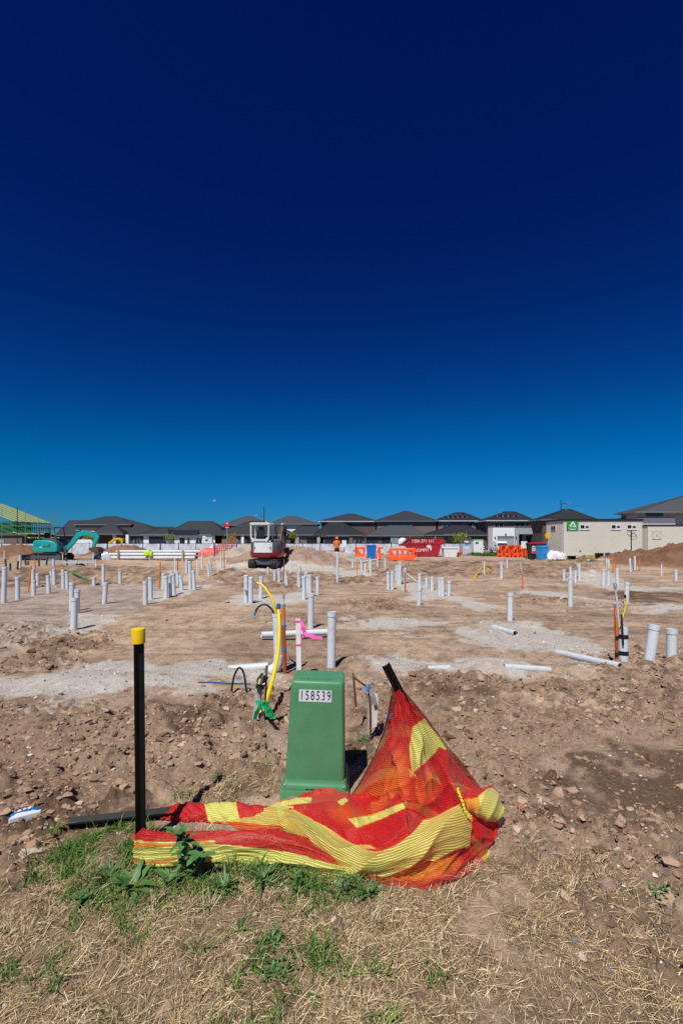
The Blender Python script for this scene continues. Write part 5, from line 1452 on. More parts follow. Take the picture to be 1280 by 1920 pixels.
MB().box((-.42, -.15, 2.07), (-.16, -.06, 2.24)).build('headrest', 'seat', st, bevel=.04)
MB().lathe([(.05, 2.45), (.05, 2.52), (.03, 2.55)], 12, Matrix.Translation((.0, -.1, 0))).build('beacon', 'amber', ex, True)
arm_beam([(.70, 1.05, .26), (1.15, 1.75, .30), (1.75, 2.25, .30), (2.35, 2.22, .24)], .20, .52).build('boom', 'arm_brown', ex)
arm_beam([(2.45, 2.40, .16), (2.34, 2.1, .26), (2.18, 1.3, .18), (2.12, 1.0, .14)], .16, .52).build('stick', 'arm_brown', ex)
ram(ex, (.95, .95), (1.7, 2.05), .06, 'exc_grey', .50); ram(ex, (1.5, 2.42), (2.42, 2.46), .05, 'exc_white', .52)
MB().tube([(.40, .5, 1.4), (.40, .6, 1.8), (.38, .55, 2.3)], .035, 8).build('hose_bundle', 'black_poly', ex, True)
bucket(ex, 2.1, .98, .95, .6, -.5).location = (.52, 0, 0)
MB().box((.24, .1, 1.40), (.8, .6, 1.55)).build('tank_cover', 'exc_grey', ex, bevel=.04)

# --- teal excavator seen from the side, boom to the right
D = 35
ex = root('excavator', 'small teal excavator with raised boom standing by the formwork', 'excavator', ((98 - 640) / FPX * D, D, -.02), math.radians(-90))
track(ex, -.62, 2.35, .36, .56); track(ex, .62, 2.35, .36, .56)
MB().box((-.46, -.7, .20), (.46, .7, .55)).build('undercarriage', 'exc_grey', ex, bevel=.04)
MB().lathe([(.5, .53), (.5, .64)], 20).build('slew_ring', 'exc_grey', ex, True)
side = [(-.86, .64), (.70, .64), (.82, .74), (.84, 1.12), (.62, 1.36), (.30, 1.48), (-.40, 1.52), (-.80, 1.50), (-.90, 1.36), (-.92, .80)]
MB().prism(side, -.78, .78, 'x').build('body', 'teal', ex, True, bevel=.07, seg=3)
MB().prism([(-.30, 1.50), (.36, 1.46), (.70, 1.30), (.80, 1.12), (.86, 1.14), (.74, 1.40), (.36, 1.60), (-.10, 1.66), (-.32, 1.60)], -.70, .70, 'x').build('engine_hood', 'exc_grey', ex, True, bevel=.03)
for (y0, y1, z0, z1) in ((-.84, -.62, 1.12, 1.44), (-.58, -.36, 1.14, 1.42)):
    MB().box((.785, y0, z0), (.80, y1, z1)).build('side_panel', 'teal', ex, bevel=.004)
MB().prism([(-.2, 1.02), (.42, 1.02), (.30, 1.10), (.36, 1.28), (.28, 1.28), (.14, 1.10), (-.1, 1.14)], .782, .795, 'x').build('side_decal', 'exc_grey', ex)
MB().box((.782, -.40, .96), (.796, -.24, 1.04)).build('latch', 'white_label', ex)
MB().box((.70, -1.02, .70), (.78, -.90, .80)).build('rear_light', 'sign_red', ex)
tubes([[(s * .62, -.55, 1.45), (s * .62, -.5, 2.4)] for s in (-1, 1)] + [[(s * .62, .72, .9), (s * .60, .62, 1.6), (s * .60, .50, 2.38)] for s in (-1, 1)], .04).build('canopy_post', 'exc_grey', ex, True)
MB().box((-.72, -.66, 2.38), (.72, .60, 2.47)).build('canopy_roof', 'exc_grey', ex, bevel=.03)
st = MB().box((-.25, -.35, 1.50), (.25, .10, 1.66)).build('seat', 'seat', ex, bevel=.05); MB().box((-.24, -.42, 1.6), (.24, -.30, 2.05)).build('backrest', 'seat', st, bevel=.04)
MB().box((-.15, .80, .62), (.15, 1.12, 1.02)).build('swing_post', 'exc_grey', ex, bevel=.04)
arm_beam([(1.0, .84, .26), (1.42, 1.22, .28), (1.95, 1.92, .38), (2.45, 2.06, .34), (3.15, 1.86, .26)], .20).build('boom', 'teal', ex, bevel=.02)
arm_beam([(3.20, 2.06, .16), (3.28, 1.80, .34), (3.12, 1.30, .24), (2.96, .80, .18)], .18).build('stick', 'teal', ex, bevel=.02)
ram(ex, (1.08, .72), (2.0, 1.66), .06, 'teal'); ram(ex, (1.75, 2.20), (3.15, 2.14), .055, 'teal'); ram(ex, (3.36, 1.68), (3.12, .95), .045, 'exc_grey')
MB().tube([(.05, 1.3, 1.3), (.05, 1.75, 2.0), (.05, 2.2, 2.30), (.05, 2.9, 2.12)], .03, 6).build('hose_bundle', 'black_poly', ex, True)
bucket(ex, 2.95, .80, 1.0, .8, 1.25)
MB().prism([(-1.75, .06), (-1.62, .02), (-1.58, .20), (-1.62, .46), (-1.72, .48), (-1.68, .25)], -.9, .9, 'x').build('dozer_blade', 'exc_grey', ex)
MB().box((-.5, -1.66, .2), (-.35, -.7, .30)).build('blade_arm', 'exc_grey', ex); MB().box((.35, -1.66, .2), (.5, -.7, .30)).build('blade_arm', 'exc_grey', ex)
# yellow machine beyond the fence
D = 72
ex = root('excavator', 'yellow excavator whose arm shows above the pale fence', 'excavator', ((222 - 640) / FPX * D, D, -.5), math.radians(-90))
arm_beam([(-1.6, .9, .3), (-1.2, 1.5, .34), (-.5, 2.02, .36), (.2, 2.10, .34), (.6, 1.7, .3)], .3).build('boom', 'yellow_paint', ex, bevel=.03)
arm_beam([(.55, 2.15, .2), (.62, 1.8, .3), (.45, .8, .22)], .24).build('stick', 'yellow_paint', ex)
MB().prism([(-3.4, .5), (-1.3, .5), (-1.3, 1.2), (-3.2, 1.25)], -.8, .8, 'x').build('body', 'yellow_paint', ex, bevel=.08)
track(ex, -.6, 2.2, .35, .5); track(ex, .6, 2.2, .35, .5)
for t in [c for c in ex.children if c.name.startswith('track')]: t.location = (0, -2.3, 0)
bucket(ex, .45, .8, .9, .6, .9)

# ------------------------------------------------------------------ things standing about the site
# pipe stack with timber bearers
D = 35.6
for li, (x0, x1, z, rr, nrow) in enumerate(((207, 368, .16, .11, 4), (209, 370, .40, .10, 4), (222, 381, .62, .085, 3))):
    for k in range(nrow):
        dd = D - .3 + k * .24
        a, c = Vector(((x0 - 640) / FPX * D, dd, z)), Vector(((x1 - 640) / FPX * D, dd, z))
        a.x += .1 * k
        z0 = hz(-14, D)
        a.z += .04; c.z += .04
        o = MB().hollow(a, c, rr, rr - .01, 14).build('stacked_pipe', 'pvc', None, True); put(o, a)
        lab = ['long grey pipe in the bottom layer of the pipe stack', 'long grey pipe in the middle layer of the pipe stack', 'long grey pipe on top of the pipe stack'][li]
        tag(o, lab, 'pipe', ['bottom layer of stacked pipes', 'middle layer of stacked pipes', 'top layer of stacked pipes'][li])
for px in (222, 281.6, 343):
    b = MB(); x = (px - 640) / FPX * (D - .45)
    o = MB().box((x - .06, D - .52, -.05), (x + .06, D - .42, .78)).build('timber_post', 'timber', None); put(o, (x, D - .47, 0)); tag(o, 'short timber upright holding the pipe stack', 'timber', 'pipe stack uprights')
x = (283 - 640) / FPX * D
vest = MB(); nx, ny = 12, 8; vs = []
for j in range(ny + 1):
    for i in range(nx + 1):
        u, v = i / nx * 2 - 1, j / ny
        yv = D - .52 + .4 * min(1, max(0, (v - .45) / .2)); zv = .36 + .40 * min(1, v / .5) - .05 * u * u + .03 * math.sin(5 * u + 3 * v)
        vs.append((x + u * (.32 - .12 * v), yv + .03 * math.sin(7 * u), zv))
vest.add(vs, [(j * (nx + 1) + i, j * (nx + 1) + i + 1, (j + 1) * (nx + 1) + i + 1, (j + 1) * (nx + 1) + i) for j in range(ny) for i in range(nx)])
o = put(vest.build('safety_vest', 'hivis', None, True), (x, D - .4, .6)); tag(o, 'fluorescent yellow safety vest thrown over the pipe stack', 'vest')
md = o.modifiers.new('thickness', 'SOLIDIFY'); md.thickness = .012
x = (361 - 640) / FPX * D
o = put(MB().box((x - .5, D - .3, .745), (x + .5, D + .3, .80)).build('timber_sheet', 'timber', None), (x, D, .74)); tag(o, 'flat timber sheet lying on top of the pipe stack', 'timber')
def lump(name, label, cat, px, py, d, sx, sy, sz, m, seed=0, n=14, group=None, z=None):
    """soft sack-like body resting on the ground"""
    x = (px - 640) / FPX * d
    z = hz(x, d) if z is None else z
    rg = random.Random(seed); ph = [rg.uniform(0, 6) for _ in range(6)]
    vs, fs = [], []
    for j in range(n + 1):
        el = PI / 2 * (j / n) * 1.0
        for i in range(2 * n):
            a = 2 * PI * i / (2 * n)
            k = 1 + .14 * math.sin(3 * a + ph[0]) + .10 * math.sin(5 * a + ph[1] + 3 * el) + .06 * math.sin(9 * a + ph[2] + 5 * el)
            c = math.cos(el) ** .6
            vs.append((sx * c * k * math.cos(a), sy * c * k * math.sin(a), sz * math.sin(el) ** .9 * (1 + .16 * math.sin(2 * a + ph[3]) + .1 * math.sin(4 * a + ph[4])) - .05 * (j == 0)))
    for j in range(n):
        for i in range(2 * n):
            fs.append((j * 2 * n + i, j * 2 * n + (i + 1) % (2 * n), (j + 1) * 2 * n + (i + 1) % (2 * n), (j + 1) * 2 * n + i))
    fs.append(tuple(range(2 * n))[::-1])
    o = MB().add(vs, fs).build(name, m, None, True); o.location = (x, d, z)
    return tag(o, label, cat, group)
lump('wrapped_bundle', 'bundle wrapped in clear plastic at the end of the pipe stack', 'bundle', 198, 1050, 35.2, .42, .3, .5, 'plastic_wrap', 3)
lump('blue_tarpaulin', 'bright blue tarpaulin heaped beside the excavator bucket', 'tarpaulin', 190, 1046, 36.4, .5, .3, .7, 'blue', 5)
lump('white_sack', 'white plastic sheeting piled behind the orange mesh', 'sheeting', 397, 1042, 40, .7, .4, .75, 'bag', 8)
lump('white_sack', 'low white sack at the right end of the pipe stack', 'sack', 380, 1046, 38, .5, .3, .6, 'bag', 9)
# formwork on the left
FW = ('weathered formwork board staked along the slab edge', 'formwork boards')
def board(p, q, h, th, m, label, group=None, name='formwork_board'):
    p, q = Vector(p), Vector(q); t = (q - p).normalized(); nn = Vector((-t.y, t.x, 0)) * th / 2
    o = MB().add([p + nn, p - nn, q - nn, q + nn, p + nn + Vector((0, 0, h)), p - nn + Vector((0, 0, h)), q - nn + Vector((0, 0, h)), q + nn + Vector((0, 0, h))],
                 [(3, 2, 1, 0), (4, 5, 6, 7), (0, 1, 5, 4), (1, 2, 6, 5), (2, 3, 7, 6), (3, 0, 4, 7)]).build(name, m, None)
    put(o, p); return tag(o, label, 'timber', group)
board((-17.2, 24.0, .02), (-15.4, 24.2, .02), .24, .05, 'timber_grey', 'wide grey formwork board at the edge of the gravel pad')
board((-20.5, 29.5, .1), (-16.2, 29.8, .1), .16, .06, 'timber', 'long pale timber rail before the teal excavator')
board((-17.6, 28.2, .0), (-15.0, 28.4, .0), .32, .08, 'timber_grey', 'grey slab edge board beside the risers in the formwork')
board((-15.0, 26.0, .28), (-13.4, 26.2, .28), .07, .3, 'pvc_white', 'pale plank lying flat on the spoil bank')
for i, (px, yt, yb) in enumerate(((13, 1048, 1076), (33, 1052, 1074), (50, 1048, 1068), (54.5, 1052, 1068), (74, 1046, 1066), (87, 1044, 1066), (127, 1044, 1064), (20, 1056, 1076))):
    stake([(px, yb), (px + random.uniform(-3, 3), yt)], 'dark timber stake holding the formwork boards', 'timber_dark', .045, 'timber_stake', 'timber stake', 'formwork stakes')

# orange mesh fence and its pickets
def orange_mesh():
    m, n, l, b = new_mat('orange_safety_mesh')
    tc = n.new('ShaderNodeTexCoord'); sp = n.new('ShaderNodeSeparateXYZ'); l.new(tc.outputs['Object'], sp.inputs[0])
    outs = []
    for ax, sc_ in ((0, 62.0), (2, 40.0)):
        s = n.new('ShaderNodeMath'); s.operation = 'MULTIPLY'; s.inputs[1].default_value = sc_; l.new(sp.outputs[ax], s.inputs[0])
        si = n.new('ShaderNodeMath'); si.operation = 'SINE'; l.new(s.outputs[0], si.inputs[0])
        g = n.new('ShaderNodeMath'); g.operation = 'GREATER_THAN'; g.inputs[1].default_value = .35; l.new(si.outputs[0], g.inputs[0]); outs.append(g.outputs[0])
    mx = n.new('ShaderNodeMath'); mx.operation = 'MAXIMUM'; l.new(outs[0], mx.inputs[0]); l.new(outs[1], mx.inputs[1])
    b.inputs['Base Color'].default_value = (.80, .16, .06, 1); b.inputs['Roughness'].default_value = .6
    l.new(mx.outputs[0], b.inputs['Alpha'])
    return m
M['orange_mesh'] = orange_mesh()
mf = root('mesh_fence', 'sagging orange safety mesh strung between black steel pickets', 'fence', tuple(P(420, 1050, 34)))
a, c = P(400, 1052, 33.6), P(443, 1050, 35.2)
a.z, c.z = hz(a.x, a.y), hz(c.x, c.y)
b = MB(); vs = []
for i in range(25):
    t = i / 24; p = a.lerp(c, t)
    top = .45 + .75 * t + .10 * math.sin(9 * t); 
    for k in range(9):
        s = k / 8; vs.append((p.x + .03 * math.sin(20 * t + 5 * s), p.y + .05 * math.sin(14 * t + 3 * s), p.z + top * s))
b.add(vs, [(i * 9 + k, (i + 1) * 9 + k, (i + 1) * 9 + k + 1, i * 9 + k + 1) for i in range(24) for k in range(8)])
o = rel(b, 'mesh', 'orange_mesh', mf)
for (px, yt, yb, dd) in ((401.5, 1018, 1062, 33.4), (443, 1017, 1052, 35.2)):
    x = (px - 640) / FPX * dd; z = hz(x, dd)
    rel(MB().tube([Vector((x, dd, z - .1)), P(px + 2, yt, dd)], .028, 6), 'post', 'picket', mf)
lump('mesh_bundle', 'gathered pink and orange safety mesh bunched beside the sacks', 'mesh', 393, 1048, 34.6, .75, .3, .50, mat('bunched_pink_mesh', (.62, .16, .14), .7, var=.5, scale=9), 12)
# sign on pole
sg = root('road_sign', 'small red and white sign on a slim grey pole', 'sign', tuple(P(426, 1048, 42)))
d = 42; x = (426 - 640) / FPX * d; z0 = hz(x, d); sg.location = (x, d, z0)
zt = CAMH - (979 - HOR) / FPX * d
MB().tube([(0, 0, -.1), (0, 0, zt - z0)], .045, 10).build('pole', 'steel', sg, True)
sp_ = MB().box((-.16, -.062, zt - z0 - .52), (.16, -.046, zt - z0)).build('sign_plate', 'sign_red', sg)
MB().box((-.15, -.066, zt - z0 - .50), (.15, -.0625, zt - z0 - .46)).build('white_stripe', 'white_label', sp_)
MB().add([(-.10, -.066, zt - z0 - .16), (.10, -.066, zt - z0 - .16), (0, -.066, zt - z0 - .04)], [(0, 1, 2)]).build('white_triangle', 'white_label', sp_)

# ---- water-filled barriers
def barrier_mesh_build():
    b = MB()
    L, H = 1.9, 1.0
    prof = [(-.24, 0), (.24, 0), (.25, .10), (.22, .22), (.17, .30), (.12, .86), (.10, .94), (.06, 1.0), (-.06, 1.0), (-.10, .94), (-.12, .86), (-.17, .30), (-.22, .22), (-.25, .10)]
    return prof, L, H
def make_barrier(label, group):
    r = root('water_barrier', label, 'barrier', (0, 0, 0), 0, group)
    prof, L, H = barrier_mesh_build()
    # lower trough and top rail, webs between the openings
    low = [(-.24, 0), (.24, 0), (.25, .10), (.22, .26), (.16, .46), (-.16, .46), (-.22, .26), (-.25, .10)]
    MB().prism(low, -L / 2, L / 2, 'x').build('trough', 'orange_barrier', r, False, bevel=.02)
    top = [(-.125, .80), (.125, .80), (.11, .92), (.06, 1.0), (-.06, 1.0), (-.11, .92)]
    MB().prism(top, -L / 2, L / 2, 'x').build('top_rail', 'orange_barrier', r, False, bevel=.015)
    xs = [-.95, -.70, -.31, .05, .42, .70, .95]
    for (a0, a1, c0, c1) in ((-.95, -.55, -.95, -.80), (-.38, -.22, -.42, -.24), (-.02, .16, -.05, .14), (.34, .46, .42, .54), (.60, .95, .80, .95)):
        b = MB(); w0, w1 = .155, .12
        b.add([(a0, -w0, .455), (a1, -w0, .455), (a1, w0, .455), (a0, w0, .455), (c0, -w1, .805), (c1, -w1, .805), (c1, w1, .805), (c0, w1, .805)],
              [(3, 2, 1, 0), (4, 5, 6, 7), (0, 1, 5, 4), (1, 2, 6, 5), (2, 3, 7, 6), (3, 0, 4, 7)])
        b.build('web', 'orange_barrier', r, False, bevel=.02)
    for e, zz in ((-1, (.16, .62)), (1, (.34, .82))):
        for z in zz:
            MB().box((e * L / 2 - .02, -.08, z), (e * (L / 2 + .20), .08, z + .13)).build('knuckle', 'orange_barrier', r, False, bevel=.02)
    for sx in (-.55, .50):
        MB().box((sx - .14, -.262, -.005), (sx + .14, -.20, .075)).build('fork_slot', 'void', r)
    return r
def place(r, px, d, rz, label=None, group=None, z=None):
    x = (px - 640) / FPX * d
    r.location = (x, d, hz(x, d) if z is None else z); r.rotation_euler = (0, 0, rz)
    if label: r['label'] = label
    if group: r['group'] = group
bar0 = make_barrier('orange water barrier partly hidden behind the blue wheelie bin', None)
place(bar0, 690, 37.0, .04)
br = copy_tree(bar0); place(br, 753, 36.6, -.03, 'orange water barrier with four openings in front of the red skip')
for k, (px, d, rz) in enumerate(((941, 41.5, 1.05), (956, 40.8, 1.0), (971, 40.2, 1.0), (986, 40.6, .7))):
    br = copy_tree(bar0); place(br, px, d, rz, 'orange water barrier parked side on in the row before the white house', 'barriers before the white house')
# ---- bins
def wheelie(label, m, lid, px, d, rz, w=.56, dp=.66, h=1.0, name='wheelie_bin'):
    r = root(name, label, 'bin', (0, 0, 0))
    b = MB(); a, c = .80, 1.0
    b.add([(-w / 2 * a, -dp / 2 * a, .06), (w / 2 * a, -dp / 2 * a, .06), (w / 2 * a, dp / 2 * a, .06), (-w / 2 * a, dp / 2 * a, .06), (-w / 2, -dp / 2, h * .93), (w / 2, -dp / 2, h * .93), (w / 2, dp / 2, h * .93), (-w / 2, dp / 2, h * .93)],
          [(3, 2, 1, 0), (4, 5, 6, 7), (0, 1, 5, 4), (1, 2, 6, 5), (2, 3, 7, 6), (3, 0, 4, 7)])
    b.build('body', m, r, False, bevel=.03)
    MB().box((-w / 2 - .02, -dp / 2 - .02, h * .90), (w / 2 + .02, dp / 2 + .02, h * .945)).build('rim', m, r, False, bevel=.012)
    MB().prism([(-dp / 2 - .03, h * .946), (dp / 2 + .03, h * .946), (dp / 2 + .03, h * .985), (dp * .2, h * 1.05), (-dp * .3, h * 1.03), (-dp / 2 - .03, h * .985)], -w / 2 - .015, w / 2 + .015, 'x').build('lid', lid, r, False, bevel=.015)
    MB().tube([(-w / 2 + .05, dp / 2 + .07, h * .94), (w / 2 - .05, dp / 2 + .07, h * .94)], .018, 8).build('handle', m, r, True)
    for s in (-1, 1):
        wh = MB().lathe([(.10, -.03), (.11, -.02), (.11, .02), (.10, .03)], 16, Matrix.Translation((s * (w / 2 - .02), dp / 2 - .06, .11)) @ Matrix.Rotation(PI / 2, 4, 'Y')).build('wheel', 'rubber', r, True)
        MB().lathe([(.05, -.034), (.05, .034)], 10, Matrix.Translation((s * (w / 2 - .02), dp / 2 - .06, .11)) @ Matrix.Rotation(PI / 2, 4, 'Y')).build('hub', 'steel', wh, True)
    place(r, px, d, rz)
    return r
bb_ = wheelie('royal blue wheelie bin tipped against the orange barrier', 'blue', 'blue', 696, 35.2, .05, .66, .64, 1.08)
bb_.rotation_euler = (math.radians(-6), 0, .05)
for s in (-1, 1):
    o = put(MB().tube([P(684 if s < 0 else 709, 1049, 35.1), P(685.5 if s < 0 else 706.5, 1026, 35.4)], .02, 6).build('white_strap', 'white_paint', None), P(690, 1049, 35.1)); tag(o, 'thin white strip leaning beside the blue wheelie bin', 'strip', 'white strips by the bin')
wheelie('bright blue wheelie bin standing beside the big red-lidded bin', 'lightblue', 'lightblue', 1015.5, 35.4, .35, .64, .70, 1.06)
rb = wheelie('large dark bin with a red lid and white sticker', 'bin_dark', 'bin_red', 1004, 36.8, .1, 1.22, .8, 1.26)
stc = MB().box((-.52, -.402, .5), (-.18, -.366, 1.05)).build('sticker', 'white_label', rb); MB().box((-.50, -.406, .52), (-.20, -.4025, .68)).build('red_print', 'sign_red', stc)
MB().box((-.50, -.406, .78), (-.20, -.4025, .84)).build('red_print', 'sign_red', stc); MB().box((-.50, -.406, .92), (-.20, -.4025, .98)).build('red_print', 'sign_red', stc)
for s in (-1, 1):
    MB().lathe([(.09, -.025), (.10, -.02), (.10, .02), (.09, .025)], 14, Matrix.Translation((s * .45, -.28, .10)) @ Matrix.Rotation(PI / 2, 4, 'Y')).build('wheel', 'rubber', rb, True)

# ---- skip bin
D = 43.0
sk = root('skip_bin', 'battered dark red skip bin with white phone number', 'skip bin', ((790 - 640) / FPX * D, D, hz((790 - 640) / FPX * D, D)))
S = D / FPX
def sx_(px): return (px - 790) * S
zr = lambda py: CAMH - (py - HOR) / FPX * D - sk.location.z
outer = [(sx_(778), .04), (sx_(818), .04), (sx_(824), zr(1021)), (sx_(828), zr(1020)), (sx_(829), zr(1009)), (sx_(763), zr(1009)), (sx_(747), zr(1022)), (sx_(760), zr(1024))]
W = 1.55
b = MB()
for e in (-W / 2, W / 2 - .06): b.prism(outer, e, e + .06, 'y')
b.build('side_wall', 'skip_red', sk)
b = MB()
def slab(a, c, th=.06):
    (x0, z0), (x1, z1) = a, c
    t = Vector((x1 - x0, z1 - z0)).normalized(); nn = Vector((-t.y, t.x)) * th
    b.prism([(x0, z0), (x1, z1), (x1 + nn.x, z1 + nn.y), (x0 + nn.x, z0 + nn.y)], -W / 2 + .061, W / 2 - .061, 'y')
slab(outer[0], outer[1]); slab(outer[1], outer[2]); slab(outer[2], outer[4]); slab(outer[7], outer[0]); slab(outer[6], outer[7])
b.build('floor_and_ends', 'skip_red', sk)
MB().box((sx_(762), -W / 2 - .04, zr(1009) - .01), (sx_(830), -W / 2 + .05, zr(1009) + .06)).build('rim', 'rust', sk); MB().box((sx_(762), W / 2 - .05, zr(1009) - .01), (sx_(830), W / 2 + .04, zr(1009) + .06)).build('rim', 'rust', sk)
b = MB(); b.prism([(sx_(763), zr(1009)), (sx_(746), zr(1023)), (sx_(746), zr(1025)), (sx_(764.5), zr(1011.5))], -W / 2 - .05, -W / 2 - .001, 'y'); b.build('rim', 'rust', sk)
MB().box((sx_(760), -W / 2 - .035, zr(1021)), (sx_(828), -W / 2 - .002, zr(1020))).build('rib', 'skip_red', sk)
for px in (766, 812.5):
    MB().tube([(sx_(px), -W / 2 - .03, zr(1012)), (sx_(px), -W / 2 - .03, zr(1006))], .06, 8).build('lifting_lug', 'steel' if px > 800 else 'skip_red', sk, True)
for px in (782, 814): MB().tube([(sx_(px), -W / 2, .06), (sx_(px), W / 2, .06)], .07, 10).build('roller', 'rust', sk, True)
text_mesh('1300 271 111', .36, 'lettering', 'white_paint', sk, Matrix.Translation((sx_(789.5), -W / 2 - .006, zr(1014.6))) @ FRONT, .002, 1.0)
text_mesh('DUMPIT', .40, 'lettering', 'white_paint', sk, Matrix.Translation((sx_(788), -W / 2 - .006, zr(1031.5))) @ FRONT, .002, .85)
em = MB(); N = 18
em.add([(sx_(800.5) + .20 * math.cos(2 * PI * k / N) * (1 + .15 * math.sin(3 * k)), -W / 2 - .006, zr(1024) + .14 * math.sin(2 * PI * k / N)) for k in range(N)], [tuple(range(N))])
em.add([(sx_(803), -W / 2 - .007, zr(1026)), (sx_(806), -W / 2 - .007, zr(1026)), (sx_(804.5), -W / 2 - .007, zr(1032)), (sx_(802.8), -W / 2 - .007, zr(1031))], [(0, 1, 2, 3)])
em.build('white_emblem', 'white_paint', sk)
lump('rubbish_bag', 'white rubbish bag bulging over the sloping end of the skip', 'bag', 754, 1016, 43.2, .35, .3, .45, 'bag', 21, z=CAMH - (1019 - HOR) / FPX * 43.2)
# ---- white tub, orange crate, fence panel stack, toilet, cabinet
def tub(name, label, cat, px0, px1, py0, py1, d, taper, m, depth=.9):
    r = root(name, label, cat, ((px0 + px1) / 2 / FPX * d - 640 / FPX * d, d, 0)); r.location.z = hz(r.location.x, d)
    w = (px1 - px0) / 2 * d / FPX; h = CAMH - (py0 - HOR) / FPX * d - r.location.z
    b = MB(); k = taper
    b.add([(-w * k, -depth / 2 * k, 0), (w * k, -depth / 2 * k, 0), (w * k, depth / 2 * k, 0), (-w * k, depth / 2 * k, 0), (-w, -depth / 2, h), (w, -depth / 2, h), (w, depth / 2, h), (-w, depth / 2, h)],
          [(3, 2, 1, 0), (4, 5, 6, 7), (0, 1, 5, 4), (1, 2, 6, 5), (2, 3, 7, 6), (3, 0, 4, 7)])
    b.build('body', m, r, False, bevel=.02)
    MB().box((-w - .04, -depth / 2 - .04, h - .10), (w + .04, depth / 2 + .04, h + .01)).build('rim', m, r, False, bevel=.02)
    return r
tub('white_tub', 'white tapered tub standing between the skip and fence panels', 'tub', 829, 856, 1026, 1045, 42, .84, 'white_paint')
tub('orange_crate', 'small orange crate beside the white tapered tub', 'crate', 853, 864, 1035, 1045, 42.6, .95, 'orange_barrier', .6)
fp = root('fence_panel_stack', 'upright wire fence panels stacked beside the white tub', 'fence panels', (0, 0, 0))
place(fp, 873, 41.6, 0)
for k in range(3):
    y0 = .12 * k; w = .40; h = 1.62 + .1 * (k == 2)
    fr = tubes([[(-w + .03 * k, y0, .05), (-w + .03 * k, y0, h), (w + .03 * k, y0, h), (w + .03 * k, y0, .05), (-w + .03 * k, y0, .05)]], .025).build('panel_frame', 'steel', fp, True)
    tubes([[(-w + .03 * k + 2 * w * i / 8, y0, .06), (-w + .03 * k + 2 * w * i / 8, y0, h)] for i in range(1, 8)] + [[(-w + .03 * k, y0, z), (w + .03 * k, y0, z)] for z in (.3, .55, .8, 1.05, 1.3)], .008).build('wire_infill', 'steel', fr)
for (z, m) in ((1.25, 'white_label'), (.98, 'lightblue'), (.75, 'white_label')):
    MB().box((-.14, -.04, z), (.22, -.03, z + .16)).build('notice', m, fp)
MB().box((-.5, -.15, 0), (.5, .45, .08)).build('concrete_foot', 'render_grey', fp, bevel=.02)
tl = root('site_toilet', 'white site cabinet with a green roof beside verge grass', 'cabinet', (0, 0, 0)); place(tl, 894, 58, 0, z=-.45)
MB().box((-.58, -.5, 0), (.58, .5, 1.84)).build('body', 'white_paint', tl, False, bevel=.02)
MB().prism([(-.52, 1.845), (.52, 1.845), (.46, 1.96), (-.46, 1.96)], -.60, .60, 'x').build('roof', mat('green_roof_cap', (.02, .42, .22), .5), tl)
MB().box((-.34, -.515, 1.42), (.02, -.497, 1.66)).build('label_plate', mat('dull_yellow_label', (.10, .10, .03), .6), tl); MB().box((.3, -.515, .7), (.36, -.49, .95)).build('handle', 'steel', tl)
for z in (.85, 1.1): MB().tube([(.58, -.42, z), (.72, -.45, z)], .06, 8).build('hinge_arm', 'white_paint', tl, True)
tl2 = copy_tree(tl); place(tl2, 391, 68, .1, 'white site toilet with a teal roof behind the pale fence', z=-.15)
# posts and signs among the barriers
def post_sign(px0, px1, py0, py1, ppx, pyb, d, label):
    x = (ppx - 640) / FPX * d; z = hz(x, d)
    r = root('notice_board', label, 'sign', (x, d, z))
    zt = CAMH - (py0 - HOR) / FPX * d - z; zb = CAMH - (py1 - HOR) / FPX * d - z
    MB().tube([(0, 0, -.1), (0, 0, zt + .05)], .03, 8).build('post', 'dark_metal', r, True)
    MB().box(((px0 - ppx) * d / FPX, -.05, zb), ((px1 - ppx) * d / FPX, -.032, zt)).build('board', 'white_paint', r)
    return r
post_sign(641, 649, 1013, 1026, 644.5, 1050, 36.5, 'blank white notice board on a dark post near the worker')
post_sign(976, 987, 1015, 1028, 981.5, 1046, 39, 'blank white notice board on a dark post behind side-on barriers')
for (px0, px1, dd) in ((627, 634, 37.5), (635.5, 640, 37.8), (647.5, 656, 37.6)):
    x = ((px0 + px1) / 2 - 640) / FPX * dd; w = (px1 - px0) / 2 * dd / FPX; z = hz(x, dd)
    o = MB().prism([(-w, -.02), (w, -.02), (w * .97, .58), (-w * 1.02, .62)], -.25, .25, 'y').build('white_carton', 'bag', None, bevel=.03); o.location = (x, dd, z); tag(o, 'white carton standing on the ground near the worker', 'carton', 'white cartons by the worker')
o = MB().box((-2.2, -.05, 0), (2.2, .05, .42)).build('orange_board', 'orange_barrier', None, bevel=.02); place(o, 600, 46.2, -.02); tag(o, 'low orange plastic board along the foot of the pale fence', 'board')
for px, w in ((563, .7), (572, .5)):
    o = MB().box((-w, -.05, 0), (w, .05, .34)).build('orange_board', 'orange_barrier', None, bevel=.02); place(o, px, 46.4, .03); tag(o, 'short orange board scrap at the fence foot behind gravel mounds', 'board', 'orange board scraps')
for (px, dd, s_) in ((656, 36.4, 1), (690, 33.5, 2), (700, 31, 3)):
    pass
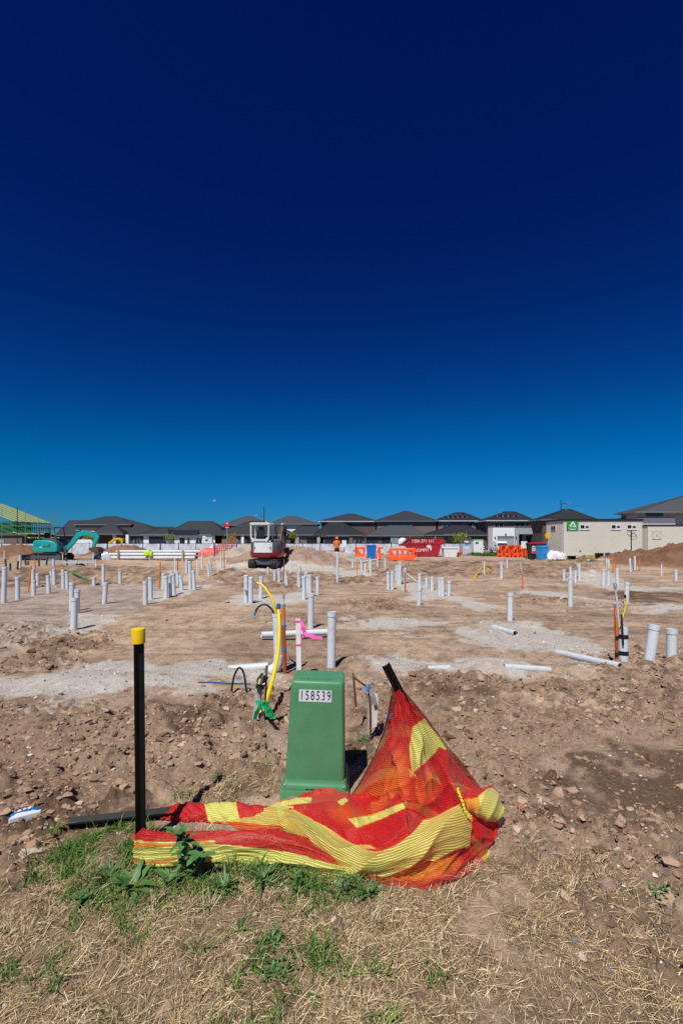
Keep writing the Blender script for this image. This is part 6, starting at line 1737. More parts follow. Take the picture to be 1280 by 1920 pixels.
# ---- bags, board, plate beside the cabin
for k, (px, d, sx, sz) in enumerate(((1034, 35.0, .36, .55), (1043, 35.2, .40, .48), (1052, 35.1, .34, .42))):
    lump('white_bulk_bag', 'slumped white bag on the pallet beside the cabin', 'bag', px, 1046, d, sx, .4, sz, 'bag', 30 + k, group='white bags by the cabin', z=hz((px - 640) / FPX * d, d) + .10)
r = root('pallet', 'low timber pallet under the slumped white bags', 'pallet', (0, 0, 0)); place(r, 1043, 35.1, 0)
for k in range(5): MB().box((-.62, -.45 + .2 * k, .075), (.70, -.32 + .2 * k, .105)).build('deck_board', 'timber_dark', r)
for k in range(3): MB().box((-.6 + .55 * k, -.44, -.02), (-.45 + .55 * k, .46, .074)).build('bearer', 'timber_dark', r)
o = MB().add([(-.28, 0, 0), (.12, .1, 0), (.30, .55, .92), (-.10, .45, .92), (-.28, .03, 0), (.12, .13, 0), (.30, .58, .92), (-.10, .48, .92)], [(0, 1, 2, 3), (7, 6, 5, 4), (0, 4, 5, 1), (1, 5, 6, 2), (2, 6, 7, 3), (3, 7, 4, 0)]).build('steel_sheet', 'steel', None)
place(o, 1032, 35.9, 0, z=.32); tag(o, 'grey metal sheet leaning by the cabin wall above bags', 'metal sheet')
r = root('yellow_tool', 'yellow-headed machine tool propped at the corner of the cabin', 'tool', (0, 0, 0)); place(r, 1022, 37.0, 0)
MB().tube([(-.05, 0, 0), (.02, 0, 1.0), (.14, 0, 1.62)], .06, 8).build('shaft', 'exc_grey', r, True)
MB().prism([(.0, 1.60), (.24, 1.56), (.34, 1.82), (.28, 2.06), (.06, 2.02), (-.04, 1.82)], -.12, .12, 'y').build('head', 'yellow_paint', r, bevel=.04)
MB().box((-.26, -.05, 1.05), (-.08, .05, 1.5)).build('grey_case', 'exc_grey', r, bevel=.03)
MB().box((-.4, -.25, 0), (.3, .25, .12)).build('base', 'exc_grey', r, bevel=.03)

# ---- site cabins
def cabin(label, X0, X1, y0, dep, zb, zt, groups=None):
    r = root('site_cabin', label, 'cabin', ((X0 + X1) / 2, y0 + dep / 2, 0))
    hw, hd = (X1 - X0) / 2, dep / 2
    r.location.z = 0
    MB().box((-hw + .002, -hd + .002, zb), (hw - .002, hd - .002, zt - .02)).build('wall', 'cabin', r)
    n = int(2 * hw / .20)
    b = MB()                                        # pressed ribs of the wall sheets
    for face in (-1, 1):
        for k in range(n + 1):
            x = -hw + .03 + (2 * hw - .06) * k / n
            b.box((x - .016, face * hd - .013, zb + .01), (x + .016, face * hd + .013, zt - .06))
    m2 = int(dep / .2)
    for face in (-1, 1):
        for k in range(1, m2):
            y = -hd + dep * k / m2
            b.box((face * hw - .013, y - .016, zb + .01), (face * hw + .013, y + .016, zt - .06))
    o = b.build('wall_rib', 'cabin', r); o['kind'] = 'stuff'
    MB().box((-hw - .06, -hd - .06, zt - .02), (hw + .06, hd + .06, zt + .12)).build('roof_edge', 'cabin_trim', r)
    MB().box((-hw - .02, -hd - .03, zb - .12), (hw + .02, hd + .03, zb - .001)).build('floor_frame', 'cabin', r)
    for x in (-hw + .3, -hw * .33, hw * .33, hw - .3):
        for y in (-hd + .3, hd - .3):
            MB().box((x - .2, y - .2, -.1), (x + .2, y + .2, zb - .121)).build('support_block', 'timber_dark', r)
    return r
def sliding_window(r, x, y, z, w, h):
    f = MB().box((x - w / 2, y - .03, z - h / 2), (x + w / 2, y + .02, z + h / 2)).build('window', 'win_frame', r)
    MB().box((x - w / 2 + .05, y - .036, z - h / 2 + .06), (x - .03, y - .0305, z + h / 2 - .04)).build('pane', 'void', f)
    MB().box((x + .06, y - .036, z - h / 2 + .09), (x + w / 2 - .06, y - .0305, z + h / 2 - .10)).build('pane', 'glass', f)
    MB().box((x - w / 2 - .03, y - .05, z - h / 2 - .05), (x + w / 2 + .03, y + .02, z - h / 2 - .001)).build('sill', 'win_frame', f)
d = 35.4
X0, X1 = (1055.5 - 640) / FPX * d, (1203 - 640) / FPX * d
ZB, ZT = CAMH - (1039 - HOR) / FPX * d, CAMH - (976 - HOR) / FPX * d
cb = cabin('long cream site cabin on blocks with a green square sign', X0, X1, d, 3.0, ZB, ZT)
cx = (X0 + X1) / 2
for px in (1095, 1153.5, 1183):
    sliding_window(cb, (px - 640) / FPX * d - cx, -1.5, CAMH - (988 - HOR) / FPX * d, .70, .34)
w = MB().box((-(X1 - X0) / 2 - .03, -.25, ZT - .72), (-(X1 - X0) / 2 + .02, .55, ZT - .34)).build('window', 'win_frame', cb)
MB().box((-(X1 - X0) / 2 - .036, -.20, ZT - .68), (-(X1 - X0) / 2 - .0305, .14, ZT - .38)).build('pane', 'glass', w); MB().box((-(X1 - X0) / 2 - .036, .2, ZT - .68), (-(X1 - X0) / 2 - .0305, .5, ZT - .38)).build('pane', 'glass', w)
sx0, sx1, sz0, sz1 = (1061 - 640) / FPX * d - cx, (1083 - 640) / FPX * d - cx, CAMH - (994.5 - HOR) / FPX * d, CAMH - (977 - HOR) / FPX * d
sg2 = MB().box((sx0, -1.545, sz0), (sx1, -1.522, sz1)).build('sign_board', 'sign_green', cb)
mid = (sx0 + sx1) / 2; hh = sz1 - sz0; ww = sx1 - sx0
b = MB(); tri_o = [(mid - .30 * ww, sz0 + .42 * hh), (mid - .02 * ww, sz0 + .94 * hh), (mid + .10 * ww, sz0 + .94 * hh), (mid + .33 * ww, sz0 + .36 * hh), (mid + .18 * ww, sz0 + .34 * hh), (mid + .03 * ww, sz0 + .76 * hh), (mid - .12 * ww, sz0 + .46 * hh)]
b.prism(tri_o, -1.549, -1.5452, 'y'); b.prism([(mid - .30 * ww, sz0 + .44 * hh), (mid + .33 * ww, sz0 + .33 * hh), (mid + .30 * ww, sz0 + .40 * hh), (mid - .18 * ww, sz0 + .49 * hh)], -1.5525, -1.5492, 'y')
b.build('triangle_logo', 'white_label', sg2)
MB().box((mid - .34 * ww, -1.549, sz0 + .235 * hh), (mid + .34 * ww, -1.5452, sz0 + .265 * hh)).build('text_line', 'white_label', sg2)
MB().box((mid - .24 * ww, -1.549, sz0 + .07 * hh), (mid + .26 * ww, -1.5452, sz0 + .15 * hh)).build('text_line', 'white_label', sg2)
for px in (1086.5, 1172): MB().box(((px - 640) / FPX * d - cx - .07, -1.54, CAMH - (1033.5 - HOR) / FPX * d), ((px - 640) / FPX * d - cx + .07, -1.522, CAMH - (1032 - HOR) / FPX * d)).build('vent', 'exc_grey', cb)
d2 = 47.5
cb2 = cabin('second cream site cabin half hidden behind the spoil heap', (1213.5 - 640) / FPX * d2, (1213.5 - 640) / FPX * d2 + 6, d2, 3.0, .45, CAMH - (985.5 - HOR) / FPX * d2)
c2x = cb2.location.x
hx = (1230 - 640) / FPX * d2 - c2x
hp_ = MB().box((hx - .42, -1.535, 1.55), (hx + .42, -1.522, 2.3)).build('hatch', 'cabin', cb2); tubes([[(hx - .4, -1.54, 1.58), (hx + .4, -1.54, 2.27)], [(hx + .4, -1.54, 1.58), (hx - .4, -1.54, 2.27)], [(hx - .42, -1.54, 1.55), (hx + .42, -1.54, 1.55), (hx + .42, -1.54, 2.3), (hx - .42, -1.54, 2.3), (hx - .42, -1.54, 1.55)]], .008).build('hatch_brace', 'gutter', hp_)
ac = MB().box((X1 - cx + .0205, -.85, ZT - 1.02), (X1 - cx + .30, -.35, ZT - .50)).build('air_conditioner', 'white_paint', cb, False, bevel=.02); MB().box((X1 - cx + .08, -.858, ZT - .95), (X1 - cx + .19, -.8505, ZT - .57)).build('grille', 'exc_grey', ac)
# straw bales, drum, sheet under the cabin
for px in (1108, 1133):
    o = MB().box((-.55, -.25, 0), (.55, .25, .42)).build('straw_bale', 'hay', None, bevel=.05); place(o, px, 34.3, .05 * (px - 1120) / 20); tag(o, 'yellow straw bale pushed against the cabin underside', 'straw bale', 'straw bales by the cabin')
lump('plastic_sheet', 'crumpled black plastic sheet heaped beside straw bales', 'sheet', 1160, 1058, 32.5, .95, .5, .55, 'black_sheet', 41)
lump('plastic_sheet', 'small crumpled black plastic pile behind the orange conduit', 'sheet', 1139, 1058, 32.0, .45, .35, .50, 'black_sheet', 43)
lump('blue_cover', 'light blue plastic cover draped beside the trolley handle', 'cover', 1176, 1046, 31.8, .28, .2, .42, 'lightblue', 44, z=.35)
bk_ = MB().lathe([(.20, 0), (.27, .55), (.29, .57), (.26, .57), (.18, .04)], 18).build('black_bucket', 'black_poly', None, True); place(bk_, 1122.5, 31.3, 0); tag(bk_, 'black bucket standing before the straw bales', 'bucket')
tr = root('hose_trolley', 'thin metal pole with a looped hose on top before the cabin', 'hose stand', (0, 0, 0)); place(tr, 1182.5, 31.5, 0)
MB().tube([(0, 0, -.1), (0, 0, 1.72)], .035, 8).build('pole', 'dark_metal', tr, True)
for k, (ox, rz_, rr) in enumerate(((-.10, .3, .15), (.12, -.4, .14), (.08, .9, .22))):
    pts = [(ox + rr * math.cos(2 * PI * i / 20), .05 * math.sin(4 * PI * i / 20) - .05 * k, 1.56 - .10 * k + rr * .9 * math.sin(2 * PI * i / 20)) for i in range(21)]
    MB().tube(pts, .014, 6, False).build('hose_coil', 'black_poly', tr, True)

# ------------------------------------------------------------------ worker
def worker():
    d = 39.0; x = (631.5 - 640) / FPX * d; z = hz(x, d)
    r = root('person', 'worker in orange shirt, dark shorts and orange helmet, seen from behind', 'person', (x, d, z), math.radians(18))
    J = {'pel': (0, 0, .95), 'wst': (0, .01, 1.10), 'chs': (0, .0, 1.32), 'nk': (0, .0, 1.50), 'hd': (0, .03, 1.60), 'ht': (0, .04, 1.74),
         'sl': (-.18, 0, 1.43), 'el': (-.25, .03, 1.14), 'wl': (-.17, .22, 1.02), 'pl': (-.14, .29, 1.03),
         'sr': (.18, 0, 1.43), 'er': (.25, .04, 1.15), 'wr': (.17, .24, 1.08), 'pr': (.13, .31, 1.10),
         'hl': (-.10, 0, .90), 'kl': (-.12, .02, .50), 'al': (-.12, -.02, .09), 'tl': (-.13, .15, .035),
         'hr': (.10, 0, .90), 'kr': (.12, .03, .50), 'ar': (.13, -.01, .09), 'tr': (.14, .16, .035)}
    R = {'pel': .135, 'wst': .125, 'chs': .15, 'nk': .055, 'hd': .085, 'ht': .07, 'sl': .07, 'el': .046, 'wl': .03, 'pl': .034, 'sr': .07, 'er': .046, 'wr': .03, 'pr': .034,
         'hl': .095, 'kl': .06, 'al': .042, 'tl': .04, 'hr': .095, 'kr': .06, 'ar': .042, 'tr': .04}
    E = [('pel', 'wst'), ('wst', 'chs'), ('chs', 'nk'), ('nk', 'hd'), ('hd', 'ht'), ('chs', 'sl'), ('sl', 'el'), ('el', 'wl'), ('wl', 'pl'), ('chs', 'sr'), ('sr', 'er'), ('er', 'wr'), ('wr', 'pr'),
         ('pel', 'hl'), ('hl', 'kl'), ('kl', 'al'), ('al', 'tl'), ('pel', 'hr'), ('hr', 'kr'), ('kr', 'ar'), ('ar', 'tr')]
    for s, sg in (('l', -1), ('r', 1)):
        p = Vector(J['p' + s])
        for k in range(4):
            J[f'f{k}{s}'] = tuple(p + Vector((sg * (.03 - .02 * k), .035, .012 - .004 * k))); J[f'g{k}{s}'] = tuple(p + Vector((sg * (.03 - .02 * k) * .9, .075 - .006 * abs(k - 1.5), -.012)))
            R[f'f{k}{s}'] = .009; R[f'g{k}{s}'] = .008; E += [('p' + s, f'f{k}{s}'), (f'f{k}{s}', f'g{k}{s}')]
        J['t' + s + '1'] = tuple(p + Vector((-sg * .035, .01, .0))); R['t' + s + '1'] = .010; J['t' + s + '2'] = tuple(p + Vector((-sg * .045, .045, -.004))); R['t' + s + '2'] = .009
        E += [('p' + s, 't' + s + '1'), ('t' + s + '1', 't' + s + '2')]
    J['ns'] = (0, .135, 1.615); R['ns'] = .016; E.append(('hd', 'ns'))
    names = list(J); me = bpy.data.meshes.new('body')
    me.from_pydata([J[k] for k in names], [(names.index(a), names.index(b)) for a, b in E], [])
    o = bpy.data.objects.new('body', me); COL.objects.link(o)
    o.modifiers.new('skin', 'SKIN'); sv = me.skin_vertices[0].data
    for i, k in enumerate(names): sv[i].radius = (R[k], R[k]); sv[i].use_root = (k == 'pel')
    sb = o.modifiers.new('sub', 'SUBSURF'); sb.levels = sb.render_levels = 2
    dg = bpy.context.evaluated_depsgraph_get(); m2 = bpy.data.meshes.new_from_object(o.evaluated_get(dg))
    bpy.data.objects.remove(o)
    m2.polygons.foreach_set('use_smooth', [True] * len(m2.polygons)); m2.materials.clear(); m2.materials.append(M['skin'])
    body = bpy.data.objects.new('body', m2); COL.objects.link(body); body.parent = r
    def ell(secs, n=18):
        b = MB(); vs = []
        for (cx, cy, z_, rx, ry) in secs: vs += [(cx + rx * math.cos(2 * PI * k / n), cy + ry * math.sin(2 * PI * k / n), z_) for k in range(n)]
        fs = [(i * n + k, i * n + (k + 1) % n, (i + 1) * n + (k + 1) % n, (i + 1) * n + k) for i in range(len(secs) - 1) for k in range(n)] + [tuple(range(n))[::-1], tuple((len(secs) - 1) * n + k for k in range(n))]
        return b.add(vs, fs)
    sh = ell([(0, 0, .92, .185, .15), (0, 0, 1.05, .18, .145), (0, 0, 1.2, .20, .155), (0, 0, 1.36, .225, .15), (0, 0, 1.45, .20, .125), (0, .0, 1.50, .10, .09), (0, 0, 1.53, .07, .07)]).build('shirt', 'hivis_orange', r, True)
    for s in (-1, 1):
        MB().tube([(s * .16, 0, 1.46), (s * .205, .005, 1.38), (s * .235, .02, 1.24)], [.08, .078, .068], 14).build('sleeve', 'hivis_orange', sh, True)
    b = ell([(0, 0, .74, .19, .14), (0, 0, .86, .19, .15), (0, 0, .95, .178, .142)])
    for s in (-1, 1): b.tube([(s * .095, 0, .88), (s * .11, .01, .68), (s * .118, .02, .50)], [.105, .10, .092], 14)
    b.build('shorts', 'navy', r, True)
    hm = MB().lathe([(.128, 1.665), (.125, 1.69), (.118, 1.75), (.09, 1.80), (.045, 1.825), (.0, 1.83)], 20, Matrix.Translation((0, .035, 0))).build('helmet', 'hivis_orange', r, True)
    MB().lathe([(.15, 1.655), (.155, 1.66), (.13, 1.672)], 20, Matrix.Translation((0, .055, 0))).build('brim', 'hivis_orange', hm, True)
    MB().lathe([(.09, 1.57), (.103, 1.62), (.108, 1.664)], 16, Matrix.Translation((0, .022, 0))).build('hair', 'hair', r, True)
    for s in (-1, 1):
        MB().lathe([(.016, -.008), (.02, 0), (.010, .008)], 8, Matrix.Translation((s * .093, .04, 1.61)) @ Matrix.Rotation(PI / 2, 4, 'Y')).build('ear', 'skin', r, True)
        MB().lathe([(.010, -.004), (.006, .004)], 8, Matrix.Translation((s * .033, .121, 1.635)) @ Matrix.Rotation(-PI / 2, 4, 'X')).build('eye', 'ink', r, True)
        b = MB().tube([(s * .125, -.06, .055), (s * .13, .0, .06), (s * .135, .10, .05), (s * .138, .19, .035)], [.05, .058, .052, .035], 12); b.tube([(s * .122, -.018, .04), (s * .122, -.018, .17)], .056, 12)
        bt = b.build('boot', 'boot', r, True); MB().tube([(s * .121, -.016, .16), (s * .121, -.012, .23)], .053, 12).build('sock', 'sock', bt, True)
    MB().box((-.025, .112, 1.565), (.025, .124, 1.573)).build('mouth', mat('lips', (.3, .09, .08), .6), r)
worker()

# ------------------------------------------------------------------ pale fence, lamps, sign posts, trees
D = 64.0; PW = 2.36
f0 = root('mesh_clad_fence', 'temporary wire fence panel covered with pale shade cloth', 'fence', (0, 0, 0), 0, 'shade cloth fence panels')
ZTOP, ZBOT = .97, -.5
tubes([[(0, 0, ZBOT), (0, 0, ZTOP), (PW - .06, 0, ZTOP), (PW - .06, 0, ZBOT)]], .028).build('frame', 'dark_metal', f0, True)
b = MB(); vs = []
for i in range(17):
    for k in range(7):
        u, v = i / 16, k / 6
        vs.append((.02 + (PW - .10) * u, -.035 + .03 * math.sin(9 * u + 5 * v) + .018 * math.sin(23 * u - 7 * v), ZBOT + .06 + (ZTOP - ZBOT - .10) * v - .03 * math.sin(PI * u) * (k == 6)))
b.add(vs, [(i * 7 + k, (i + 1) * 7 + k, (i + 1) * 7 + k + 1, i * 7 + k + 1) for i in range(16) for k in range(6)])
b.build('shade_cloth', 'cloth_fence', f0, True)
MB().tube([(-.03, .02, ZBOT), (-.03, .02, ZTOP + .18)], .045, 8).build('post', 'dark_metal', f0, True)
MB().box((-.35, -.12, ZBOT - .02), (.29, .16, ZBOT + .12)).build('foot_block', 'render_grey', f0, bevel=.02)
xs0 = (-30 - 640) / FPX * D
k = 0
while xs0 + k * PW < (880 - 640) / FPX * D:
    o = f0 if k == 0 else copy_tree(f0)
    o.location = (xs0 + k * PW, D + .12 * math.sin(k * 1.9), 0); o.rotation_euler = (0, 0, .015 * math.sin(k * 2.7))
    k += 1
for px, w in ((566, .8), (590, .4), (745, .6), (771, .5)):      # small notices on the cloth
    pass
def lamp(px, ptop, parm, side, d, label):
    x = (px - 640) / FPX * d
    r = root('street_lamp', label, 'street lamp', (x, d, -.5))
    zt = CAMH - (ptop - HOR) / FPX * d + .5; za = CAMH - (parm - HOR) / FPX * d + .5
    MB().tube([(0, 0, 0), (0, 0, zt * .5), (0, 0, zt)], [.11, .09, .06], 10).build('pole', 'dark_metal', r, True)
    MB().tube([(0, 0, za - .12), (side * .6, -.05, za), (side * 1.0, -.08, za + .05)], .05, 8).build('arm', 'dark_metal', r, True)
    MB().prism([(side * .9, za), (side * 1.55, za + .03), (side * 1.6, za + .10), (side * 1.2, za + .18), (side * .9, za + .10)], -.2, .06, 'y').build('lamp_head', 'steel', r, bevel=.02)
lamp(495, 950, 967, -1, 82, 'tall dark street lamp rising behind the red excavator')
lamp(1051, 938, 944, 1, 80, 'tall dark street lamp rising behind the cream cabin')
def tree(px, y0, y1, w, d, label, seed, m='leaf_y', base=-.5):
    rg = np.random.default_rng(seed)
    x = (px - 640) / FPX * d
    r = root('street_tree', label, 'tree', (x, d, base))
    zt = CAMH - (y0 - HOR) / FPX * d - base; zb = CAMH - (y1 - HOR) / FPX * d - base; R_ = w / 2 * d / FPX
    b = MB().tube([(0, 0, -.1), (.03, 0, zb * .6), (0, .02, (zb + zt) / 2), (.02, 0, zt * .92)], [.06, .05, .035, .012], 7)
    cl_ = []
    for k in range(7):
        a = rg.uniform(0, 6.28); zz = zb + (zt - zb) * rg.uniform(.12, .75); e = (R_ * .75 * math.cos(a), R_ * .75 * math.sin(a), min(zz + R_ * .4, zt * .95))
        b.tube([(0, 0, zz - R_ * .25), (e[0] * .5, e[1] * .5, zz), e], [.022, .015, .006], 5); cl_.append(e)
    b.build('trunk', 'trunk', r, True)
    cl_.append((0, 0, zt * .93)); n = 46
    V, F = [], []
    for c in cl_:
        for _ in range(n):
            p = np.array(c) + rg.normal(0, 1, 3) * R_ * .24
            u = rg.normal(0, 1, 3); u /= np.linalg.norm(u); v = np.cross(u, rg.normal(0, 1, 3)); v /= np.linalg.norm(v) + 1e-6
            s = rg.uniform(.05, .10) * (R_ / .5) ** .5; o = len(V)
            V += [p - u * s, p + v * s * .55, p + u * s, p - v * s * .55]; F.append((o, o + 1, o + 2, o + 3))
    cr = MB().add([tuple(v) for v in V], F).build('crown', m, r)
tree(169, 1003, 1019, 20, 74, 'small yellow-green street tree before the pillared porch', 1)
tree(321, 1002, 1019, 20, 76, 'small yellow-green street tree before the navy garage', 2)
tree(434, 1002, 1018, 15, 76, 'small yellow-green street tree behind the red sign', 3)
tree(549, 997, 1015, 17, 76, 'small yellow-green street tree right of the red excavator', 4)
tree(862, 1001, 1022, 25, 60, 'spreading yellow-green street tree behind stacked fence panels', 5)
tree(228, 1010, 1020, 10, 78, 'tiny yellow-green street tree beyond the yellow excavator arm', 6)

# ------------------------------------------------------------------ houses along the street
def hip(rt, x0, x1, y0, y1, ze, zr, rx0, rx1, m, over=.45, name='roof', gut='gutter', ry=None):
    """hipped roof over a rectangle; ridge from rx0 to rx1 at mid depth"""
    xa, xb, ya, yb = x0 - over, x1 + over, y0 - over, y1 + over
    ym = (ya + yb) / 2 if ry is None else ry
    b = MB()
    b.add([(xa, ya, ze), (xb, ya, ze), (xb, yb, ze), (xa, yb, ze), (rx0, ym, zr), (rx1, ym, zr)], [(0, 1, 5, 4), (1, 2, 5), (2, 3, 4, 5), (3, 0, 4), (3, 2, 1, 0)])
    o = b.build(name, m, rt)
    g = MB()
    t = .12
    g.box((xa - .06, ya - .08, ze - .16), (xb + .06, ya - .002, ze + .02)); g.box((xa - .06, yb + .002, ze - .16), (xb + .06, yb + .08, ze + .02))
    g.box((xa - .08, ya, ze - .16), (xa - .002, yb, ze + .02)); g.box((xb + .002, ya, ze - .16), (xb + .08, yb, ze + .02))
    g.build('gutter', gut, o)
    c = MB()
    for p, q in (((xa, ya, ze), (rx0, ym, zr)), ((xb, ya, ze), (rx1, ym, zr)), ((rx0, ym, zr), (rx1 + .01, ym, zr))):
        c.tube([Vector(p), Vector(q)], .09, 5)
    c.build('ridge_cap', m, o)
    return o
def win(rt, x0, x1, z0, z1, y, panes=2, frame='gutter', name='window'):
    f = MB().box((x0, y - .05, z0), (x1, y + .05, z1)).build(name, frame, rt)
    n = panes
    for k in range(n):
        a, b_ = x0 + .06 + (x1 - x0 - .06) * k / n, x0 + (x1 - x0 - .06) * (k + 1) / n
        MB().box((a, y - .062, z0 + .07), (b_, y - .051, z1 - .07)).build('pane', 'glass', f)
    return f
def door(rt, x0, x1, z0, z1, y, m='garage_navy', name='garage_door', ribs=5):
    f = MB().box((x0, y - .04, z0), (x1, y + .05, z1)).build(name, m, rt)
    for k in range(1, ribs):
        z = z0 + (z1 - z0) * k / ribs
        MB().box((x0 + .02, y - .052, z - .02), (x1 - .02, y - .041, z + .02)).build('door_rail', m, f)
    return f
BZ = -.5
def house(label, px0, px1, d, ye, yr, rpx0, rpx1, dep=11, wall='brick_dark', roof='roof', gut='gutter', over=.4):
    """single-storey front block measured in the photograph: walls px0..px1, eave row ye, ridge row yr"""
    cx = ((px0 + px1) / 2 - 640) / FPX * d
    r = root('house', label, 'house', (cx, d, BZ))
    X = lambda px, dd=d: (px - 640) / FPX * dd - cx
    Z = lambda py, dd=d: CAMH - (py - HOR) / FPX * dd - BZ
    MB().box((X(px0) + over, 0 + over, 0), (X(px1) - over, dep, Z(ye) - .16)).build('wall', wall, r)
    dm = d + dep / 2
    hip(r, X(px0) + over, X(px1) - over, over, dep, Z(ye), Z(yr, dm), X(rpx0, dm), X(rpx1, dm), roof, over, gut=gut)
    return r, X, Z
def upper(r, X, Z, d, off, px0, px1, ye, yr, rpx0, rpx1, dep=8, wall='brick_dark', roof='roof', gut='gutter', over=.45):
    dd = d + off
    MB().box((X(px0, dd) + over, off + over, 2.0), (X(px1, dd) - over, off + dep, Z(ye, dd) - .16)).build('upper_wall', wall, r)
    dm = dd + dep / 2
    hip(r, X(px0, dd) + over, X(px1, dd) - over, off + over, off + dep, Z(ye, dd), Z(yr, dm), X(rpx0, dm), X(rpx1, dm), roof, over, 'upper_roof', gut)
    return lambda px: X(px, dd), lambda py: Z(py, dd), off + over
def solar(r, UX, UZ, d, spots):
    for (px, py, w, h, y) in spots:
        o = MB().add([(UX(px), y, UZ(py)), (UX(px) + w, y, UZ(py)), (UX(px) + w, y + .9, UZ(py) + h), (UX(px), y + .9, UZ(py) + h), (UX(px), y, UZ(py) + .06), (UX(px) + w, y, UZ(py) + .06), (UX(px) + w, y + .9, UZ(py) + h + .06), (UX(px), y + .9, UZ(py) + h + .06)],
                     [(3, 2, 1, 0), (4, 5, 6, 7), (0, 1, 5, 4), (1, 2, 6, 5), (2, 3, 7, 6), (3, 0, 4, 7)]).build('solar_panel', 'solar', r)
        tubes([[(UX(px), y, UZ(py) + .07), (UX(px) + w, y, UZ(py) + .07)], [(UX(px), y, UZ(py) + .07), (UX(px), y + .9, UZ(py) + h + .07)], [(UX(px) + w, y, UZ(py) + .07), (UX(px) + w, y + .9, UZ(py) + h + .07)]], .035).build('panel_frame', 'steel', o)
d = 88.0
# 1 left: broad charcoal roofs with pillared porch
r, X, Z = house('broad charcoal-roofed house with white pillared porch', 105, 308, d, 1003, 976, 130, 250, 12, 'brick_dark', 'roof2')
UX, UZ, uy = upper(r, X, Z, d, 3, 140, 246, 983, 968.5, 196, 220, 9, 'render_grey', 'roof2')
hip(r, X(176), X(236), -1.6, 2.0, Z(1001), Z(984), X(200), X(215), 'roof', .3, 'porch_roof')
for px in (187, 221, 245): MB().box((X(px) - .25, -1.4, 0), (X(px) + .25, -.9, Z(1002.5))).build('porch_pillar', 'render_white', r)
MB().box((X(186), -1.3, Z(1001.5)), (X(222), -1.0, Z(996))).build('porch_beam', 'render_blue', r)
win(r, X(250), X(262), .9, 2.2, .38, 2, 'gutter_w'); win(r, X(272), X(286), .6, 2.2, .38, 2, 'gutter_w'); door(r, X(120), X(148), .0, 2.15, .38)
MB().box((X(152), .30, 0), (X(160), .39, 2.3)).build('pilaster', 'render_white', r)
# 2
r, X, Z = house('single-storey house with navy garage and white pilasters', 306, 420, d, 1002, 977.5, 354, 400, 11, 'render_white', 'roof2')
hip(r, X(274), X(318), -1.2, 5, Z(1001.5), Z(989.5), X(296), X(308), 'roof2', .35, 'garage_roof')
MB().box((X(274), -1.1, 0), (X(318), 5, Z(1002.5))).build('garage_wall', 'render_white', r)
door(r, X(284), X(317), 0, Z(1006), -1.15); door(r, X(336), X(345), 0, 2.2, .36, 'void', 'front_door', 1)
win(r, X(366), X(378), .4, 2.2, .36, 2, 'gutter_w'); win(r, X(350), X(355), .4, 2.2, .36, 1, 'gutter_w'); MB().box((X(380), .0, 0), (X(386), .39, Z(1003))).build('pilaster', 'render_white', r)
MB().box((X(319), -.2, Z(1003)), (X(372), .36, Z(993.5))).build('painted_porch_shade', 'garage_navy', r)  # dark block painted in for the shaded recess under the front roof
# 3
r, X, Z = house('wide grey-roofed two-storey house behind the excavator', 398, 556, d, 1002.5, 977, 470, 500, 11, 'brick_dark', 'roof2')
UX, UZ, uy = upper(r, X, Z, d, 5, 415, 508, 984, 968, 462, 472, 9, 'render_blue', 'roof3')
MB().box((X(452), .1, 0), (X(457), .39, Z(1003))).build('pilaster', 'render_white', r); door(r, X(415), X(446), 0, 2.2, .37, 'gutter'); door(r, X(461), X(478), 0, 2.1, .37, 'void', 'carport', 1); win(r, X(520), X(535), .6, 2.1, .37, 2)
# 4
r, X, Z = house('house with pale two-storey wall and brown brick piers', 540, 610, d, 1002.5, 986, 566, 592, 10, 'brick_mauve', 'roof2')
UX, UZ, uy = upper(r, X, Z, d, 5, 505, 597, 982, 968, 540, 556, 9, 'render_white', 'roof3')
win(r, UX(527), UX(536), UZ(992), UZ(984), uy, 1); door(r, X(575), X(592), 0, 2.2, .37, 'void', 'front_door', 1); win(r, X(553), X(563), .5, 2.2, .37, 1)
for px in (557, 597): MB().box((X(px) - .3, .1, 0), (X(px) + .3, .39, Z(1003))).build('pier', 'render_grey', r)
# 5
r, X, Z = house('dark hip-roofed house with navy garage behind the worker', 588, 688, d, 1003, 979.5, 616, 640, 11, 'brick_mauve', 'roof')
UX, UZ, uy = upper(r, X, Z, d, 6, 598, 708, 977, 963.5, 652, 664, 9, 'brick_dark', 'roof2', 'gutter_w')
door(r, X(608), X(654), 0, Z(1008), .37); MB().box((X(655), .15, 0), (X(661), .39, Z(1003.5))).build('pier', 'brick_mauve', r); win(r, X(666), X(680), .4, 2.2, .37, 2); win(r, UX(660), UX(682), UZ(984), UZ(979.5), uy, 3)
MB().box((X(601), .14, Z(1007)), (X(655), .38, Z(1003.8))).build('garage_lintel', 'render_grey', r)
# 6
r, X, Z = house('grey-roofed house with large brown brick upper storey', 679, 797, d, 1004, 985.5, 728, 772, 11, 'brick_dark', 'roof3')
UX, UZ, uy = upper(r, X, Z, d, 6, 702, 822, 976.5, 958.5, 758, 766, 10, 'brick_mauve', 'roof2')
door(r, X(686), X(708), 0, Z(1008), .37, 'garage_navy'); MB().box((X(732), .12, 0), (X(748), .39, Z(1005))).build('wall_panel', 'render_blue', r); door(r, X(716), X(731), 0, 2.2, .37, 'void', 'front_door', 1)
win(r, UX(738), UX(746), UZ(990), UZ(979), uy, 1); win(r, UX(726), UX(736), UZ(986), UZ(979), uy, 1); win(r, UX(752), UX(776), UZ(984), UZ(979), uy, 3); MB().box((X(684), .1, 0), (X(686), .39, Z(1005))).build('pier', 'brick_mauve', r)
MB().box((UX(772), uy + 5, UZ(964)), (UX(775), uy + 5.4, UZ(959))).build('roof_vent', 'gutter', r)
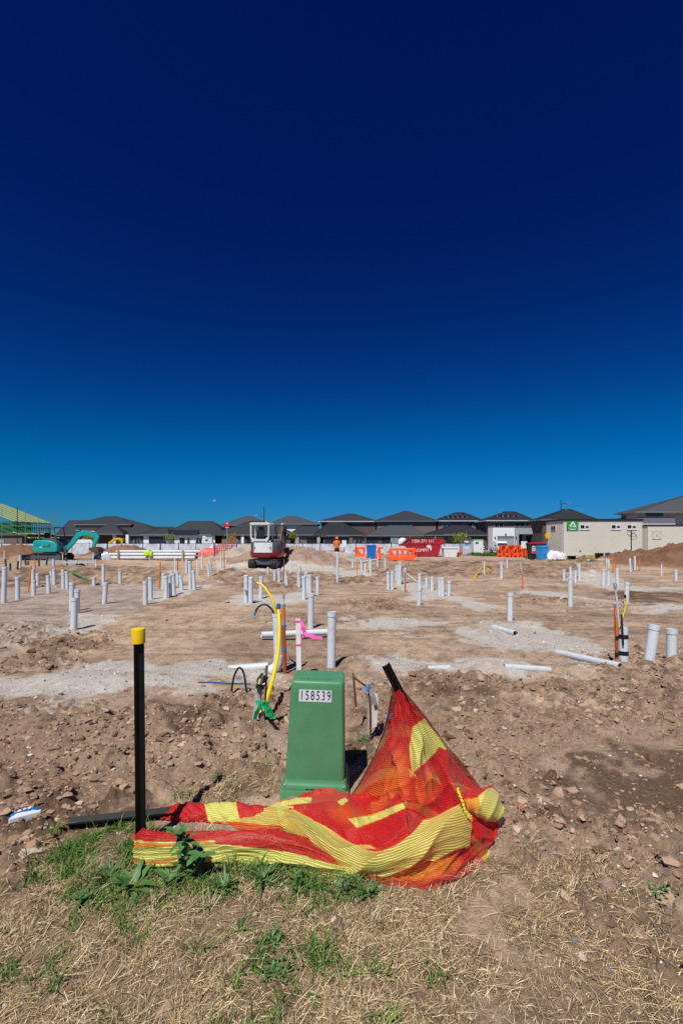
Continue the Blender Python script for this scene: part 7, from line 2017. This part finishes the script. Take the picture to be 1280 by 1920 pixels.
# 7
r, X, Z = house('dark-roofed house with six solar panels above brown brick', 796, 921, d, 1003, 985, 848, 872, 11, 'brick_dark', 'roof')
UX, UZ, uy = upper(r, X, Z, d, 6, 817, 907, 976, 961, 854, 870, 9, 'brick_mauve', 'roof', 'gutter_w')
win(r, UX(830), UX(846), UZ(991), UZ(979.5), uy, 2, 'gutter_w'); win(r, UX(869), UX(886), UZ(991), UZ(979.5), uy, 2, 'gutter_w')
solar(r, UX, UZ, d, [(835 + 9.2 * k, 972, .90, .55, uy + 1.0) for k in range(5)] + [(853 + 9.2 * k, 967.5, .90, .50, uy + 2.4) for k in range(2)])
MB().box((X(832), .12, Z(1004.5)), (X(876), .38, Z(1001))).build('porch_beam', 'brick_mauve', r); MB().box((X(836), .0, 0), (X(872), .41, Z(1005))).build('porch_opening', 'void', r)
# 8 white house
r = root('house', 'modern white box-fronted house with seven solar panels on its roof', 'house', ((970 - 640) / FPX * 78, 78, BZ))
d8 = 78.0; cx8 = (970 - 640) / FPX * d8
X = lambda px, dd=d8: (px - 640) / FPX * dd - cx8
Z = lambda py, dd=d8: CAMH - (py - HOR) / FPX * dd - BZ
MB().box((X(923), 0, 0), (X(964), 2.4, Z(989.5))).build('garage_block', 'render_white', r)
b = MB(); b.box((X(964) + .002, .25, Z(1001.5)), (X(1017), 7.4, Z(989.8))); b.box((X(964) + .002, .25, 0), (X(973), 7.4, Z(1001.5))); b.box((X(973), 2.6, 0), (X(1017), 7.4, Z(1001.5))); b.build('entry_block', 'render_grey', r)
door(r, X(931.5), X(963), 0, Z(1005), .02, 'garage_grey'); MB().box((X(931.5), -.045, Z(1009)), (X(963), -.002, Z(1005))).build('garage_lintel', 'gutter', r)
door(r, X(974), X(989), 0, Z(1002), 2.58, 'void', 'front_door', 1); win(r, X(996), X(1014), .5, Z(1004), 2.58, 2, 'gutter_w')
for px in (927.5, 968): MB().box((X(px) - .08, -.10 if px < 960 else .15, Z(1010)), (X(px) + .08, -.002 if px < 960 else .248, Z(1006))).build('wall_lamp', 'dark_metal', r)
MB().box((X(946), -.06, Z(1004)), (X(948.5), -.002, Z(1000.5))).build('house_number', 'dark_metal', r)
UX, UZ, uy = upper(r, X, Z, d8, 9, 911, 1002, 975.5, 959.5, 946, 966, 9, 'brick_mauve', 'roof', 'gutter_w')
win(r, UX(927), UX(945), UZ(989), UZ(978.5), uy, 2, 'gutter_w'); win(r, UX(966), UX(985), UZ(989), UZ(978.5), uy, 2, 'gutter_w')
solar(r, UX, UZ, d8, [(929 + 10.3 * k, 971.5, .92, .55, uy + 1.0) for k in range(5)] + [(945.5 + 10.3 * k, 966.5, .92, .50, uy + 2.4) for k in range(2)])
hip(r, X(975), X(1012), 3, 7.5, Z(990), Z(985.5), X(990), X(1000), 'roof3', .2, 'rear_roof')
for px in (993, 1005): MB().box((X(px, 84) - .12, 5.9, Z(987)), (X(px, 84) + .12, 6.1, Z(982.5))).build('roof_vent', 'brick_dark', r)
# 9 behind the cabin
r, X, Z = house('dark hip-roofed house rising behind the cream cabin', 1014, 1120, 74, 974, 955, 1056, 1070, 5, 'brick_dark', 'roof')
MB().tube([(X(1063, 76), 2.4, Z(957, 76)), (X(1063, 76), 2.4, Z(952, 76))], .12, 8).build('roof_vent', 'gutter', r)
# 10 right edge
r = root('house', 'tall two-storey house with slate roof and pale grey walls', 'house', ((1280 - 640) / FPX * 62, 62, BZ)); d10 = 62.0; cx10 = r.location.x
X = lambda px, dd=d10: (px - 640) / FPX * dd - cx10
Z = lambda py, dd=d10: CAMH - (py - HOR) / FPX * dd - BZ
MB().box((X(1197), .5, 0), (X(1400), 4, Z(960))).build('wall', 'render_grey', r)
hip(r, X(1194), X(1402), 0, 4, Z(959.5), Z(928, 64), X(1284, 64), X(1312, 64), 'roof3', .45, 'roof')
win(r, X(1215), X(1246), Z(968), Z(960.8), .48, 1, 'dark_metal'); MB().box((X(1198), .30, Z(984)), (X(1268), .49, Z(971))).build('white_panel', 'render_white', r)
hip(r, X(1184), X(1200), 3, 7, Z(974, 65), Z(966, 65), X(1194, 67), X(1198, 67), 'roof', .3, 'side_roof'); MB().box((X(1190), 3.5, 0), (X(1199), 7, Z(974.5, 65))).build('side_wall', 'brick_dark', r)
MB().box((X(1272), -.35, Z(961.5)), (X(1330), .48, Z(957.5))).build('window_hood', 'dark_metal', r)
# distant rooftops that close the gaps in the street
for (p0, p1, yr, lab) in ((280, 330, 988, 'far charcoal roof between the porch house and navy garage'), (905, 925, 980, 'far grey house showing between the solar roofs')):
    r, X, Z = house(lab, p0 - 8, p1 + 8, 118, 994, yr, p0 + 6, p1 - 6, 8, 'render_grey', 'roof2')

# house frame under construction
fr = root('timber_frame_house', 'half-built green timber house frame with bare rafters', 'house frame', (-63, 92, BZ))
EZ = CAMH + 35 / FPX * 92 - BZ
for k in range(21):
    y = .6 * k
    rise = 3.9
    o = MB().add([(-10, y, EZ + rise), (.5, y, EZ - .2), (.5, y + .06, EZ - .2), (-10, y + .06, EZ + rise), (-10, y, EZ + rise - .12), (.5, y, EZ - .32), (.5, y + .06, EZ - .32), (-10, y + .06, EZ + rise - .12)],
             [(0, 1, 2, 3), (7, 6, 5, 4), (0, 4, 5, 1), (1, 5, 6, 2), (2, 6, 7, 3), (3, 7, 4, 0)]).build('rafter', 'rafter' if k % 3 else 'rafter_y', fr)
for k in range(21):
    y = .6 * k
    MB().add([(-10.01, y, EZ + 3.9), (-20.5, y, EZ - .2), (-20.5, y + .06, EZ - .2), (-10.01, y + .06, EZ + 3.9), (-10.01, y, EZ + 3.78), (-20.5, y, EZ - .32), (-20.5, y + .06, EZ - .32), (-10.01, y + .06, EZ + 3.78)],
             [(0, 1, 2, 3), (7, 6, 5, 4), (0, 4, 5, 1), (1, 5, 6, 2), (2, 6, 7, 3), (3, 7, 4, 0)]).build('rafter', 'rafter' if k % 3 else 'rafter_y', fr)
    MB().box((-20.06, y, EZ - 2.6), (-19.94, y + .06, EZ - .3)).build('wall_stud', 'frame_green', fr)
MB().box((-10.1, -.1, EZ + 3.5), (-9.9, 12.2, EZ + 3.64)).build('ridge_beam', 'rafter_y', fr)
for k in range(21):
    y = .6 * k
    MB().add([(.1, y, EZ - 2.2), (3.4, y, EZ - 3.35), (3.4, y + .06, EZ - 3.35), (.1, y + .06, EZ - 2.2), (.1, y, EZ - 2.4), (3.4, y, EZ - 3.55), (3.4, y + .06, EZ - 3.55), (.1, y + .06, EZ - 2.4)],
             [(0, 1, 2, 3), (7, 6, 5, 4), (0, 4, 5, 1), (1, 5, 6, 2), (2, 6, 7, 3), (3, 7, 4, 0)]).build('lower_rafter', 'rafter' if k % 4 else 'rafter_y', fr)
    MB().box((-.06, y, EZ - 2.6), (.06, y + .06, EZ - .3)).build('wall_stud', 'frame_green', fr)
for k in range(33):
    x = -19.8 + .6 * k
    MB().box((x, -.03, EZ - 2.6), (x + .06, .05, EZ - .3)).build('wall_stud', 'frame_green', fr)
for z in (EZ - .32, EZ - 1.4, EZ - 2.62):
    MB().box((-20, -.05, z - .08), (.1, .07, z + .08)).build('plate', 'frame_green', fr); MB().box((-.1, .08, z - .08), (.08, 12.2, z + .08)).build('plate', 'frame_green', fr)
MB().box((-20, -.2, EZ - 3.0), (3, 12.2, EZ - 2.72)).build('floor_joist', 'brick_dark', fr)
MB().box((-20, .1, 0), (1.8, 12, EZ - 3.05)).build('brick_wall', 'brick_mauve', fr); MB().box((-4.2, -.02, 0), (-1.6, .09, 1.9)).build('block_pier', 'render_grey', fr)
MB().box((-9, -.02, EZ - 2.4), (-4, .02, EZ - .6)).build('green_wrap', 'frame_green', fr); MB().box((-9.9, 6, EZ - 2.5), (-.2, 6.06, EZ - .3)).build('green_wrap', 'frame_green', fr)
for i, (px, yt, yb, dd) in enumerate(((4, 952, 1024, 84), (33, 951, 1018, 84), (48, 953, 1016, 86), (73, 953, 1014, 88), (87, 957, 1012, 90), (96.5, 954, 1012, 90), (103, 960, 1012, 91), (112, 961, 1012, 92))):
    x = (px - 640) / FPX * dd
    o = MB().tube([(x, dd, BZ), (x, dd, CAMH - (yt - HOR) / FPX * dd)], .07 if px == 33 else .045, 6).build('scaffold_pole', 'dark_metal' if px == 33 else 'steel', None, True); put(o, (x, dd, BZ)); tag(o, 'upright scaffold pole around the timber house frame', 'scaffold', 'scaffold poles')
for (yb) in (986, 1000):
    a, c = P(2, yb, 85), P(112, yb - 2, 92)
    o = put(MB().tube([a, c], .05, 6).build('scaffold_rail', 'steel', None, True), a); tag(o, 'horizontal scaffold rail across the timber house frame', 'scaffold', 'scaffold rails')
# white car by the white house and van behind the teal excavator
def car(label, px, d, w=1.85, h=1.75, L=4.6, rz=0.0, z=BZ):
    r = root('parked_car', label, 'car', ((px - 640) / FPX * d, d, z), rz)
    hw = w / 2
    MB().prism([(0, .32), (L, .32), (L, .95), (L - .2, 1.05), (1.25, 1.06), (.15, .92), (0, .7)], -hw, hw, 'x').build('body', 'car_white', r, True, bevel=.06)
    cb_ = MB(); cb_.add([(-hw + .06, 1.15, 1.03), (hw - .06, 1.15, 1.03), (hw - .06, L - .4, 1.03), (-hw + .06, L - .4, 1.03), (-hw + .22, 1.95, h), (hw - .22, 1.95, h), (hw - .22, L - .9, h), (-hw + .22, L - .9, h)],
        [(3, 2, 1, 0), (4, 5, 6, 7), (0, 1, 5, 4), (1, 2, 6, 5), (2, 3, 7, 6), (3, 0, 4, 7)])
    c = cb_.build('cabin', 'car_white', r, False, bevel=.04)
    MB().add([(-hw + .14, 1.17, 1.08), (hw - .14, 1.17, 1.08), (hw - .27, 1.86, h - .09), (-hw + .27, 1.86, h - .09), (-hw + .14, 1.25, 1.08), (hw - .14, 1.25, 1.08), (hw - .27, 1.95, h - .09), (-hw + .27, 1.95, h - .09)],
             [(0, 1, 2, 3), (7, 6, 5, 4), (0, 4, 5, 1), (1, 5, 6, 2), (2, 6, 7, 3), (3, 7, 4, 0)]).build('windscreen', 'glass', c)
    for s in (-1, 1):
        MB().box((s * hw - .02 * s, 1.25, 1.05), (s * hw + .20 * s, 1.40, 1.22)).build('mirror', 'dark_metal', r, bevel=.02)
        MB().box((s * (hw - .42) - .2, -.03, .68), (s * (hw - .42) + .2, .02, .82)).build('headlight', 'white_label', r)
        for yy_ in (.85, L - .95):
            wh = MB().lathe([(.22, -.11), (.33, -.10), (.33, .10), (.22, .11)], 20, Matrix.Translation((s * (hw - .08), yy_, .33)) @ Matrix.Rotation(PI / 2, 4, 'Y')).build('wheel', 'rubber', r, True)
            MB().lathe([(.20, -.115), (.20, .115)], 14, Matrix.Translation((s * (hw - .08), yy_, .33)) @ Matrix.Rotation(PI / 2, 4, 'Y')).build('rim', 'steel', wh, True)
    MB().box((-.4, -.04, .40), (.4, .02, .62)).build('grille', 'dark_metal', r)
car('white car parked facing out before the white house garage', 948, 66, h=1.72)
car('white van parked behind the teal excavator and fence', 122, 72, h=1.95, rz=-1.3)

# pale daytime moon
b = MB(); n = 16; RM = 8.5
vs = [(RM * math.cos(PI * k / n), 0, RM * math.sin(PI * k / n)) for k in range(n + 1)] + [(RM * math.cos(PI - PI * k / n), 0, -RM * .25 * math.sin(PI * k / n)) for k in range(1, n)]
b.prism([(v[0], v[2]) for v in vs], -1.5, 1.5, 'y')
o = b.build('moon', 'moonrock', None, True); o.location = P(401.5, 939.5, 2400); o.rotation_euler = (0, .5, 0); tag(o, 'faint half moon in the blue sky above roofs', 'moon')

# ------------------------------------------------------------------ weeds in front of the mesh
def leaf(b, p, dirv, L, w, curl, twist=0.0):
    p = Vector(p); dirv = Vector(dirv).normalized(); side = dirv.cross(Vector((0, 0, 1)))
    side = side.normalized() if side.length > .05 else Vector((1, 0, 0))
    n = 5; vs = []
    q = p.copy(); dv = dirv.copy()
    for i in range(n + 1):
        t = i / n; ww = w * math.sin(PI * min(1, .12 + .88 * t)) ** .7 * (1 if t < 1 else .05) * (1 + .22 * math.sin(t * 19))
        up = side.cross(dv)
        vs += [q - side * ww / 2 + up * ww * .18, q, q + side * ww / 2 + up * ww * .18]
        q = q + dv * L / n; dv = (dv - Vector((0, 0, curl / n))).normalized()
    fs = []
    for i in range(n):
        a = 3 * i; fs += [(a, a + 1, a + 4, a + 3), (a + 1, a + 2, a + 5, a + 4)]
    b.add(vs, fs)
WEEDS = [(345, 1655, .24, 'tall', 'tall broadleaf weed growing up in front of the mesh bundle'), (250, 1668, .13, 'rosette', 'low bright green rosette weed left of the tall weed'), (318, 1660, .10, 'rosette', 'dark leafy weed crouched at the foot of the tall weed'),
         (495, 1655, .11, 'spiky', 'spiky grass-like weed under the middle of the mesh'), (560, 1668, .10, 'bush', 'bushy clover-like weed under the yellow mesh band'), (160, 1690, .07, 'rosette', 'small dark weed in the straw at the grass edge'),
         (645, 1672, .09, 'bush', 'low leafy weed under the red mesh hem'), (690, 1680, .08, 'spiky', 'short spiky weed at the right end of the grass'), (510, 1760, .035, 'bush', 'small leafy weed alone in the straw'),
         (1242, 1690, .06, 'bush', 'tiny green weed among stones at the soil edge'), (680, 1385, .06, 'bush', 'small green weed between pillar and copper tap'), (205, 1650, .10, 'spiky', 'spiky weed at the left edge of the grass'), (515, 1820, .03, 'bush', 'ground-hugging weed low in the foreground straw'),
         (420, 1668, .09, 'spiky', 'spiky weed right of the tall weed'), (665, 1415, .05, 'bush', 'tiny weed at the shaded side of the pillar')]
for wi, (px, py, hgt, kind, lab) in enumerate(WEEDS):
    rg = random.Random(50 + wi)
    X_, Y_ = gp(px, py); z = hz(X_, Y_)
    r = root('weed', lab, 'weed', (X_, Y_, z))
    if kind == 'tall':
        stm = [(0, 0, -.02), (.01, 0, hgt * .5), (-.01, .01, hgt * .95)]
        MB().tube(stm, [.004, .003, .002], 6).build('stem', 'weed', r, True)
        MB().tube([(0, 0, 0), (.07, -.02, hgt * .35), (.10, -.02, hgt * .55)], [.003, .0025, .002], 6).build('stem', 'weed', r, True)
        specs = [((rg.uniform(-.01, .01), 0, hgt * rg.uniform(.08, .95)), (math.cos(a), math.sin(a), rg.uniform(.2, 1.0)), rg.uniform(.06, .12), rg.uniform(.022, .04)) for a in [rg.uniform(0, 6.28) for _ in range(22)]]
        specs += [((.08, -.02, hgt * rg.uniform(.35, .55)), (math.cos(a), math.sin(a), .4), .08, .035) for a in [rg.uniform(0, 6.28) for _ in range(7)]]
    elif kind == 'rosette':
        specs = [((0, 0, .004), (math.cos(a), math.sin(a), rg.uniform(.25, 1.4)), hgt * rg.uniform(.6, 1.1), hgt * .26) for a in [rg.uniform(0, 6.28) for _ in range(16)]]
    elif kind == 'spiky':
        specs = [((rg.uniform(-.01, .01), rg.uniform(-.01, .01), .0), (math.cos(a), math.sin(a), rg.uniform(.3, 1.8)), hgt * rg.uniform(.7, 1.2), .011) for a in [rg.uniform(0, 6.28) for _ in range(30)]]
    else:
        specs = [((rg.gauss(0, .028), rg.gauss(0, .028), rg.uniform(0, hgt * .8)), (math.cos(a), math.sin(a), rg.uniform(-.1, 1.0)), rg.uniform(.012, .026), rg.uniform(.006, .012)) for a in [rg.uniform(0, 6.28) for _ in range(70)]]
    if kind in ('tall', 'rosette'):
        for sp_ in specs:
            lb = MB(); leaf(lb, *sp_[:2], sp_[2], sp_[3], rg.uniform(.3, 1.1)); lb.build('leaf', 'weed', r, True)
    else:
        lb = MB()
        for sp_ in specs: leaf(lb, *sp_[:2], sp_[2], sp_[3], rg.uniform(.3, 1.1))
        lb.build('foliage', 'weed', r, True)
